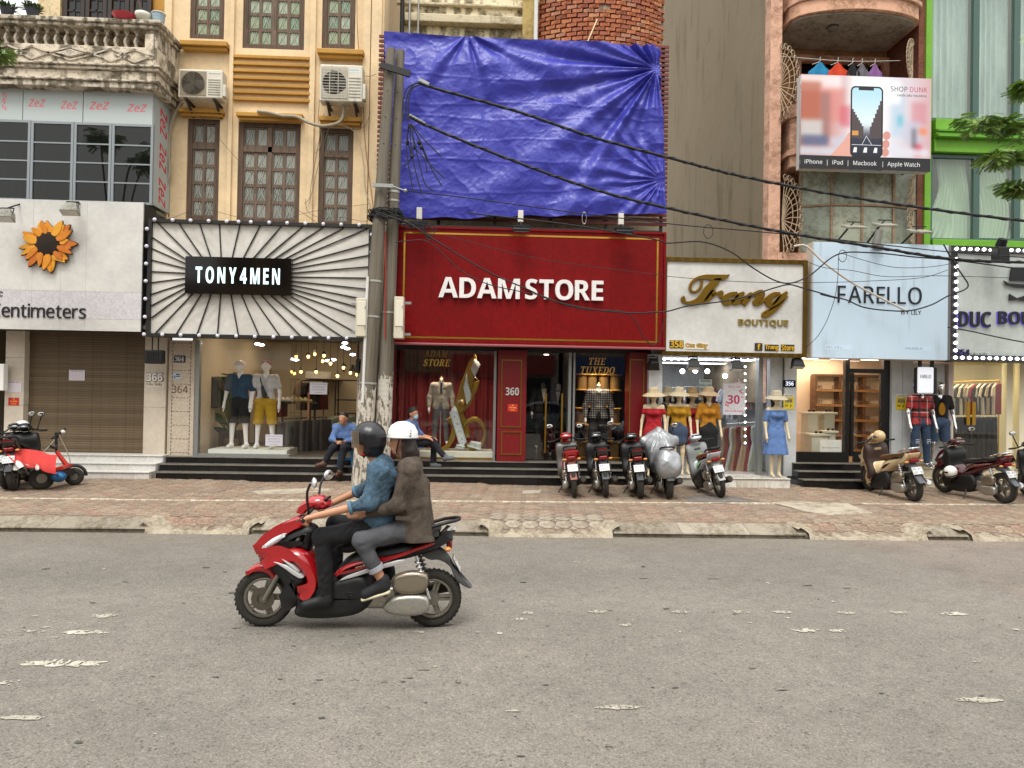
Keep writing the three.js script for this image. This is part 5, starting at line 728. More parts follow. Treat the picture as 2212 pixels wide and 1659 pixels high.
{ // pale backlit sign
const s=thing('lightbox_sign','pale blue backlit shop sign with thin black capitals','sign'),z=SIGN_Z+0.05,q=(x,y)=>[(3100+x*0.4213)/ 1.8228,(850+y*0.4213)/ 1.8228],r=rect(1757,526,2048,775,z),Rr=(a,b)=>rect(...q(...a),...q(...b),z);
const face=new THREE.MeshStandardMaterial({color:C(0xb6c8d6),emissive:C(0xc0d6ea),emissiveIntensity:0.16,roughness:0.4,map:per(T.streak,2.4,5)});
part(s,'panel',bx(r.x0,r.y0,z,r.x1,r.y1,z - 0.04),face);part(s,'case',bx(r.x0 - 0.01,r.y0 - 0.01,z - 0.041,r.x1+0.01,r.y1+0.01,z - 0.34),mat(0xcfc2b2,{r:0.5}));part(s,'edge_trim',bx(r.x1,r.y0,z+0.01,r.x1+0.05,r.y1,z - 0.3),mat(0x6e6a66,{r:0.5}));
const ink=mat(0x16161a,{r:0.5});letters(s,'FARELLO',font.reg,Rr([468,660],[1253,822]),z+0.002,0.02,ink,{gap:0.16});letters(s,'BY',font.reg,Rr([1065,882],[1140,920]),z+0.002,0.006,ink);letters(s,'LILY',font.reg,Rr([1158,884],[1250,923]),z+0.002,0.006,ink);
const pr=(txt,a,b)=>part(s,'small_print',plane(Rr(a,b),z+0.003),new THREE.MeshStandardMaterial({roughness:0.5,emissive:C(0xc0d6ea),emissiveIntensity:0.16,map:cv(512,80,(x)=>{x.fillStyle='#b4c6d4';x.fillRect(0,0,512,80);x.fillStyle='#222226';x.font='56px sans-serif';x.fillText(txt,6,60,500);})}));
pr('356 Cầu Giấy',[355,1205],[600,1250]);pr('0964.8686.35',[1095,1218],[1345,1262]);
}
{ // hanging lightbox on two arms
const s=thing('hanging_sign','small rounded white lightbox hanging above the two mannequins','sign'),z=-15.2,r=rect(1982,793,2016,850,z);part(s,'case',rbox(r.x+0.06,r.y,z - 0.1,r.w+0.1,r.h,0.16,0.04,3),M.black);
const g=rbox(r.x,r.y,z,r.w,r.h,0.06,0.05,3);part(s,'face',g,new THREE.MeshStandardMaterial({color:C(0xd6d8dc),emissive:C(0xdfe4ee),emissiveIntensity:0.3,roughness:0.4}));letters(s,'FARELLO',font.reg,R2(r.x0+r.w*0.12,r.y1 - r.h*0.42,r.x1 - r.w*0.2,r.y1 - r.h*0.29),z+0.031,0.004,M.black,{gap:0.14});
part(s,'hanger',mg([0.25,0.85].map((k)=>bx(lerp(r.x0,r.x1+0.1,k)- 0.03,r.y1,z - 0.13,lerp(r.x0,r.x1+0.1,k)+0.03,P(1998,778,z).y+0.15,z - 0.08))),M.black);
}
{ // printed billboard
const s=thing('billboard','printed billboard showing a hand holding a phone in a blurred street','billboard'),z=-15.2,r=rect(1730,165,2011,367,z);
const t=cv(1024,736,(x,w,h)=>{
const H=h*0.86;let g=x.createLinearGradient(0,0,w,0);g.addColorStop(0,'#a9654f');g.addColorStop(0.14,'#b8705e');g.addColorStop(0.22,'#c98e88');g.addColorStop(0.33,'#cdb8bc');g.addColorStop(0.4,'#e4e0e2');g.addColorStop(0.62,'#e6e6ea');g.addColorStop(0.72,'#d4d4de');g.addColorStop(0.85,'#cfc0c8');g.addColorStop(1,'#c9a2a6');x.fillStyle=g;x.fillRect(0,0,w,H);
const blob=(cx,cy,rx,ry,c)=>{x.save();x.filter='blur(16px)';x.fillStyle=c;x.fillRect(cx - rx*0.75,cy - ry*0.75,rx*1.5,ry*1.5);x.restore();};
for(const b of[[120,60,260,90,'rgba(232,226,228,0.85)'],[60,250,130,260,'rgba(170,92,70,0.8)'],[250,230,130,180,'rgba(206,120,112,0.6)'],[190,330,50,260,'rgba(120,96,92,0.55)'],[350,320,60,110,'rgba(196,60,80,0.5)'],[80,420,120,90,'rgba(196,206,210,0.8)'],[110,520,140,60,'rgba(70,96,140,0.75)'],[300,520,90,50,'rgba(190,196,214,0.8)'],[200,600,300,50,'rgba(196,200,214,0.9)'],[760,300,70,220,'rgba(170,196,220,0.6)'],[780,340,30,60,'rgba(70,170,190,0.6)'],[930,280,80,120,'rgba(196,110,120,0.5)'],[880,430,90,120,'rgba(180,186,210,0.6)'],[960,420,40,30,'rgba(232,110,50,0.8)'],[920,570,40,60,'rgba(200,50,70,0.85)'],[890,480,20,110,'rgba(60,60,70,0.7)'],[830,590,240,40,'rgba(214,214,224,0.9)'],[600,120,240,120,'rgba(238,238,242,0.9)']])blob(...b);
x.fillStyle='#d8a092';x.beginPath();x.moveTo(230,H);x.quadraticCurveTo(300,560,345,500);x.quadraticCurveTo(380,430,396,440);x.lineTo(400,560);x.quadraticCurveTo(380,620,420,H);x.fill();x.fillStyle='#cf8f84';for(const[cx,cy]of[[675,462],[668,530],[664,595]]){x.beginPath();x.ellipse(cx,cy,30,34,0.3,0,7);x.fill();}
x.fillStyle='#15151b';x.beginPath();x.roundRect(388,78,256,560,40);x.fill();g=x.createLinearGradient(0,90,0,630);g.addColorStop(0,'#a9d3e6');g.addColorStop(0.5,'#d8e8ee');g.addColorStop(0.56,'#c8d4dc');g.addColorStop(0.68,'#5a5a66');g.addColorStop(0.75,'#262a3c');g.addColorStop(1,'#15192a');x.fillStyle=g;x.save();x.beginPath();x.roundRect(400,90,232,536,30);x.clip();x.fillRect(400,90,232,540);
x.fillStyle='#4a3f40';for(let k=0;k<7;k++){x.fillRect(400+k*13,260+k*22,13,220 - k*20);x.fillRect(619 - k*13,190+k*34,13,290 - k*32);}x.fillStyle='#c9924a';x.fillRect(402,430,50,36);x.fillStyle='#e8e8e8';for(const[px,py]of[[410,560],[490,560],[570,560]]){x.beginPath();x.moveTo(px,py+40);x.lineTo(px+10,py);x.lineTo(px+32,py);x.lineTo(px+30,py+40);x.fill();}x.strokeStyle='#dfe2e8';x.lineWidth=4;x.beginPath();x.moveTo(480,540);x.lineTo(515,470);x.lineTo(560,540);x.moveTo(400,540);x.lineTo(632,540);x.stroke();x.restore();
x.fillStyle='#15151b';x.fillRect(450,88,120,22);
x.font='54px sans-serif';x.fillStyle='#33343c';x.fillText('SHOP',700,110,148);x.fillStyle='#a83a52';x.fillText('DUNK',850,110,142);x.font='bold 22px sans-serif';x.fillStyle='#3a3c46';vtext(x,'CHUỖI SIÊU THỊ APPLE',750,148);
x.fillStyle='#16161a';x.fillRect(0,H,w,h - H);x.fillStyle='#e2e2e2';x.font='46px sans-serif';x.fillText('iPhone  |  iPad  |  Macbook   |  Apple Watch',30,h - 36,964);
});
const g=new THREE.BoxGeometry(r.w,r.h,0.06);g.translate(r.x,r.y,z - 0.03);part(s,'printed_face',g,printMat(t,{r:0.5}));part(s,'case',bx(r.x0+0.005,r.y0+0.005,z - 0.061,r.x1 - 0.005,r.y1 - 0.005,z - 0.22),mat(0xb8bab8,{r:0.5}));part(s,'stay',mg([bar(V(r.x0+0.3,r.y0+0.3,z - 0.2),V(r.x0+0.3,r.y0+0.1,zP+0.3),0.05,0.05),bar(V(r.x1 - 0.3,r.y0+0.3,z - 0.2),V(r.x1 - 0.3,r.y0+0.1,zP+0.2),0.05,0.05)]),M.darkMetal);
}
{ // washing on the line over the billboard
const ws=[['blue shirt hanging on the washing line above the billboard',0x1f86b4,1771,0.5],['orange shirt hanging on the washing line above the billboard',0xd8431c,1810,0.46],['black shirt hanging on the washing line above the billboard',0x17151a,1842,0.3],['grey patterned top hanging on the washing line above the billboard',0x6e6a72,1862,0.3],['purple patterned top hanging on the washing line above the billboard',0x8a5c94,1890,0.32]];
const zl=-15.75,L=thing('washing_line','thin washing line strung across the pink balcony','line'),y0=P(1830,132,zl).y;part(L,'cord',tube([V(P(1690,150,zl).x,y0+0.1,zl - 0.1),V(P(1830,132,zl).x,y0,zl),V(P(1950,120,zl).x,y0+0.1,zl - 0.1)],0.006),M.white);
for(const[l,c,u,w]of ws){const t=thing('hanging_shirt',l,'shirt','washing above the billboard'),x=P(u,150,zl).x,f=sheetGrid(14,10,(s,q)=>{const a=s - 0.5,sh=0.25+0.75*sstep(0,0.25,1 - q);return[x+a*w*sh,y0 - 0.04 -(1 - q)*0.75 - Math.abs(a)*0.1,zl+0.05*Math.sin(a*14+u)*(1 - q)+0.02];}),bk=f.clone().translate(0,0,-0.06);part(t,'cloth',mUV(mg([f,bk])),mat(c,{r:0.9,side:DS,map:T.plaster,mapM:0.4}));part(t,'hanger',tube([[x - w*0.35,y0 - 0.1,zl],[x,y0 - 0.02,zl],[x,y0+0.05,zl],[x+0.02,y0+0.07,zl]],0.006),M.white);}
}
// ---------------------------------------------------------------- clothes on rails
const garmentShape={shirt:[[-0.05,0],[-0.1,-0.02],[-0.23,-0.09],[-0.31,-0.3],[-0.22,-0.34],[-0.19,-0.24],[-0.2,-0.72],[0.2,-0.72],[0.19,-0.24],[0.22,-0.34],[0.31,-0.3],[0.23,-0.09],[0.1,-0.02],[0.05,0]],dress:[[-0.1,-0.02],[-0.16,-0.05],[-0.17,-0.25],[-0.13,-0.42],[-0.3,-1.05],[0.3,-1.05],[0.13,-0.42],[0.17,-0.25],[0.16,-0.05],[0.1,-0.02]],jeans:[[-0.18,0],[-0.2,-0.3],[-0.2,-1.0],[-0.04,-1.0],[0,-0.35],[0.04,-1.0],[0.2,-1.0],[0.2,-0.3],[0.18,0]]};
const garmentGeo={};for(const k in garmentShape)garmentGeo[k]=[0,1,2].map((v)=>{const g=extr(shapeOf(garmentShape[k]),0.05,0.018,1);g.translate(0,0,-0.025);const p=g.attributes.position;for(let i=0;i<p.count;i++){const x=p.getX(i),y=p.getY(i);p.setZ(i,p.getZ(i)*(1+Math.abs(y)*0.8)+0.025*Math.sin(x*23+v*2)*Math.abs(y));}g.computeVertexNormals();return mUV(g);});
const clothMats=new Map(),clothOf=(c)=>{if(!clothMats.has(c))clothMats.set(c,mat(c,{r:0.9,map:T.plaster,mapM:0.5}));return clothMats.get(c);};
const colorWord=(c)=>{const h={};C(c).getHSL(h);const L=h.l>0.75?'white':h.l<0.08?'black':null;if(h.s<0.2)return L??(h.l>0.45?'pale grey':h.l>0.2?'grey':'dark grey');const H=h.h*360;return(h.l<0.22?'dark ':h.l>0.6?'pale ':'')+(H<18||H>330?(h.l>0.5?'pink':'red'):H<50?(h.l>0.5?'cream':'brown'):H<70?'yellow':H<170?'green':H<260?'blue':'purple');};
function garments(label,group,type,n,a,b,colors,turn=1.2){
for(let i=0;i<n;i++){const t=thing('hanging_'+type,label.replace(/^(grey|dark|pale green|pale|white|striped) /,'').replace(/^/,colorWord(colors[i % colors.length])+' '),type==='jeans'?'jeans':type,group),p=a.clone().lerp(b,n>1?i /(n - 1):0),m=part(t,'cloth',garmentGeo[type][i % 3],clothOf(colors[i % colors.length]));m.position.set(p.x,p.y - 0.06,p.z);m.rotation.y=turn+rr(-0.16,0.16);const hk=part(t,'hanger',tube([[0,-0.05,0],[0,0.02,0],[0.02,0.045,0],[-0.005,0.055,0]],0.005,4,8),M.steel);hk.position.set(p.x,p.y - 0.04,p.z);}
}
function rail(label,a,b,floor,m=M.darkMetal){const t=thing('clothes_rail',label,'clothes rail','clothes rails in the shops');part(t,'bar',rod(a,b,0.014),m);const d=b.clone().sub(a).normalize();for(const p of[a,b]){part(t,'leg',mg([rod(p,V(p.x,floor,p.z),0.014),rod(V(p.x - 0.2,floor+0.015,p.z+0.05),V(p.x+0.2,floor+0.015,p.z - 0.05),0.014)]),m);}return t;}
// ---------------------------------------------------------------- menswear shop on the ground floor of the yellow house
{
const h=scene.children.find((o)=>o.name==='yellow_house'),zf=-15.9,floorY=P(580,988,-15.7).y,cy=P(580,728,zf).y,x0=P(424,860,zf).x,x1=P(786,860,zf).x,zb=-21.5;
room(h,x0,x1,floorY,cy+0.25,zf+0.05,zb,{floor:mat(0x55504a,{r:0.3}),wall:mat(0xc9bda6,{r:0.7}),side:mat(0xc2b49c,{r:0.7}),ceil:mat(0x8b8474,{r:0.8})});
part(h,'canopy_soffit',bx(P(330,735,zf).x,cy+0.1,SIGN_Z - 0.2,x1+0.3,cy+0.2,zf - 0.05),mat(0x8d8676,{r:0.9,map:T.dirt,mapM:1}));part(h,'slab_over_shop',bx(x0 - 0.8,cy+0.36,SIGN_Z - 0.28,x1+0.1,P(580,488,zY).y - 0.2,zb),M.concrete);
const hy=(floorY - 0.2)/ 3,e=P(789,1000,-15.5).x;steps(h,[[P(359,995,-15.65).x,e,floorY,-15.66],[P(346,1012,-15.4).x,e,floorY - hy,-15.38],[P(336,1030,-15.1).x,e,floorY - 2*hy,-15.1]],0.6,blackTile,treadM);
// stitched pillars
const pm=mat(0xd2c2ac,{r:0.6,map:T.grain,mapM:0.8}),dash=mat(0x3a2a1e,{r:0.7});
const pillar=(u0,u1)=>{const r=rect(u0,735,u1,986,zf+0.12),p=part(h,'stitched_pillar',slab(r,zf+0.1,zf - 0.2),pm),l=[],zz=zf+0.102;for(const x of[r.x0+r.w*0.15,r.x1 - r.w*0.15])for(let k=0;k<30;k++)l.push(box(x,lerp(r.y0+0.06,r.y1 - 0.06,k / 29),zz,0.012,0.05,0.005));for(let j=0;j<9;j++)for(let k=0;k<5;k++)l.push(box(lerp(r.x0+r.w*0.22,r.x1 - r.w*0.22,k / 4),lerp(r.y0+0.08,r.y1 - 0.06,j / 8),zz,r.w*0.08,0.01,0.005));part(p,'stitching',mg(l),dash);};
pillar(362,418);pillar(770,790);part(h,'dark_joint',bx(P(355,860,zf).x,floorY,zf+0.08,P(361,860,zf).x,cy+0.1,zf - 0.2),M.black);part(h,'steel_post',slab(rect(419,735,432,986,zf),zf+0.08,zf - 0.05),M.galv);
{const r=rect(376,768,400,783,zf+0.12);part(h,'number_plate',rbox(r.x,r.y,zf+0.115,r.w,r.h,0.02,0.006),mat(0x1c2430,{r:0.4}));letters(h,'364',font.serif,inset(r,r.w*0.1,r.h*0.15),zf+0.126,0.004,M.white,{gap:0.08});letters(h,'364',font.reg,rect(371,833,405,849,zf+0.12),zf+0.1,0.008,mat(0x6b4e38,{r:0.6}),{gap:0.15});const r2=rect(374,806,389,819,zf+0.12),g=new THREE.BoxGeometry(r2.w,r2.h,0.004);g.translate(r2.x,r2.y,zf+0.103);part(h,'sticker',g,printMat(cv(64,48,(x)=>{x.fillStyle='#b9c8d4';x.fillRect(0,0,64,48);x.fillStyle='#2c3c5c';x.fillRect(24,6,34,10);x.fillRect(24,22,34,8);x.fillStyle='#5a86b0';x.fillRect(4,20,16,22);})));}
for(const[a,b]of[[433,560],[561,626]])part(h,'shop_glass',slab(rect(a,740,b,986,zf),zf - 0.005,zf+0.005),M.glass);
part(h,'threshold',bx(x0,floorY,zf+0.06,P(626,980,zf).x,floorY+0.05,zf - 0.06),M.galv);
const dr=rect(628,850,690,990,-15.5);part(h,'glass_door',bx(P(627,860,zf).x,floorY+0.02,zf+0.02,P(627,860,zf).x+0.012,cy,zf - 0.85),M.glass);part(h,'door_handle',rod(V(P(657,870,zf).x,P(657,905,zf).y,zf - 0.4),V(P(657,870,zf).x,P(657,848,zf).y,zf - 0.4),0.024),mat(0x9c6a4c,{r:0.4}));
const bedX0=P(447,975,zf).x,bedX1=P(618,975,zf).x,bedY=P(530,971,zf - 0.1).y;part(h,'window_bed',bx(bedX0,floorY,zf - 0.06,bedX1,bedY,zf - 1.0),mat(0xd6d8cc,{r:0.4}));
for(const[u,v,z,w]of[[688,839,zf - 0.02,0.6],[592,951,zf - 0.02,0.58]]){const p=P(u,v,z),g=new THREE.BoxGeometry(w*0.62,w*0.42,0.004);g.translate(p.x,p.y,z);part(h,'paper_notice',g,notice([['Khách hàng vui lòng','24px sans-serif'],['giữ khoảng cách','24px sans-serif'],['khi vào cửa hàng','24px sans-serif'],['xin cảm ơn','22px sans-serif']],'#d6d2da','#55506a'));}
letters(h,'T',font.bold,rect(729,786,740,802,zb+0.6),zb+0.02,0.05,mat(0x2c3050,{r:0.5}));letters(h,'NY',font.bold,rect(752,786,775,803,zb+0.6),zb+0.02,0.05,mat(0x2c3050,{r:0.5}));
// pendant lamps: small warm bulbs; cool track spots
const warm=glow(0xffc46a,5),cool=glow(0xf6f8ff,6);
[[666,770],[650,803],[683,803],[697,780],[714,785],[742,794],[757,805],[771,809],[729,812],[700,768],[640,770],[680,765]].forEach(([u,v],i)=>{const z=-17.6 -(i % 4)*0.6,p=P(u,v,z),t=thing('pendant_lamp','small pendant lamp with warm bulb in the menswear shop','lamp','pendant lamps in the menswear shop');part(t,'bulb',sph(p.x,p.y,z,0.035,1,1.3,1,10),warm);part(t,'lamp_holder',new THREE.ConeGeometry(0.07,0.1,10).translate(p.x,p.y+0.08,z),M.black);part(t,'cord',rod(V(p.x,p.y+0.1,z),V(p.x,cy+0.25,z),0.006,0.006,5),M.black);});
for(const[u,v]of[[556,743],[565,745],[742,750],[750,753],[762,766],[720,777],[708,779],[745,741]]){const p=P(u,v,-17.8);part(h,'track_spot',sph(p.x,Math.min(p.y,cy+0.18),p.z,0.05,1.4,0.6,1,10),cool);}
for(const z of[-17,-19.3]){areaLamp((x0+x1)/ 2,cy+0.2,z,2.4,0.4,0xffe6c0,4.2);part(h,'ceiling_panel',box((x0+x1)/ 2,cy+0.235,z,2.4,0.02,0.4),glow(0xffe6c0,1.2));}
// stock
const F=floorY,at=(u,v,z)=>P(u,v,z);
{const a=at(450,806,-16.75),b=V(a.x+0.25,a.y,-19.4);rail('tall dark rail of striped clothes at the back of the menswear window',a,b,F);garments('striped shirt on the tall back rail behind the capped mannequins','shirts on the menswear back rail','shirt',16,a,b,[0x4a4640,0x6b6354,0x3c3a3c,0x8c8474,0x2c2c30],0.35);}
{const a=at(505,805,-17.9),b=at(540,812,-18.4);rail('short rail of white and striped shirts behind the white cap',a,b,F);garments('pale striped shirt on the short rail behind the white cap','pale shirts in the menswear shop','shirt',6,a,b,[0xcfc9bf,0xb08c84,0xe2ded6,0x9c938c]);}
{const a=at(652,822,-19.6),b=at(700,822,-19.9);rail('wall rail of dark jackets at the back of the menswear shop',a,b,F);garments('dark jacket on the wall rail under the shelf of boxes','jackets in the menswear shop','shirt',9,a,b,[0x5a2420,0x2a2628,0x4a4038,0x1f1f22]);}
{const a=at(612,905,-17.1),b=at(705,900,-17.9);rail('low rail of grey jeans beside the shop entrance',a,b,F);garments('grey jeans hanging on the low rail by the entrance','jeans by the menswear entrance','jeans',14,a,b,[0x5f5c5c,0x474648,0x757270,0x55565a],1.25);}
{const a=at(724,893,-18.6),b=at(768,893,-18.4);rail('folding rail of pale green shirts near the seated guard',a,b,F);garments('pale green shirt on the folding rail near the seated guard','green shirts in the menswear shop','shirt',6,a,b,[0x7c8a7c,0x98a090,0x6d7a70],0.5);}
{const t=thing('display_table','red and black table of white shoes behind the mannequins','table'),a=at(600,868,-17.6),b=at(680,868,-17.6);part(t,'top',bx(a.x,a.y - 0.04,-17.3,b.x,a.y,-17.9),M.black);part(t,'apron',bx(a.x+0.03,a.y - 0.35,-17.33,b.x - 0.7,a.y - 0.04,-17.87),mat(0x6b1a1e,{r:0.6}));for(const[x,z]of[[a.x+0.05,-17.35],[b.x - 0.05,-17.35],[a.x+0.05,-17.85],[b.x - 0.05,-17.85]])part(t,'leg',bx(x - 0.02,F,z - 0.02,x+0.02,a.y - 0.04,z+0.02),M.black);
for(let i=0;i<7;i++){const s=thing('shoe','white trainer on the red and black table','shoe','trainers on the table'),x=lerp(a.x+0.12,b.x - 0.12,i / 6),g=body([[[-0.09,0.03,0],0.04,[0.06,0.03,0],0.035],[[-0.09,0.04,0],0.045,[-0.08,0.08,0],0.04]],0.02,0.03);const m=part(s,'upper',g,clothOf(i<4?0xd8d2c6:0xb5a878));m.position.set(x,a.y+0.005,-17.5);m.rotation.y=0.5;}}
{const t=thing('book_shelf','dark metal shelf rack at the back near the entrance','shelf'),r=rect(727,820,776,960,-19.5);for(const[x,z]of[[r.x0,-19.3],[r.x1,-19.3],[r.x0,-19.7],[r.x1,-19.7]])part(t,'post',rod(V(x,F,z),V(x,r.y1,z),0.018),M.black);for(const k of[0.35,0.68,0.98])part(t,'shelf_board',bx(r.x0,lerp(F,r.y1,k),-19.75,r.x1,lerp(F,r.y1,k)+0.03,-19.25),M.black);}
{const t=thing('storage_box','long white box on the shelf over the dark jackets','box'),r=rect(664,803,712,818,-19.6);part(t,'carton',slab(r,-19.4,-19.8),M.white);part(t,'shelf_bracket',bx(r.x0,r.y0 - 0.03,-19.4,r.x1,r.y0,-21.5),M.black);}
{ // window plants
const lm=mat(0x1f5a2c,{r:0.5,side:DS}),t=thing('banana_plant','tall broad leaved green plant behind the capped mannequin','plant'),c=at(475,960,-16.7);c.y=bedY;const pot=new THREE.CylinderGeometry(0.22,0.19,0.42,14).translate(c.x+0.1,F+0.21,-17.1);const sl=[];for(let k=0;k<18;k++){const a=k / 18*6.28;sl.push(box(c.x+0.1+Math.cos(a)*0.24,F+0.24,-17.1+Math.sin(a)*0.24,0.05,0.48,0.02,-a));}part(t,'pot',pot,M.brownWood);part(t,'pot_slats',mg(sl),mat(0x7a5a3c,{r:0.8,map:T.wood,mapM:[0.2,1]}));
for(const[u,v,L,tilt,w]of[[490,850,0.75,0.1,0.16],[505,840,0.7,-0.15,0.17],[450,880,0.6,0.5,0.1],[470,900,0.5,0.9,0.09],[515,905,0.45,-0.8,0.1],[480,930,0.4,1.1,0.08]]){const p=at(u,v,-17.1),g=sheetGrid(4,14,(s,q)=>{const a=(s - 0.5)*2,ww=w*Math.sin(Math.min(1,q*1.15+0.03)*2.9)**0.8;return[a*ww,(q - 0.5)*L,0.04*a*a+0.12*q*q];});g.rotateZ(tilt);g.translate(p.x,p.y,p.z);const lf=part(t,'leaf',mUV(g),lm);part(lf,'leaf_stalk',tube([[p.x+Math.sin(tilt)*L*0.5,p.y - Math.cos(tilt)*L*0.5,p.z],[(p.x+c.x+0.1)/ 2,(p.y+F+0.5)/ 2 - 0.1,-17.1],[c.x+0.1,F+0.4,-17.1]],0.014),lm);}
const g=thing('dry_plant','tuft of tall dry grass stems in a basket by the window','plant'),l=[],cc=at(500,950,-16.9);for(let k=0;k<70;k++){const a=rr(-0.35,0.35),b=rr(-0.3,0.3),L=rr(0.5,0.9);l.push(tube([[cc.x,F+0.25,-16.9],[cc.x+a*0.4,F+0.25+L*0.6,-16.9+b*0.4],[cc.x+a,F+0.25+L,-16.9+b]],0.006,3,5));}part(g,'stems',mg(l),mat(0x4c5a34,{r:0.8})).userData.kind='stuff';part(g,'basket',new THREE.CylinderGeometry(0.16,0.13,0.3,12).translate(cc.x,F+0.15,-16.9),mat(0x6b5236,{r:0.9,bump:T.wood,bumpM:0.05,bs:0.01}));
}
}
// ---------------------------------------------------------------- stock of the boutique, the tailor and their window pieces
{
const zf=-15.75,F=P(1560,1030,-15.3).y;
{const a=P(1440,838,-19.2),b=P(1560,832,-19.5);rail('back rail of dark clothes in the boutique',a,b,F,M.steel);garments('blouse on the back rail of the boutique','blouses at the back of the boutique','shirt',16,a,b,[0x4a1e2c,0x2c2a2e,0x8c8478,0xc8a84a,0x5a5058,0xcfcac4,0x6a2430]);}
{const a=P(1560,835,-18.2),b=P(1588,838,-18.0);garments('white blouse beside the recruitment notice','white blouses in the boutique','shirt',4,a,b,[0xd8dce0,0xb8c4d0,0xc8ccd0],0.7);}
{const a=P(1596,818,-17.6),b=P(1634,814,-17.4);rail('upper rail of pink and cream blouses behind the sale poster',a,b,F,M.steel);garments('blouse on the upper rail behind the sale poster','blouses behind the sale poster','shirt',6,a,b,[0xd89a9c,0xd8d0c0,0xc8787c,0xe0dcd4],0.5);}
{const a=P(1570,916,-16.9),b=P(1634,912,-16.6);rail('lower rail of tan and red dresses behind the sale poster',a,b,F,M.steel);garments('long dress on the lower rail behind the sale poster','dresses in the boutique window','dress',9,a,b,[0xa88a68,0x8a1a20,0xc8d0c0,0xa07c58,0x7c1218,0xb89a78],0.55);}
const poster=thing('sale_poster','white sale poster reading SALE OFF 30 percent on the boutique glass','poster'),r=rect(1562,828,1610,896,zf+0.02),g=new THREE.BoxGeometry(r.w,r.h,0.006);g.translate(r.x,r.y,zf+0.02);
part(poster,'print',g,printMat(cv(320,450,(x,w,h)=>{x.fillStyle='#dedde0';x.fillRect(0,0,w,h);x.strokeStyle='#c8a88a';x.lineWidth=4;x.beginPath();x.arc(160,230,140,0,7);x.stroke();x.fillStyle='#c2185b';x.textAlign='center';x.font='44px sans-serif';x.fillText('SALE OFF',160,66);x.font='bold 170px sans-serif';x.fillText('30',150,292);x.font='bold 36px sans-serif';x.fillText('%',270,210);x.font='bold 30px sans-serif';vtext(x,'TẤT CẢ SẢN PHẨM',160,410);x.fillStyle='#d86a7a';for(const[a,b]of[[50,270],[40,310],[70,320],[240,110],[260,130]]){x.beginPath();x.arc(a,b,14,0,7);x.fill();}x.fillStyle='#5a6a4a';for(const[a,b]of[[270,90],[285,140],[250,100],[280,430],[300,415]]){x.beginPath();x.ellipse(a,b,5,16,0.6,0,7);x.fill();}})));
const n2=thing('paper_sign','small paper sign reading TUYỂN NHÂN VIÊN on the boutique glass','sign'),r2=rect(1510,819,1538,838,zf+0.02),g2=new THREE.BoxGeometry(r2.w,r2.h,0.005);g2.translate(r2.x,r2.y,zf+0.02);part(n2,'print',g2,notice([['TUYỂN','bold 62px sans-serif'],['NHÂN VIÊN','bold 44px sans-serif']],'#b8c4c0','#1c2c2c'));
[[1412,787,'black floodlight tilted beside the red sign over the boutique pillar'],[1498,787,'flat black floodlight under the boutique sign above the mannequins'],[1590,790,'black floodlight under the boutique sign above the sale poster'],[1722,785,'black floodlight under the corner of the boutique sign']].forEach(([u,v,l],i)=>floodlight('floodlight',l,null,P(u,v,-15.25),{m:M.black,w:0.26,tilt:i?-0.35:0.6,to:V(P(u,770,-15.3).x,P(u,768,-15.3).y,-15.35)}));
// spools of straw cord in the tailor's window
const AF=P(1000,996,-15.6).y,straw=mat(0xa8854a,{r:0.9,map:T.wood,mapM:[1,0.04],bump:T.wood,bumpM:[1,0.04],bs:0.006}),rim=mat(0xb5862a,{r:0.5}),zs=-16.75,y1=P(1290,808,zs).y,pitch=(y1 - AF)/ 5,sp=lathe([[0.001,0],[0.15,0],[0.15,0.03],[0.115,0.035]].map(([a,b])=>[a,b]),18),brl=new THREE.CylinderGeometry(0.115,0.115,pitch - 0.06,18);
const spool=(x,y,lab)=>{const t=thing('thread_spool',lab,'spool','straw spools stacked in the tailor window');const a=part(t,'flange',sp,rim),b=part(t,'flange',sp,rim),c=part(t,'wound_cord',brl,straw);a.position.set(x,y,zs);b.position.set(x,y+pitch,zs);b.rotation.x=Math.PI;c.position.set(x,y+pitch / 2,zs);};
for(let k=0;k<5;k++)for(const u of k % 2?[1276,1312]:[1256,1278,1304,1328].filter((_,i)=>k===4||i % 3===0))spool(P(u,850,zs).x,AF+k*pitch,'straw wound spool with golden flanges stacked in the tailor window');
// giant gilt scissors with a measuring tape
const sc=thing('giant_scissors','giant golden scissors standing upright in the tailor window','scissors'),z=-16.35,Q=(x,y,zz=z)=>P((1250+x*0.4521)/ 1.8228,(1300+y*0.4521)/ 1.8228,zz),gm=mat(0x8f7428,{r:0.35,m:0.5});
const rb=(l,dz)=>{const g=extr(ribbon(l.map(([x,y,w])=>{const p=Q(x,y);return[p.x,p.y,w];})),0.05,0.012,1);g.translate(0,0,z+dz);return g;};
part(sc,'blade',rb([[1375,215,0.05],[1350,300,0.2],[1300,480,0.26],[1240,660,0.25],[1180,760,0.15]],0),gm);part(sc,'blade',rb([[1410,440,0.04],[1360,500,0.2],[1290,620,0.28],[1230,700,0.2]],-0.06),gm);
part(sc,'handle',rb([[1150,760,0.14],[1190,830,0.12],[1180,920,0.12],[1140,1000,0.1],[1080,1040,0.08]],0),gm);part(sc,'handle',mg([rb([[1230,700,0.14],[1270,780,0.12],[1300,870,0.12],[1305,940,0.1]],-0.06),new THREE.TorusGeometry(0.29,0.055,8,28).scale(0.85,1.1,1).translate(Q(1362,900).x,Q(1362,900).y,z - 0.03)]),gm);part(sc,'pivot_bolt',sph(Q(1265,630).x,Q(1265,630).y,z+0.06,0.075),M.brass);
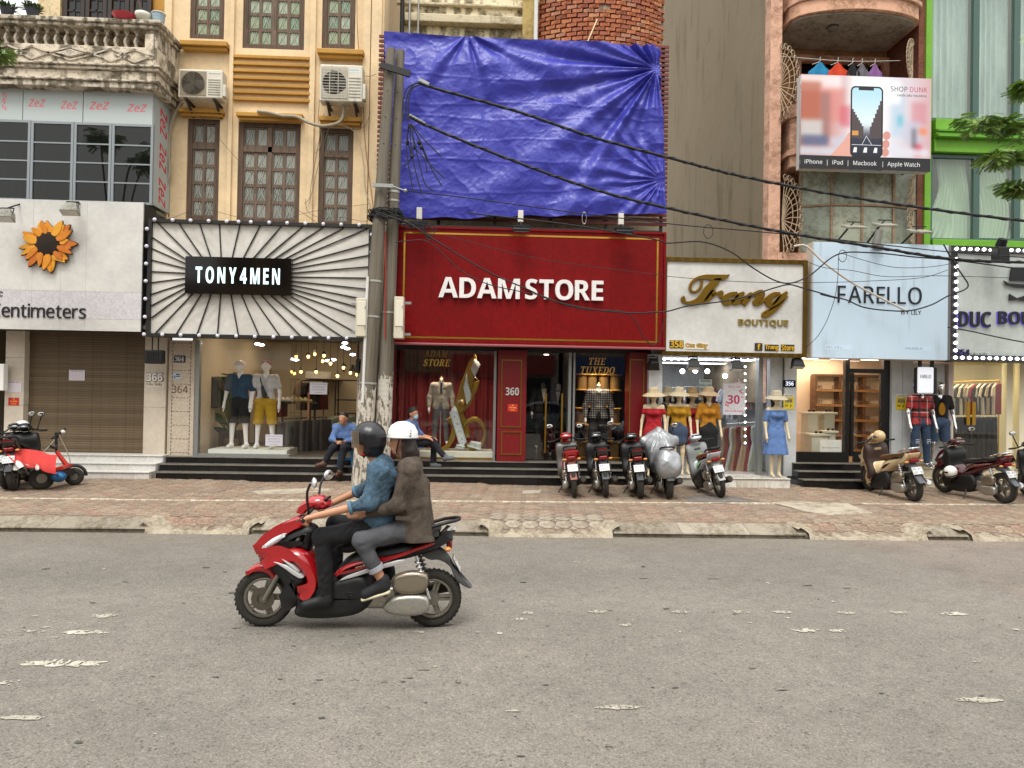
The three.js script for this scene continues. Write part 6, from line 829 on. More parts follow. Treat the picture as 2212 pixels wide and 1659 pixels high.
const tp=thing('measuring_tape','oversized white measuring tape wound round the golden scissors','measuring tape'),tm=printMat(cv(128,1024,(x)=>{x.fillStyle='#c9d2cf';x.fillRect(0,0,128,1024);x.fillStyle='#3a4444';for(let k=0;k<100;k++){const L=k % 5?20:38;x.fillRect(0,k*10.24,L,2);x.fillRect(128 - L,k*10.24,L,2);}x.font='bold 34px sans-serif';for(let k=0;k<12;k++)x.fillText(String(k+5),46,k*85+60);}),{x:{side:DS}});
const strip=(l)=>sheetGrid(2,30,(s,q)=>{const k=q*(l.length - 1),j=Math.min(l.length - 2,Math.floor(k)),f=k - j,lx=lerp(l[j][0],l[j+1][0],f),ly=lerp(l[j][1],l[j+1][1],f),rx=lerp(l[j][2],l[j+1][2],f),ry=lerp(l[j][3],l[j+1][3],f),p=Q(lerp(lx,rx,s),lerp(ly,ry,s),z+0.09+0.03*Math.sin(q*6));return[p.x,p.y,p.z,s,1 - q];});
part(tp,'tape',strip([[1370,245,1420,295],[1340,330,1370,410],[1345,380,1410,448]]),tm);part(tp,'tape',strip([[1300,370,1310,460],[1270,500,1340,560],[1290,600,1335,600],[1300,650,1300,650]]),tm);part(tp,'tape',strip([[1190,655,1210,680],[1150,720,1225,720],[1230,980,1298,970],[1240,1010,1275,1005]]),tm);part(tp,'tape',strip([[1215,990,1285,1010],[1200,1025,1280,1042]]),tm);part(tp,'tape',strip([[1340,962,1425,978],[1305,1010,1425,1045]]),tm);
}
// ---------------------------------------------------------------- green house and the boutique with the lit bulbs
{
const h=thing('green_house','bright green house with tall curtained windows above a lit sign','house'),z=-16.0,gm=mat(0x76b52a,{r:0.6,map:T.plaster,mapM:2,bump:T.bump,bumpM:0.6,bs:0.002}),gd=mat(0x5f9c22,{r:0.6,map:T.streak,mapM:2}),X0=P(1993,300,z).x,X1=X0+5,Y=(v)=>P(2110,v,z).y;
part(h,'green_edge',bx(X0,Y(560),z+0.1,P(2006,300,z).x,Y(-80)+2.5,z - 0.3),gm);
for(const[v0,v1,pr,m]of[[264,288,0.16,gm],[288,294,0.24,gd],[294,300,0.2,gm],[300,306,0.26,gd],[306,334,0.12,gm],[520,560,0.1,gm],[-140,-60,0.12,gm]])part(h,'green_band',rbox((X0+X1)/ 2+0.1,(Y(v0)+Y(v1))/ 2,z+pr / 2 - 0.1,X1 - X0 - 0.2,Y(v0)- Y(v1)- 0.002,pr+0.2,0.012),m);
const fr=mat(0x3f5a52,{r:0.45}),gl=new THREE.MeshPhysicalMaterial({color:C(0xeef5f1),transmission:0.96,roughness:0.0,thickness:0}),up=mat(0xf0f2f2,{r:0.9,side:DS,map:T.plaster,mapM:[0.5,3]}),lo=mat(0xe0e5d4,{r:0.9,side:DS});
for(const[v0,v1,c]of[[-60,263,up],[335,522,lo]])[[2006,2108],[2108,2196],[2196,2300]].forEach(([a,b],i)=>{
const r=rect(a,v0,b,v1,z),w=part(h,'tall_window',frame4(r,0.07,z+0.02,z - 0.08),fr);part(w,'pane',box(r.x,r.y,z - 0.03,r.w - 0.12,r.h - 0.12,0.008),gl);
part(w,'curtain',sheetGrid(90,20,(s,t)=>{const lowr=c===lo,pull=lowr&&i===0?sstep(0.75,0.3,t)*0.55+sstep(0.3,0.05,t)*0.3:0,x=lerp(r.x0+0.05+(lowr&&i===0?0.35:0.02),r.x1 - 0.03,s),sw=x - pull*0.6*(1 - s)+(lowr?0.1*Math.sin(t*5):0);return[clamp(sw,r.x0,r.x1),lerp(r.y0,r.y1,t)-(lowr?pull*s*0.8:0),z - 0.22+0.05*Math.sin(s*(lowr?60:44)+pull*9*t)+0.02*Math.sin(s*130),s*r.w,t*r.h];}),c);
});
for(const[v0,v1]of[[-80,268],[330,524]])room(h,X0+0.1,X1,Y(v1),Y(v0),z - 0.1,z - 4,{floor:mat(0x9c8a70,{r:0.5}),wall:mat(0xc8c4b4,{r:0.8})});
const zf=-15.9,F=P(2100,1012,-15.6).y,cy=P(2100,783,zf).y,x0=P(1967,880,zf).x,x1=x0+4.6,wm=mat(0xdcd4b8,{r:0.6});
room(h,x0+0.95,x1,F,cy+0.25,zf+0.03,-20,{floor:mat(0x6e675c,{r:0.25}),wall:wm,ceil:mat(0xd6d0bc,{r:0.7})});part(h,'slab_over_shop',bx(x0,cy+0.36,zf+0.4,X1,Y(565)+0.05,-20),gm);
const st=mat(0xc9bfa4,{r:0.35,map:T.dirt,mapM:1.4}),hy=(F - 0.2)/ 2;steps(h,[[x0,x1,F,-15.6],[x0,x1,F - hy,-15.3]],0.6,[st],st,zf - 0.05);
for(const[u0,u1,m,n]of[[2170,2183,wm,'cream_post'],[2198,2215,wm,'cream_post'],[1968,2036,greyCol,'display_wall']])part(h,n,slab(rect(u0,785,u1,1015,zf),zf+0.06,zf - 0.1),m);
for(const[a,b]of[[2038,2102],[2103,2170]])part(h,'shop_glass',slab(rect(a,788,b,1010,zf),zf - 0.005,zf+0.005),M.glass);
for(const u of[2086,2098])part(h,'door_handle',slab(rect(u,868,u+6,918,zf),zf+0.03,zf+0.06),M.brass);
{const p=P(1977,830,zf+0.1);part(h,'number_plate',rbox(p.x,p.y,zf+0.09,0.3,0.19,0.03,0.02),M.blackGloss);letters(h,'354',font.bold,R2(p.x - 0.1,p.y - 0.05,p.x+0.1,p.y+0.05),zf+0.108,0.004,glow(0xb8b8ff,0.6),{gap:0.12});}
{const a=P(2034,826,-17.0),b=P(2158,822,-16.6);rail('bright rail of white and dark shirts in the lit boutique',a,b,F,M.brass);garments('short sleeved shirt on the crowded rail of the lit boutique','shirts in the lit boutique','shirt',24,a,b,[0xd8d0c0,0x1c1a1c,0xb8a890,0x2c2428,0xcfc4b4,0x8a2024,0x1a1c22,0xe0d8cc,0x3c3430],0.5);}
{const y=P(2100,885,-17).y,xa=P(2040,885,-17).x,xb=P(2160,885,-17).x;part(h,'light_tube',rod(V(xa,y,-17),V(xb,y,-17),0.022),glow(0xeef4ff,5));areaLamp((xa+xb)/ 2,y - 0.03,-17,2,0.08,0xeef4ff,6);part(h,'hanging_shelf',bx(xa,y+0.03,-17.3,xb,y+0.06,-16.9),wm);
const a=P(2045,895,-17.2),b=P(2150,895,-17.0);rail('low rail of dark trousers under the light tube',a,b,F,M.steel);garments('dark trousers on the low rail under the light tube','trousers in the lit boutique','jeans',14,a,b,[0x14161a,0x1f2228,0x23282e,0x101114],1.1);}
for(const zz of[-16.7,-18.5]){areaLamp((x0+x1)/ 2,cy+0.2,zz,2.6,0.35,0xfff0c4,9);part(h,'ceiling_panel',box((x0+x1)/ 2,cy+0.235,zz,2.6,0.02,0.35),glow(0xfff0c4,1.5));}
for(const u of[2030,2115,2190]){const p=P(u,782,zf+0.35);part(h,'awning_light',box(p.x,cy+0.17,zf+0.4,0.36,0.025,0.06),glow(0xfff2dc,4));}
// sign
const s=thing('bulb_sign','black framed sign edged with lit bulbs and a top hat emblem','sign'),zs=SIGN_Z,q=(x,y)=>[(3100+x*0.4213)/ 1.8228,(850+y*0.4213)/ 1.8228],r=rect(2054,535,2420,783,zs),Rr=(a,b)=>rect(...q(...a),...q(...b),zs);
const blk=mat(0x0c0c0e,{r:0.4});part(s,'panel',bx(r.x0+0.1,r.y0+0.08,zs - 0.05,r.x1 - 0.1,r.y1 - 0.08,zs - 0.08),mat(0xc8d0ca,{r:0.45,map:T.plaster,mapM:[3,4]}));part(s,'frame',frame4(r,0.13,zs,zs - 0.12),blk);part(s,'case',bx(r.x0,r.y0,zs - 0.121,r.x1,r.y1,zs - 0.5),blk);
const lit=glow(0xfdf8ff,5),bb=sph(0,0,0,0.034,1,1,1,10),bulb=(x,y)=>part(s,'lit_bulb',bb,lit).position.set(x,y,zs+0.02);for(let x=r.x0+0.1;x<r.x1;x+=0.148){bulb(x,r.y1 - 0.07);bulb(x,r.y0+0.07);}for(let y=r.y0+0.22;y<r.y1 - 0.15;y+=0.16){bulb(r.x0+0.1,y);}
const ink=mat(0x100f14,{r:0.4}),halo=glow(0x6a60c8,0.3);const word=(t,a,b,gap)=>{const w=Rr(a,b);letters(s,t,font.bold,R2(w.x0 - 0.016,w.y0 - 0.012,w.x1+0.002,w.y1 - 0.004),zs - 0.048,0.012,halo,{gap});letters(s,t,font.bold,w,zs - 0.03,0.03,ink,{gap});};
word('DUC',[1606,892],[1908,1040],0.12);word('BOUTIQUE',[1975,898],[2212+560,1046],0.12);word('354',[1580,1246],[1708,1302],0.1);
part(s,'street_name',plane(Rr([1722,1266],[1915,1312]),zs - 0.045),printMat(cv(512,130,(x)=>{x.fillStyle='#bcc4be';x.fillRect(0,0,512,130);x.fillStyle='#17171c';x.font='bold 92px sans-serif';vtext(x,'CẦU GIẤY',6,106);})));
const em=(pts,n)=>{const g=extr(shapeOf(pts.map(([x,y])=>{const p=P(...q(x,y),zs);return[p.x,p.y];})),0.03);g.translate(0,0,zs - 0.03);part(s,n,g,ink);};em([[2098,480],[2340,480],[2330,610],[2080,602]],'hat_crown');em([[2025,605],[2075,630],[2200,640],[2330,632],[2400,605],[2390,650],[2300,672],[2150,668],[2050,645]],'hat_brim');em([[2078,728],[2150,770],[2160,765],[2250,735],[2250,800],[2165,785],[2150,785],[2078,790]],'bow_tie');
const hl=P(2161,545,zs+0.3),t=thing('moving_head_lamp','black projector lamp hanging over the bulb-edged sign','lamp');part(t,'housing',rbox(hl.x,hl.y - 0.05,hl.z,0.26,0.3,0.24,0.03),M.black);part(t,'lens',new THREE.CylinderGeometry(0.09,0.11,0.16,16).rotateX(0.5).translate(hl.x+0.03,hl.y+0.2,hl.z),M.darkMetal);part(t,'arm',rod(V(hl.x,hl.y+0.1,hl.z),V(hl.x - 0.2,r.y1 - 0.02,zs - 0.2),0.02),M.black);
[[1845,490,'pale solar floodlight on an arm above the pale sign'],[1912,486,'pale floodlight on an arm behind the grey camera'],[1986,500,'pale floodlight beside the green wall above the pale sign']].forEach(([u,v,l])=>{const c=P(u,v,-15.0);const f=thing('floodlight',l,'floodlight','floodlights over the pale sign');part(f,'housing',rbox(c.x,c.y,c.z,0.42,0.05,0.3,0.012,2,0.35),mat(0xa8a698,{r:0.6,map:T.dirt,mapM:0.4}));part(f,'arm',mg([rod(V(c.x - 0.1,c.y,c.z),V(c.x - 0.3,P(1900,526,-15.05).y,-15.2),0.02),rod(V(c.x - 0.1,c.y,c.z),V(c.x,c.y+0.1,c.z),0.015),box(c.x,c.y+0.1,c.z,0.3,0.02,0.02)]),M.darkMetal);});
{const c=P(1895,515,-14.95),f=thing('security_camera','grey tubular security camera above the pale sign','camera');part(f,'body',mg([new THREE.CylinderGeometry(0.07,0.085,0.34,14).rotateZ(-0.2).translate(c.x,c.y,c.z),new THREE.CylinderGeometry(0.1,0.1,0.1,14).rotateZ(-0.2).translate(c.x+0.02,c.y - 0.18,c.z)]),mat(0x77756e,{r:0.5}));part(f,'mount',rod(V(c.x,c.y,c.z),V(c.x,c.y - 0.1,-15.2),0.02),M.darkMetal);}
}
// ---------------------------------------------------------------- twin concrete poles, boxes, cables
{
const zp=-14.62,con=mat(0x726b5e,{r:0.92,map:T.dirt,mapM:[1.1,2.3],bump:T.bump,bumpM:0.3,bs:0.004}),wash=mat(0xc6beb0,{r:0.95,map:T.moss,mapM:[0.6,0.9],bump:T.bump,bumpM:0.2,bs:0.004}),band=mat(0xb4b2aa,{r:0.4,m:0.6});
[['round concrete power pole with whitewashed foot beside the menswear shop',[845,106,0.09],[779,1045,0.185],'cream',zp],['round concrete power pole with pasted notice beside the red sign',[865,110,0.085],[822,1045,0.17],'red',zp - 0.16]].forEach(([l,[u0,v0,r0],[u1,v1,r1],k,z],i)=>{
const t=thing('power_pole',l,'pole','twin power poles'),a=P(u0,v0,z),b=P(u1,v1,z);b.y=0.1;const at=(f)=>a.clone().lerp(b,f),R=(f)=>lerp(r0,r1,f);
part(t,'shaft',rod(b,a,r1,r0,22),con);
const d=a.clone().sub(b),L=d.length(),q=new THREE.Quaternion().setFromUnitVectors(V(0,1,0),d.clone().normalize()),f0=i?0.27:0.24;
const sl=sheetGrid(40,12,(s,tt)=>{const an=s*6.2832,top=f0+0.03*(fbm(s,i+2,8,3,201)- 0.5)*2.4,f=tt*top,p=V(Math.cos(an),0,Math.sin(an)).multiplyScalar(lerp(r1,r0,f)+0.004);p.y=f*L;p.applyQuaternion(q).add(b);return[p.x,p.y,p.z,s*1.1,f*L];});sl.computeVertexNormals();part(t,'whitewash',sl,wash);
for(const f of[0.1,0.16,0.22]){const p=at(f);part(t,'peg_hole',rod(V(p.x,p.y,p.z+R(f)- 0.03),V(p.x,p.y,p.z+R(f)+0.003),0.014,0.014,8),M.black);}
for(const f of i?[0.325,0.345,0.6,0.76]:[0.61,0.76,0.53]){const p=at(f),g=new THREE.CylinderGeometry(R(f)+0.008,R(f)+0.008,0.04,20,1,true);g.applyQuaternion(q);g.translate(p.x,p.y,p.z);part(t,'steel_band',g,band);}
if(i){const p=at(0.78),g=new THREE.CylinderGeometry(R(0.78)+0.006,R(0.78)+0.006,0.5,12,1,true,-0.9,1.5);g.translate(p.x,p.y,p.z);part(t,'pasted_notice',g,mat(0xc9c4ba,{r:0.9,map:T.dirt,mapM:0.2,side:DS}));}
else{const p=at(0.05);part(t,'crossarm',mg([bar(V(P(824,148,z).x,P(824,148,z).y,z+0.16),V(P(888,168,z).x,P(888,168,z).y,z+0.16),0.12,0.06)]),mat(0x1a1815,{r:0.6}));const w=at(0.345);part(t,'bracket_arm',mg([bar(P(805,400,z+0.2),P(850,402,z+0.2),0.07,0.05),rod(P(845,401,z+0.2),P(878,413,z+0.35),0.012),sph(...P(876,412,z+0.35).toArray(),0.04)]),M.galv);part(t,'cable_clamp',mg([bar(P(884,250,z+0.25),P(917,268,z+0.25),0.07,0.05),bar(P(905,174,z+0.25),P(926,184,z+0.25),0.09,0.06)]),M.galv);part(t,'red_conduit',rod(V(P(812,640,z).x+0.2,P(812,730,z).y,z+0.02),V(P(816,500,z).x+0.16,P(812,500,z).y,z+0.02),0.013),mat(0x9c2018,{r:0.6}));part(t,'white_conduit',rod(V(P(786,870,z).x,P(786,870,z).y,z+0.16),V(P(797,580,z).x,P(797,600,z).y,z+0.14),0.028),M.white);}
});
const meter=(l,u0,v0,u1,v1,z)=>{const t=thing('meter_box',l,'meter box','meter boxes on the poles'),r=rect(u0,v0,u1,v1,z);part(t,'case',rbox(r.x,r.y,z,r.w,r.h,0.24,0.02),mat(0xcfc8b4,{r:0.55,map:T.streak,mapM:0.8}));part(t,'door',rbox(r.x+0.01,r.y+r.h*0.1,z+0.125,r.w*0.8,r.h*0.62,0.016,0.006),mat(0xd6cfbc,{r:0.5}));part(t,'hinge',mg([box(r.x1 - 0.02,r.y0+r.h*0.25,z+0.13,0.02,0.05,0.02),box(r.x1 - 0.02,r.y1 - r.h*0.25,z+0.13,0.02,0.05,0.02)]),M.galv);part(t,'bracket',mg([box(r.x,r.y1 - 0.1,z - 0.1,r.w+0.25,0.05,0.03),box(r.x,r.y0+0.1,z - 0.1,r.w+0.25,0.05,0.03)]),M.galv);};
meter('cream meter box strapped to the pole beside the ray bar sign',770,645,793,728,zp+0.1);meter('cream meter box with blue label strapped to the pole beside the red sign',852,642,873,732,zp+0.0);
[['black loudspeaker hanging on rods beside the number 366',316,756,354,786,-15.35],['black loudspeaker hanging on rods behind the poles',770,776,789,806,-15.5]].forEach(([l,u0,v0,u1,v1,z])=>{const t=thing('loudspeaker',l,'loudspeaker','loudspeakers under the menswear sign'),r=rect(u0,v0,u1,v1,z);part(t,'cabinet',rbox(r.x,r.y,z,r.w,r.h,0.2,0.03),M.black);const gr=[];for(let k=0;k<5;k++)gr.push(box(lerp(r.x0+0.07,r.x1 - 0.07,k / 4),r.y,z+0.1,0.02,r.h*0.6,0.02));part(t,'grille',mg(gr),M.darkMetal);part(t,'hanging_rod',mg([-0.06,0.06].map((d)=>rod(V(r.x+d,r.y1 - 0.02,z),V(r.x+d,P(340,726,z).y+0.1,z),0.014))),M.black);});
// cables
const Z2=(l)=>l.map(([x,y])=>[(1400+x*0.5877)/ 1.8228,(780+y*0.5877)/ 1.8228]),Z3=(l)=>l.map(([x,y])=>[(2550+x*0.3616)/ 1.8228,(900+y*0.3616)/ 1.8228]),Z5=(l)=>l.map(([x,y])=>[(3100+x*0.4213)/ 1.8228,(850+y*0.4213)/ 1.8228]);
const cm=mat(0x0d0d0d,{r:0.6}),cable=(l,pts,r,z=-14.35,tw=0)=>{const t=thing('overhead_cable',l,'cable','overhead cables'),w=pts.map(([u,v,zz])=>P(u,v,zz??z));part(t,'strand',tube(w,r,7,pts.length*10),cm);if(tw)part(t,'twisted_strand',tube(new THREE.CatmullRomCurve3(w).getPoints(260).map((p,i)=>V(p.x,p.y+r*0.8*Math.sin(i*0.8),p.z+r*0.8*Math.cos(i*0.8))),r*0.62,5,500),cm);};
cable('thick twisted cable running from the upper clamp past the billboard',[[905,178],[919,184],[1122,242],[1271,293],[1481,350],[1591,378],[1792,418],[2000,450],[2212,477],[2500,505]],0.028,-14.35,1);
cable('thick twisted cable running from the lower clamp over the pale sign',[[886,252],[916,268],[1122,352],[1297,413],[1481,458],[1701,503],[1886,533],[2052,559],[2212,567],[2500,576]],0.028,-14.35,1);
cable('thin cable from the pole bracket along the foot of the tarpaulin',[[878,412],[1007,427],[1258,461],[1481,487],[1600,497],[1760,512],[1900,528],[2060,545],[2212,556]],0.011);
cable('thin cable sagging over the floodlights and both boutique signs',[[1013,460],[1236,486],[1332,502],[1430,521],...Z3([[190,155],[600,145],[900,250],[1150,430],[1400,570],[1550,595],[1750,520],[2074,280]]),...Z5([[800,345],[1200,385],[1520,410],[2212,500]])],0.014);
cable('cable drooping across the letters of the red sign',[...Z2([[130,90],[220,120],[350,165],[500,262],[900,500],[1150,610],[1300,680],[1550,740],[1850,770],[2000,765]]),...Z3([[0,912],[190,905],[450,840],[800,795],[1100,735],[1400,640],[1540,610],[1700,650],[2074,760]]),...Z5([[300,730],[550,785],[700,850],[950,885],[1150,885],[1350,830],[1500,750],[1690,660]]),...Z5([[1640,560],[1550,430],[1460,265]])],0.014);
cable('second slack wire crossing the letters of the red sign',Z2([[270,295],[360,285],[480,290],[700,480],[870,570],[1100,625],[1250,655],[1400,715],[1550,748],[1800,765],[1880,830],[1930,930],[1990,985],[2030,960],[2070,800]]),0.01);
cable('fine straight wire across the red sign towards the script letters',[...Z2([[600,250],[1200,400],[2070,520]]),...Z3([[190,515],[850,570],[1500,590],[2074,583]]),...Z5([[700,612],[1300,570],[1500,505]])],0.006);
cable('fine wire looping over the pale sign',Z5([[190,430],[330,480],[600,510],[900,565],[1400,560],[2100,580]]),0.006);cable('fine wire sagging over the name on the pale sign',Z5([[510,350],[700,410],[1000,480],[1350,475],[1640,425]]),0.006);cable('pair of fine wires dangling down the edge of the pale sign',Z5([[480,365],[470,600],[440,780],[400,900],[360,1000],[280,1130],[180,1225]]),0.006);cable('lower cable leaving the bulb sign towards the tree',Z5([[1500,1040],[1700,1075],[2000,1140],[2212,1180],[2600,1230]]),0.013);
cable('cable tail curving up to the crossarm',[[880,262],[876,230],[884,195],[898,180],[908,179]],0.014);cable('second cable tail bent over the clamp',[[884,262],[882,225],[890,192],[908,182]],0.014);cable('third cable tail beside the pole clamp',[[872,262],[870,225],[880,190],[905,178]],0.012);
[[[884,268],[880,300],[888,340],[872,360]],[[886,268],[896,310],[905,350],[920,400],[936,412]],[[888,268],[905,300],[925,350],[960,385]],[[888,268],[910,310],[935,370],[955,402]],[[885,270],[890,330],[900,380],[912,420]],[[882,268],[878,320],[884,365],[892,410]],[[889,268],[915,300],[940,325],[953,338]],[[887,270],[898,320],[918,345],[922,372]]].forEach((l,i)=>{const t=thing('cable_tail','loose black cable end hanging from the lower clamp','cable','cable ends below the clamp');part(t,'strand',tube(l.map(([u,v])=>P(u,v,-14.3+i*0.015)),0.012),cm);if(i<5)part(t,'splice',sph(...P(l[1][0],l[1][1]+8,-14.3+i*0.015).toArray(),0.045,0.8,1.2,0.8,8),cm);});
[[1530,500,30],[1820,553,26],[2062,560,28],[1262,471,26]].forEach(([u,v,s],i)=>{const c=P(u,v,-14.35),t=thing('cable_loop',['wire ring hanging where two cables cross by the concrete wall','wire ring hanging on the cable over the pale sign','wire ring hanging beside the bulb sign','wire ring hanging in front of the tarpaulin'][i],'wire ring','rings on the cables'),g=new THREE.TorusGeometry(s / 2 / FPX*14.35,0.008,5,22);g.scale(i===3?0.35:0.7,1,1);g.translate(c.x,c.y,c.z);part(t,'ring',g,i===3?M.white:cm);});
const coil=thing('cable_tangle','dark tangle of wires tied round the twin poles','cable'),l=[],cc=P(832,465,zp);for(let k=0;k<16;k++){const pts=[];for(let j=0;j<9;j++){const a=j / 8*6.6+k,R=0.26+rr(-0.04,0.07);pts.push(V(cc.x+Math.cos(a)*R*1.15+0.02,cc.y+rr(-0.12,0.12),zp - 0.08+Math.sin(a)*R*0.9));}l.push(tube(pts,rr(0.006,0.014),5,40));}for(let k=0;k<10;k++)l.push(tube([P(845,462+k,zp+0.2),P(875+k*3,470+rr(-5,25),zp+0.2),P(900+k*5,490+rr(-20,20),zp+0.25),P(925,520,zp+0.27)],0.006,4,20));part(coil,'wires',mg(l),cm);
const guy=thing('steel_tube','bent white plastic tube slanting over the pale sign','tube');part(guy,'tube',tube(Z5([[60,285],[160,275],[330,425],[600,620],[900,780],[1115,890]]).map(([u,v])=>P(u,v,-14.75)),0.022,7,40),mat(0xc9c0b4,{r:0.6}));
}
// ---------------------------------------------------------------- street trees reaching into the picture
{
const lm=[0x6f8f32,0x87a240,0x5c7a28].map((c)=>new THREE.MeshPhysicalMaterial({color:C(c),roughness:0.6,side:DS,transmission:0.25,thickness:0})),bark=mat(0x5a4c3e,{r:0.95,map:T.dirt,mapM:0.6,bump:T.bump,bumpM:0.2,bs:0.01});
const frond=(()=>{const l=[[0,0,0]];const gs=[],n=8;for(let k=0;k<n;k++)for(const s of[-1,1]){const g=new THREE.PlaneGeometry(0.055,0.02);g.translate(0.04,0,0);g.rotateX(-Math.PI / 2);g.rotateY(s*1.15);g.rotateZ(s*0.2);g.translate(0.03+k*0.024,-0.0006*k*k,0);gs.push(g);}return mg(gs);})();
const tree=(label,base,limbs,n)=>{
const t=thing('street_tree',label,'tree','street trees'),wood=[],ends=[];
part(t,'trunk',mg([tube([base,V(base.x+0.05,base.y+1.6,base.z),V(base.x - 0.05,base.y+3.2,base.z),V(base.x,base.y+4.6,base.z)],0.13,9,24),rod(base,V(base.x,base.y+0.5,base.z),0.2,0.13,12)]),bark);
for(const l of limbs){const st=V(base.x,base.y+l.h,base.z),pts=[st,...l.p];wood.push(tube(pts,0.022,6,24));const c=new THREE.CatmullRomCurve3(pts);for(let k=0;k<l.n;k++){const p=c.getPoint(rr(l.f??0.45,1)),a=rr(0,6.28),e=V(p.x+Math.cos(a)*rr(0.05,l.s),p.y+rr(-0.5,0.4)*l.s,p.z+Math.sin(a)*rr(0.05,l.s));ends.push([p,e]);}}
part(t,'limbs',mg(wood),bark);const by=[[],[],[]],tw=[];
for(const[p,e]of ends){tw.push(rod(p,e,0.006,0.003,4));const d=e.clone().sub(p),yaw=Math.atan2(-d.z,d.x);for(let k=0;k<n;k++){const g=frond.clone();g.rotateZ(rr(-0.7,0.25));g.rotateX(rr(-0.5,0.5));g.rotateY(yaw+rr(-1.2,1.2));const q=p.clone().lerp(e,rr(0.3,1));g.translate(q.x,q.y,q.z);by[Math.floor(rnd()*3)].push(g);}}
part(t,'twigs',mg(tw),bark);by.forEach((l,i)=>{part(t,'crown',mg(l),lm[i]).userData.kind='stuff';});
};
const z=-12.2,B=P(2330,1060,z);B.y=0.15;const Q=(u,v,dz=0)=>P(u,v,z+dz);
tree('feathery leaved street tree leaning in beside the green house',B,[{h:4.4,p:[Q(2250,300),Q(2180,268),Q(2105,262)],n:46,s:0.36,f:0.5},{h:4.3,p:[Q(2250,340),Q(2190,330),Q(2150,345,0.2)],n:34,s:0.32},{h:4.0,p:[Q(2260,400),Q(2215,405),Q(2185,400)],n:30,s:0.28},{h:4.6,p:[Q(2270,240),Q(2230,190),Q(2215,180)],n:30,s:0.3},{h:4.6,p:[Q(2300,220),Q(2290,100),Q(2300,20)],n:40,s:0.5},{h:4.5,p:[Q(2380,260,0.4),Q(2450,200,0.6),Q(2520,180,1)],n:40,s:0.5},{h:4.2,p:[Q(2340,330,1),Q(2330,280,1.6),Q(2360,240,2)],n:36,s:0.5}],5);
const B2=P(-130,1060,-12.6);B2.y=0.15;tree('street tree with a leafy twig reaching towards the balcony',B2,[{h:4.4,p:[P(-60,120,-12.6),P(-20,108,-12.6),P(8,112,-12.6)],n:16,s:0.22,f:0.5},{h:4.4,p:[P(-160,60,-12.6),P(-220,0,-12.2),P(-260,-20,-12)],n:40,s:0.5},{h:4.2,p:[P(-130,100,-12),P(-150,20,-11.6),P(-140,-60,-11.4)],n:40,s:0.5}],5);
}
// ---------------------------------------------------------------- the far side of the street, which the shop glass and the tarpaulin mirror
{
const hs=[[-27,7,10.5,0x9c8b74],[-19.5,6.6,8.2,0x8a8880],[-12.6,6.8,12,0xa8936c],[-5.6,6.8,9.4,0x7c7468],[1.4,7,11.2,0x948a80],[8.6,6.8,8.8,0x8c7660],[15.6,6.6,12.4,0x82868a],[22.5,6.8,9.8,0x9a8264]];
const win=mat(0x22282a,{r:0.15}),sgn=[0x7a2420,0x23406a,0xb8b4a8,0x2c5a3c].map((c)=>mat(c,{r:0.5}));
hs.forEach(([x,w,h,c],i)=>{const t=thing('opposite_house',['tan','grey','yellow','brown','pale grey','clay','blue grey','ochre'][i]+' house on the opposite side of the street','house','houses across the street'),z=15,m=mat(c,{r:0.85,map:T.plaster,mapM:3});part(t,'wall',bx(x - w / 2,0,z,x+w / 2,h,z+8),m);part(t,'roof_edge',bx(x - w / 2 - 0.05,h,z - 0.3,x+w / 2+0.05,h+0.25,z+8),M.concrete);part(t,'shop_sign',bx(x - w / 2+0.3,3.2,z - 0.4,x+w / 2 - 0.3,4.4,z - 0.05),sgn[i % 4]);part(t,'shop_front',bx(x - w / 2+0.5,0.3,z - 0.03,x+w / 2 - 0.5,3,z+0.1),win);for(let f=0;f<Math.floor((h - 5)/ 3);f++)for(const k of[-0.28,0.05,0.33])part(t,'window',bx(x+k*w - 0.6,5.2+f*3,z - 0.04,x+k*w+0.6,7+f*3,z+0.1),win);});
const p2=setting('far_pavement','far pavement across the street');part(p2,'slab',bx(-30,-0.1,9,30,0.15,23),M.concrete);
const car=thing('parked_car','grey hatchback parked across the street','car'),cx=3.2,cz=6.6;const prof=smoothShape([[-2.1,0.3],[-2.15,0.75],[-1.9,0.95],[-1.3,1.05],[-0.6,1.48],[0.7,1.52],[1.5,1.1],[2.1,0.98],[2.2,0.6],[2.15,0.3]],4);const g=extr(prof,1.7,0.12,2);g.translate(cx,0.05,cz - 0.85);part(car,'body',creased(mUV(g),0.6),mat(0x6a7278,{r:0.3,m:0.3}));part(car,'window',extr(smoothShape([[-1.15,1.06],[-0.55,1.4],[0.65,1.43],[1.3,1.1]],3),1.74,0.01,1).translate(cx,0.05,cz - 0.87),M.blackGloss);for(const x of[-1.35,1.35])for(const z of[-0.8,0.8])part(car,'wheel',new THREE.CylinderGeometry(0.32,0.32,0.2,20).rotateX(Math.PI / 2).translate(cx+x,0.31,cz+z),M.blackRub);
}
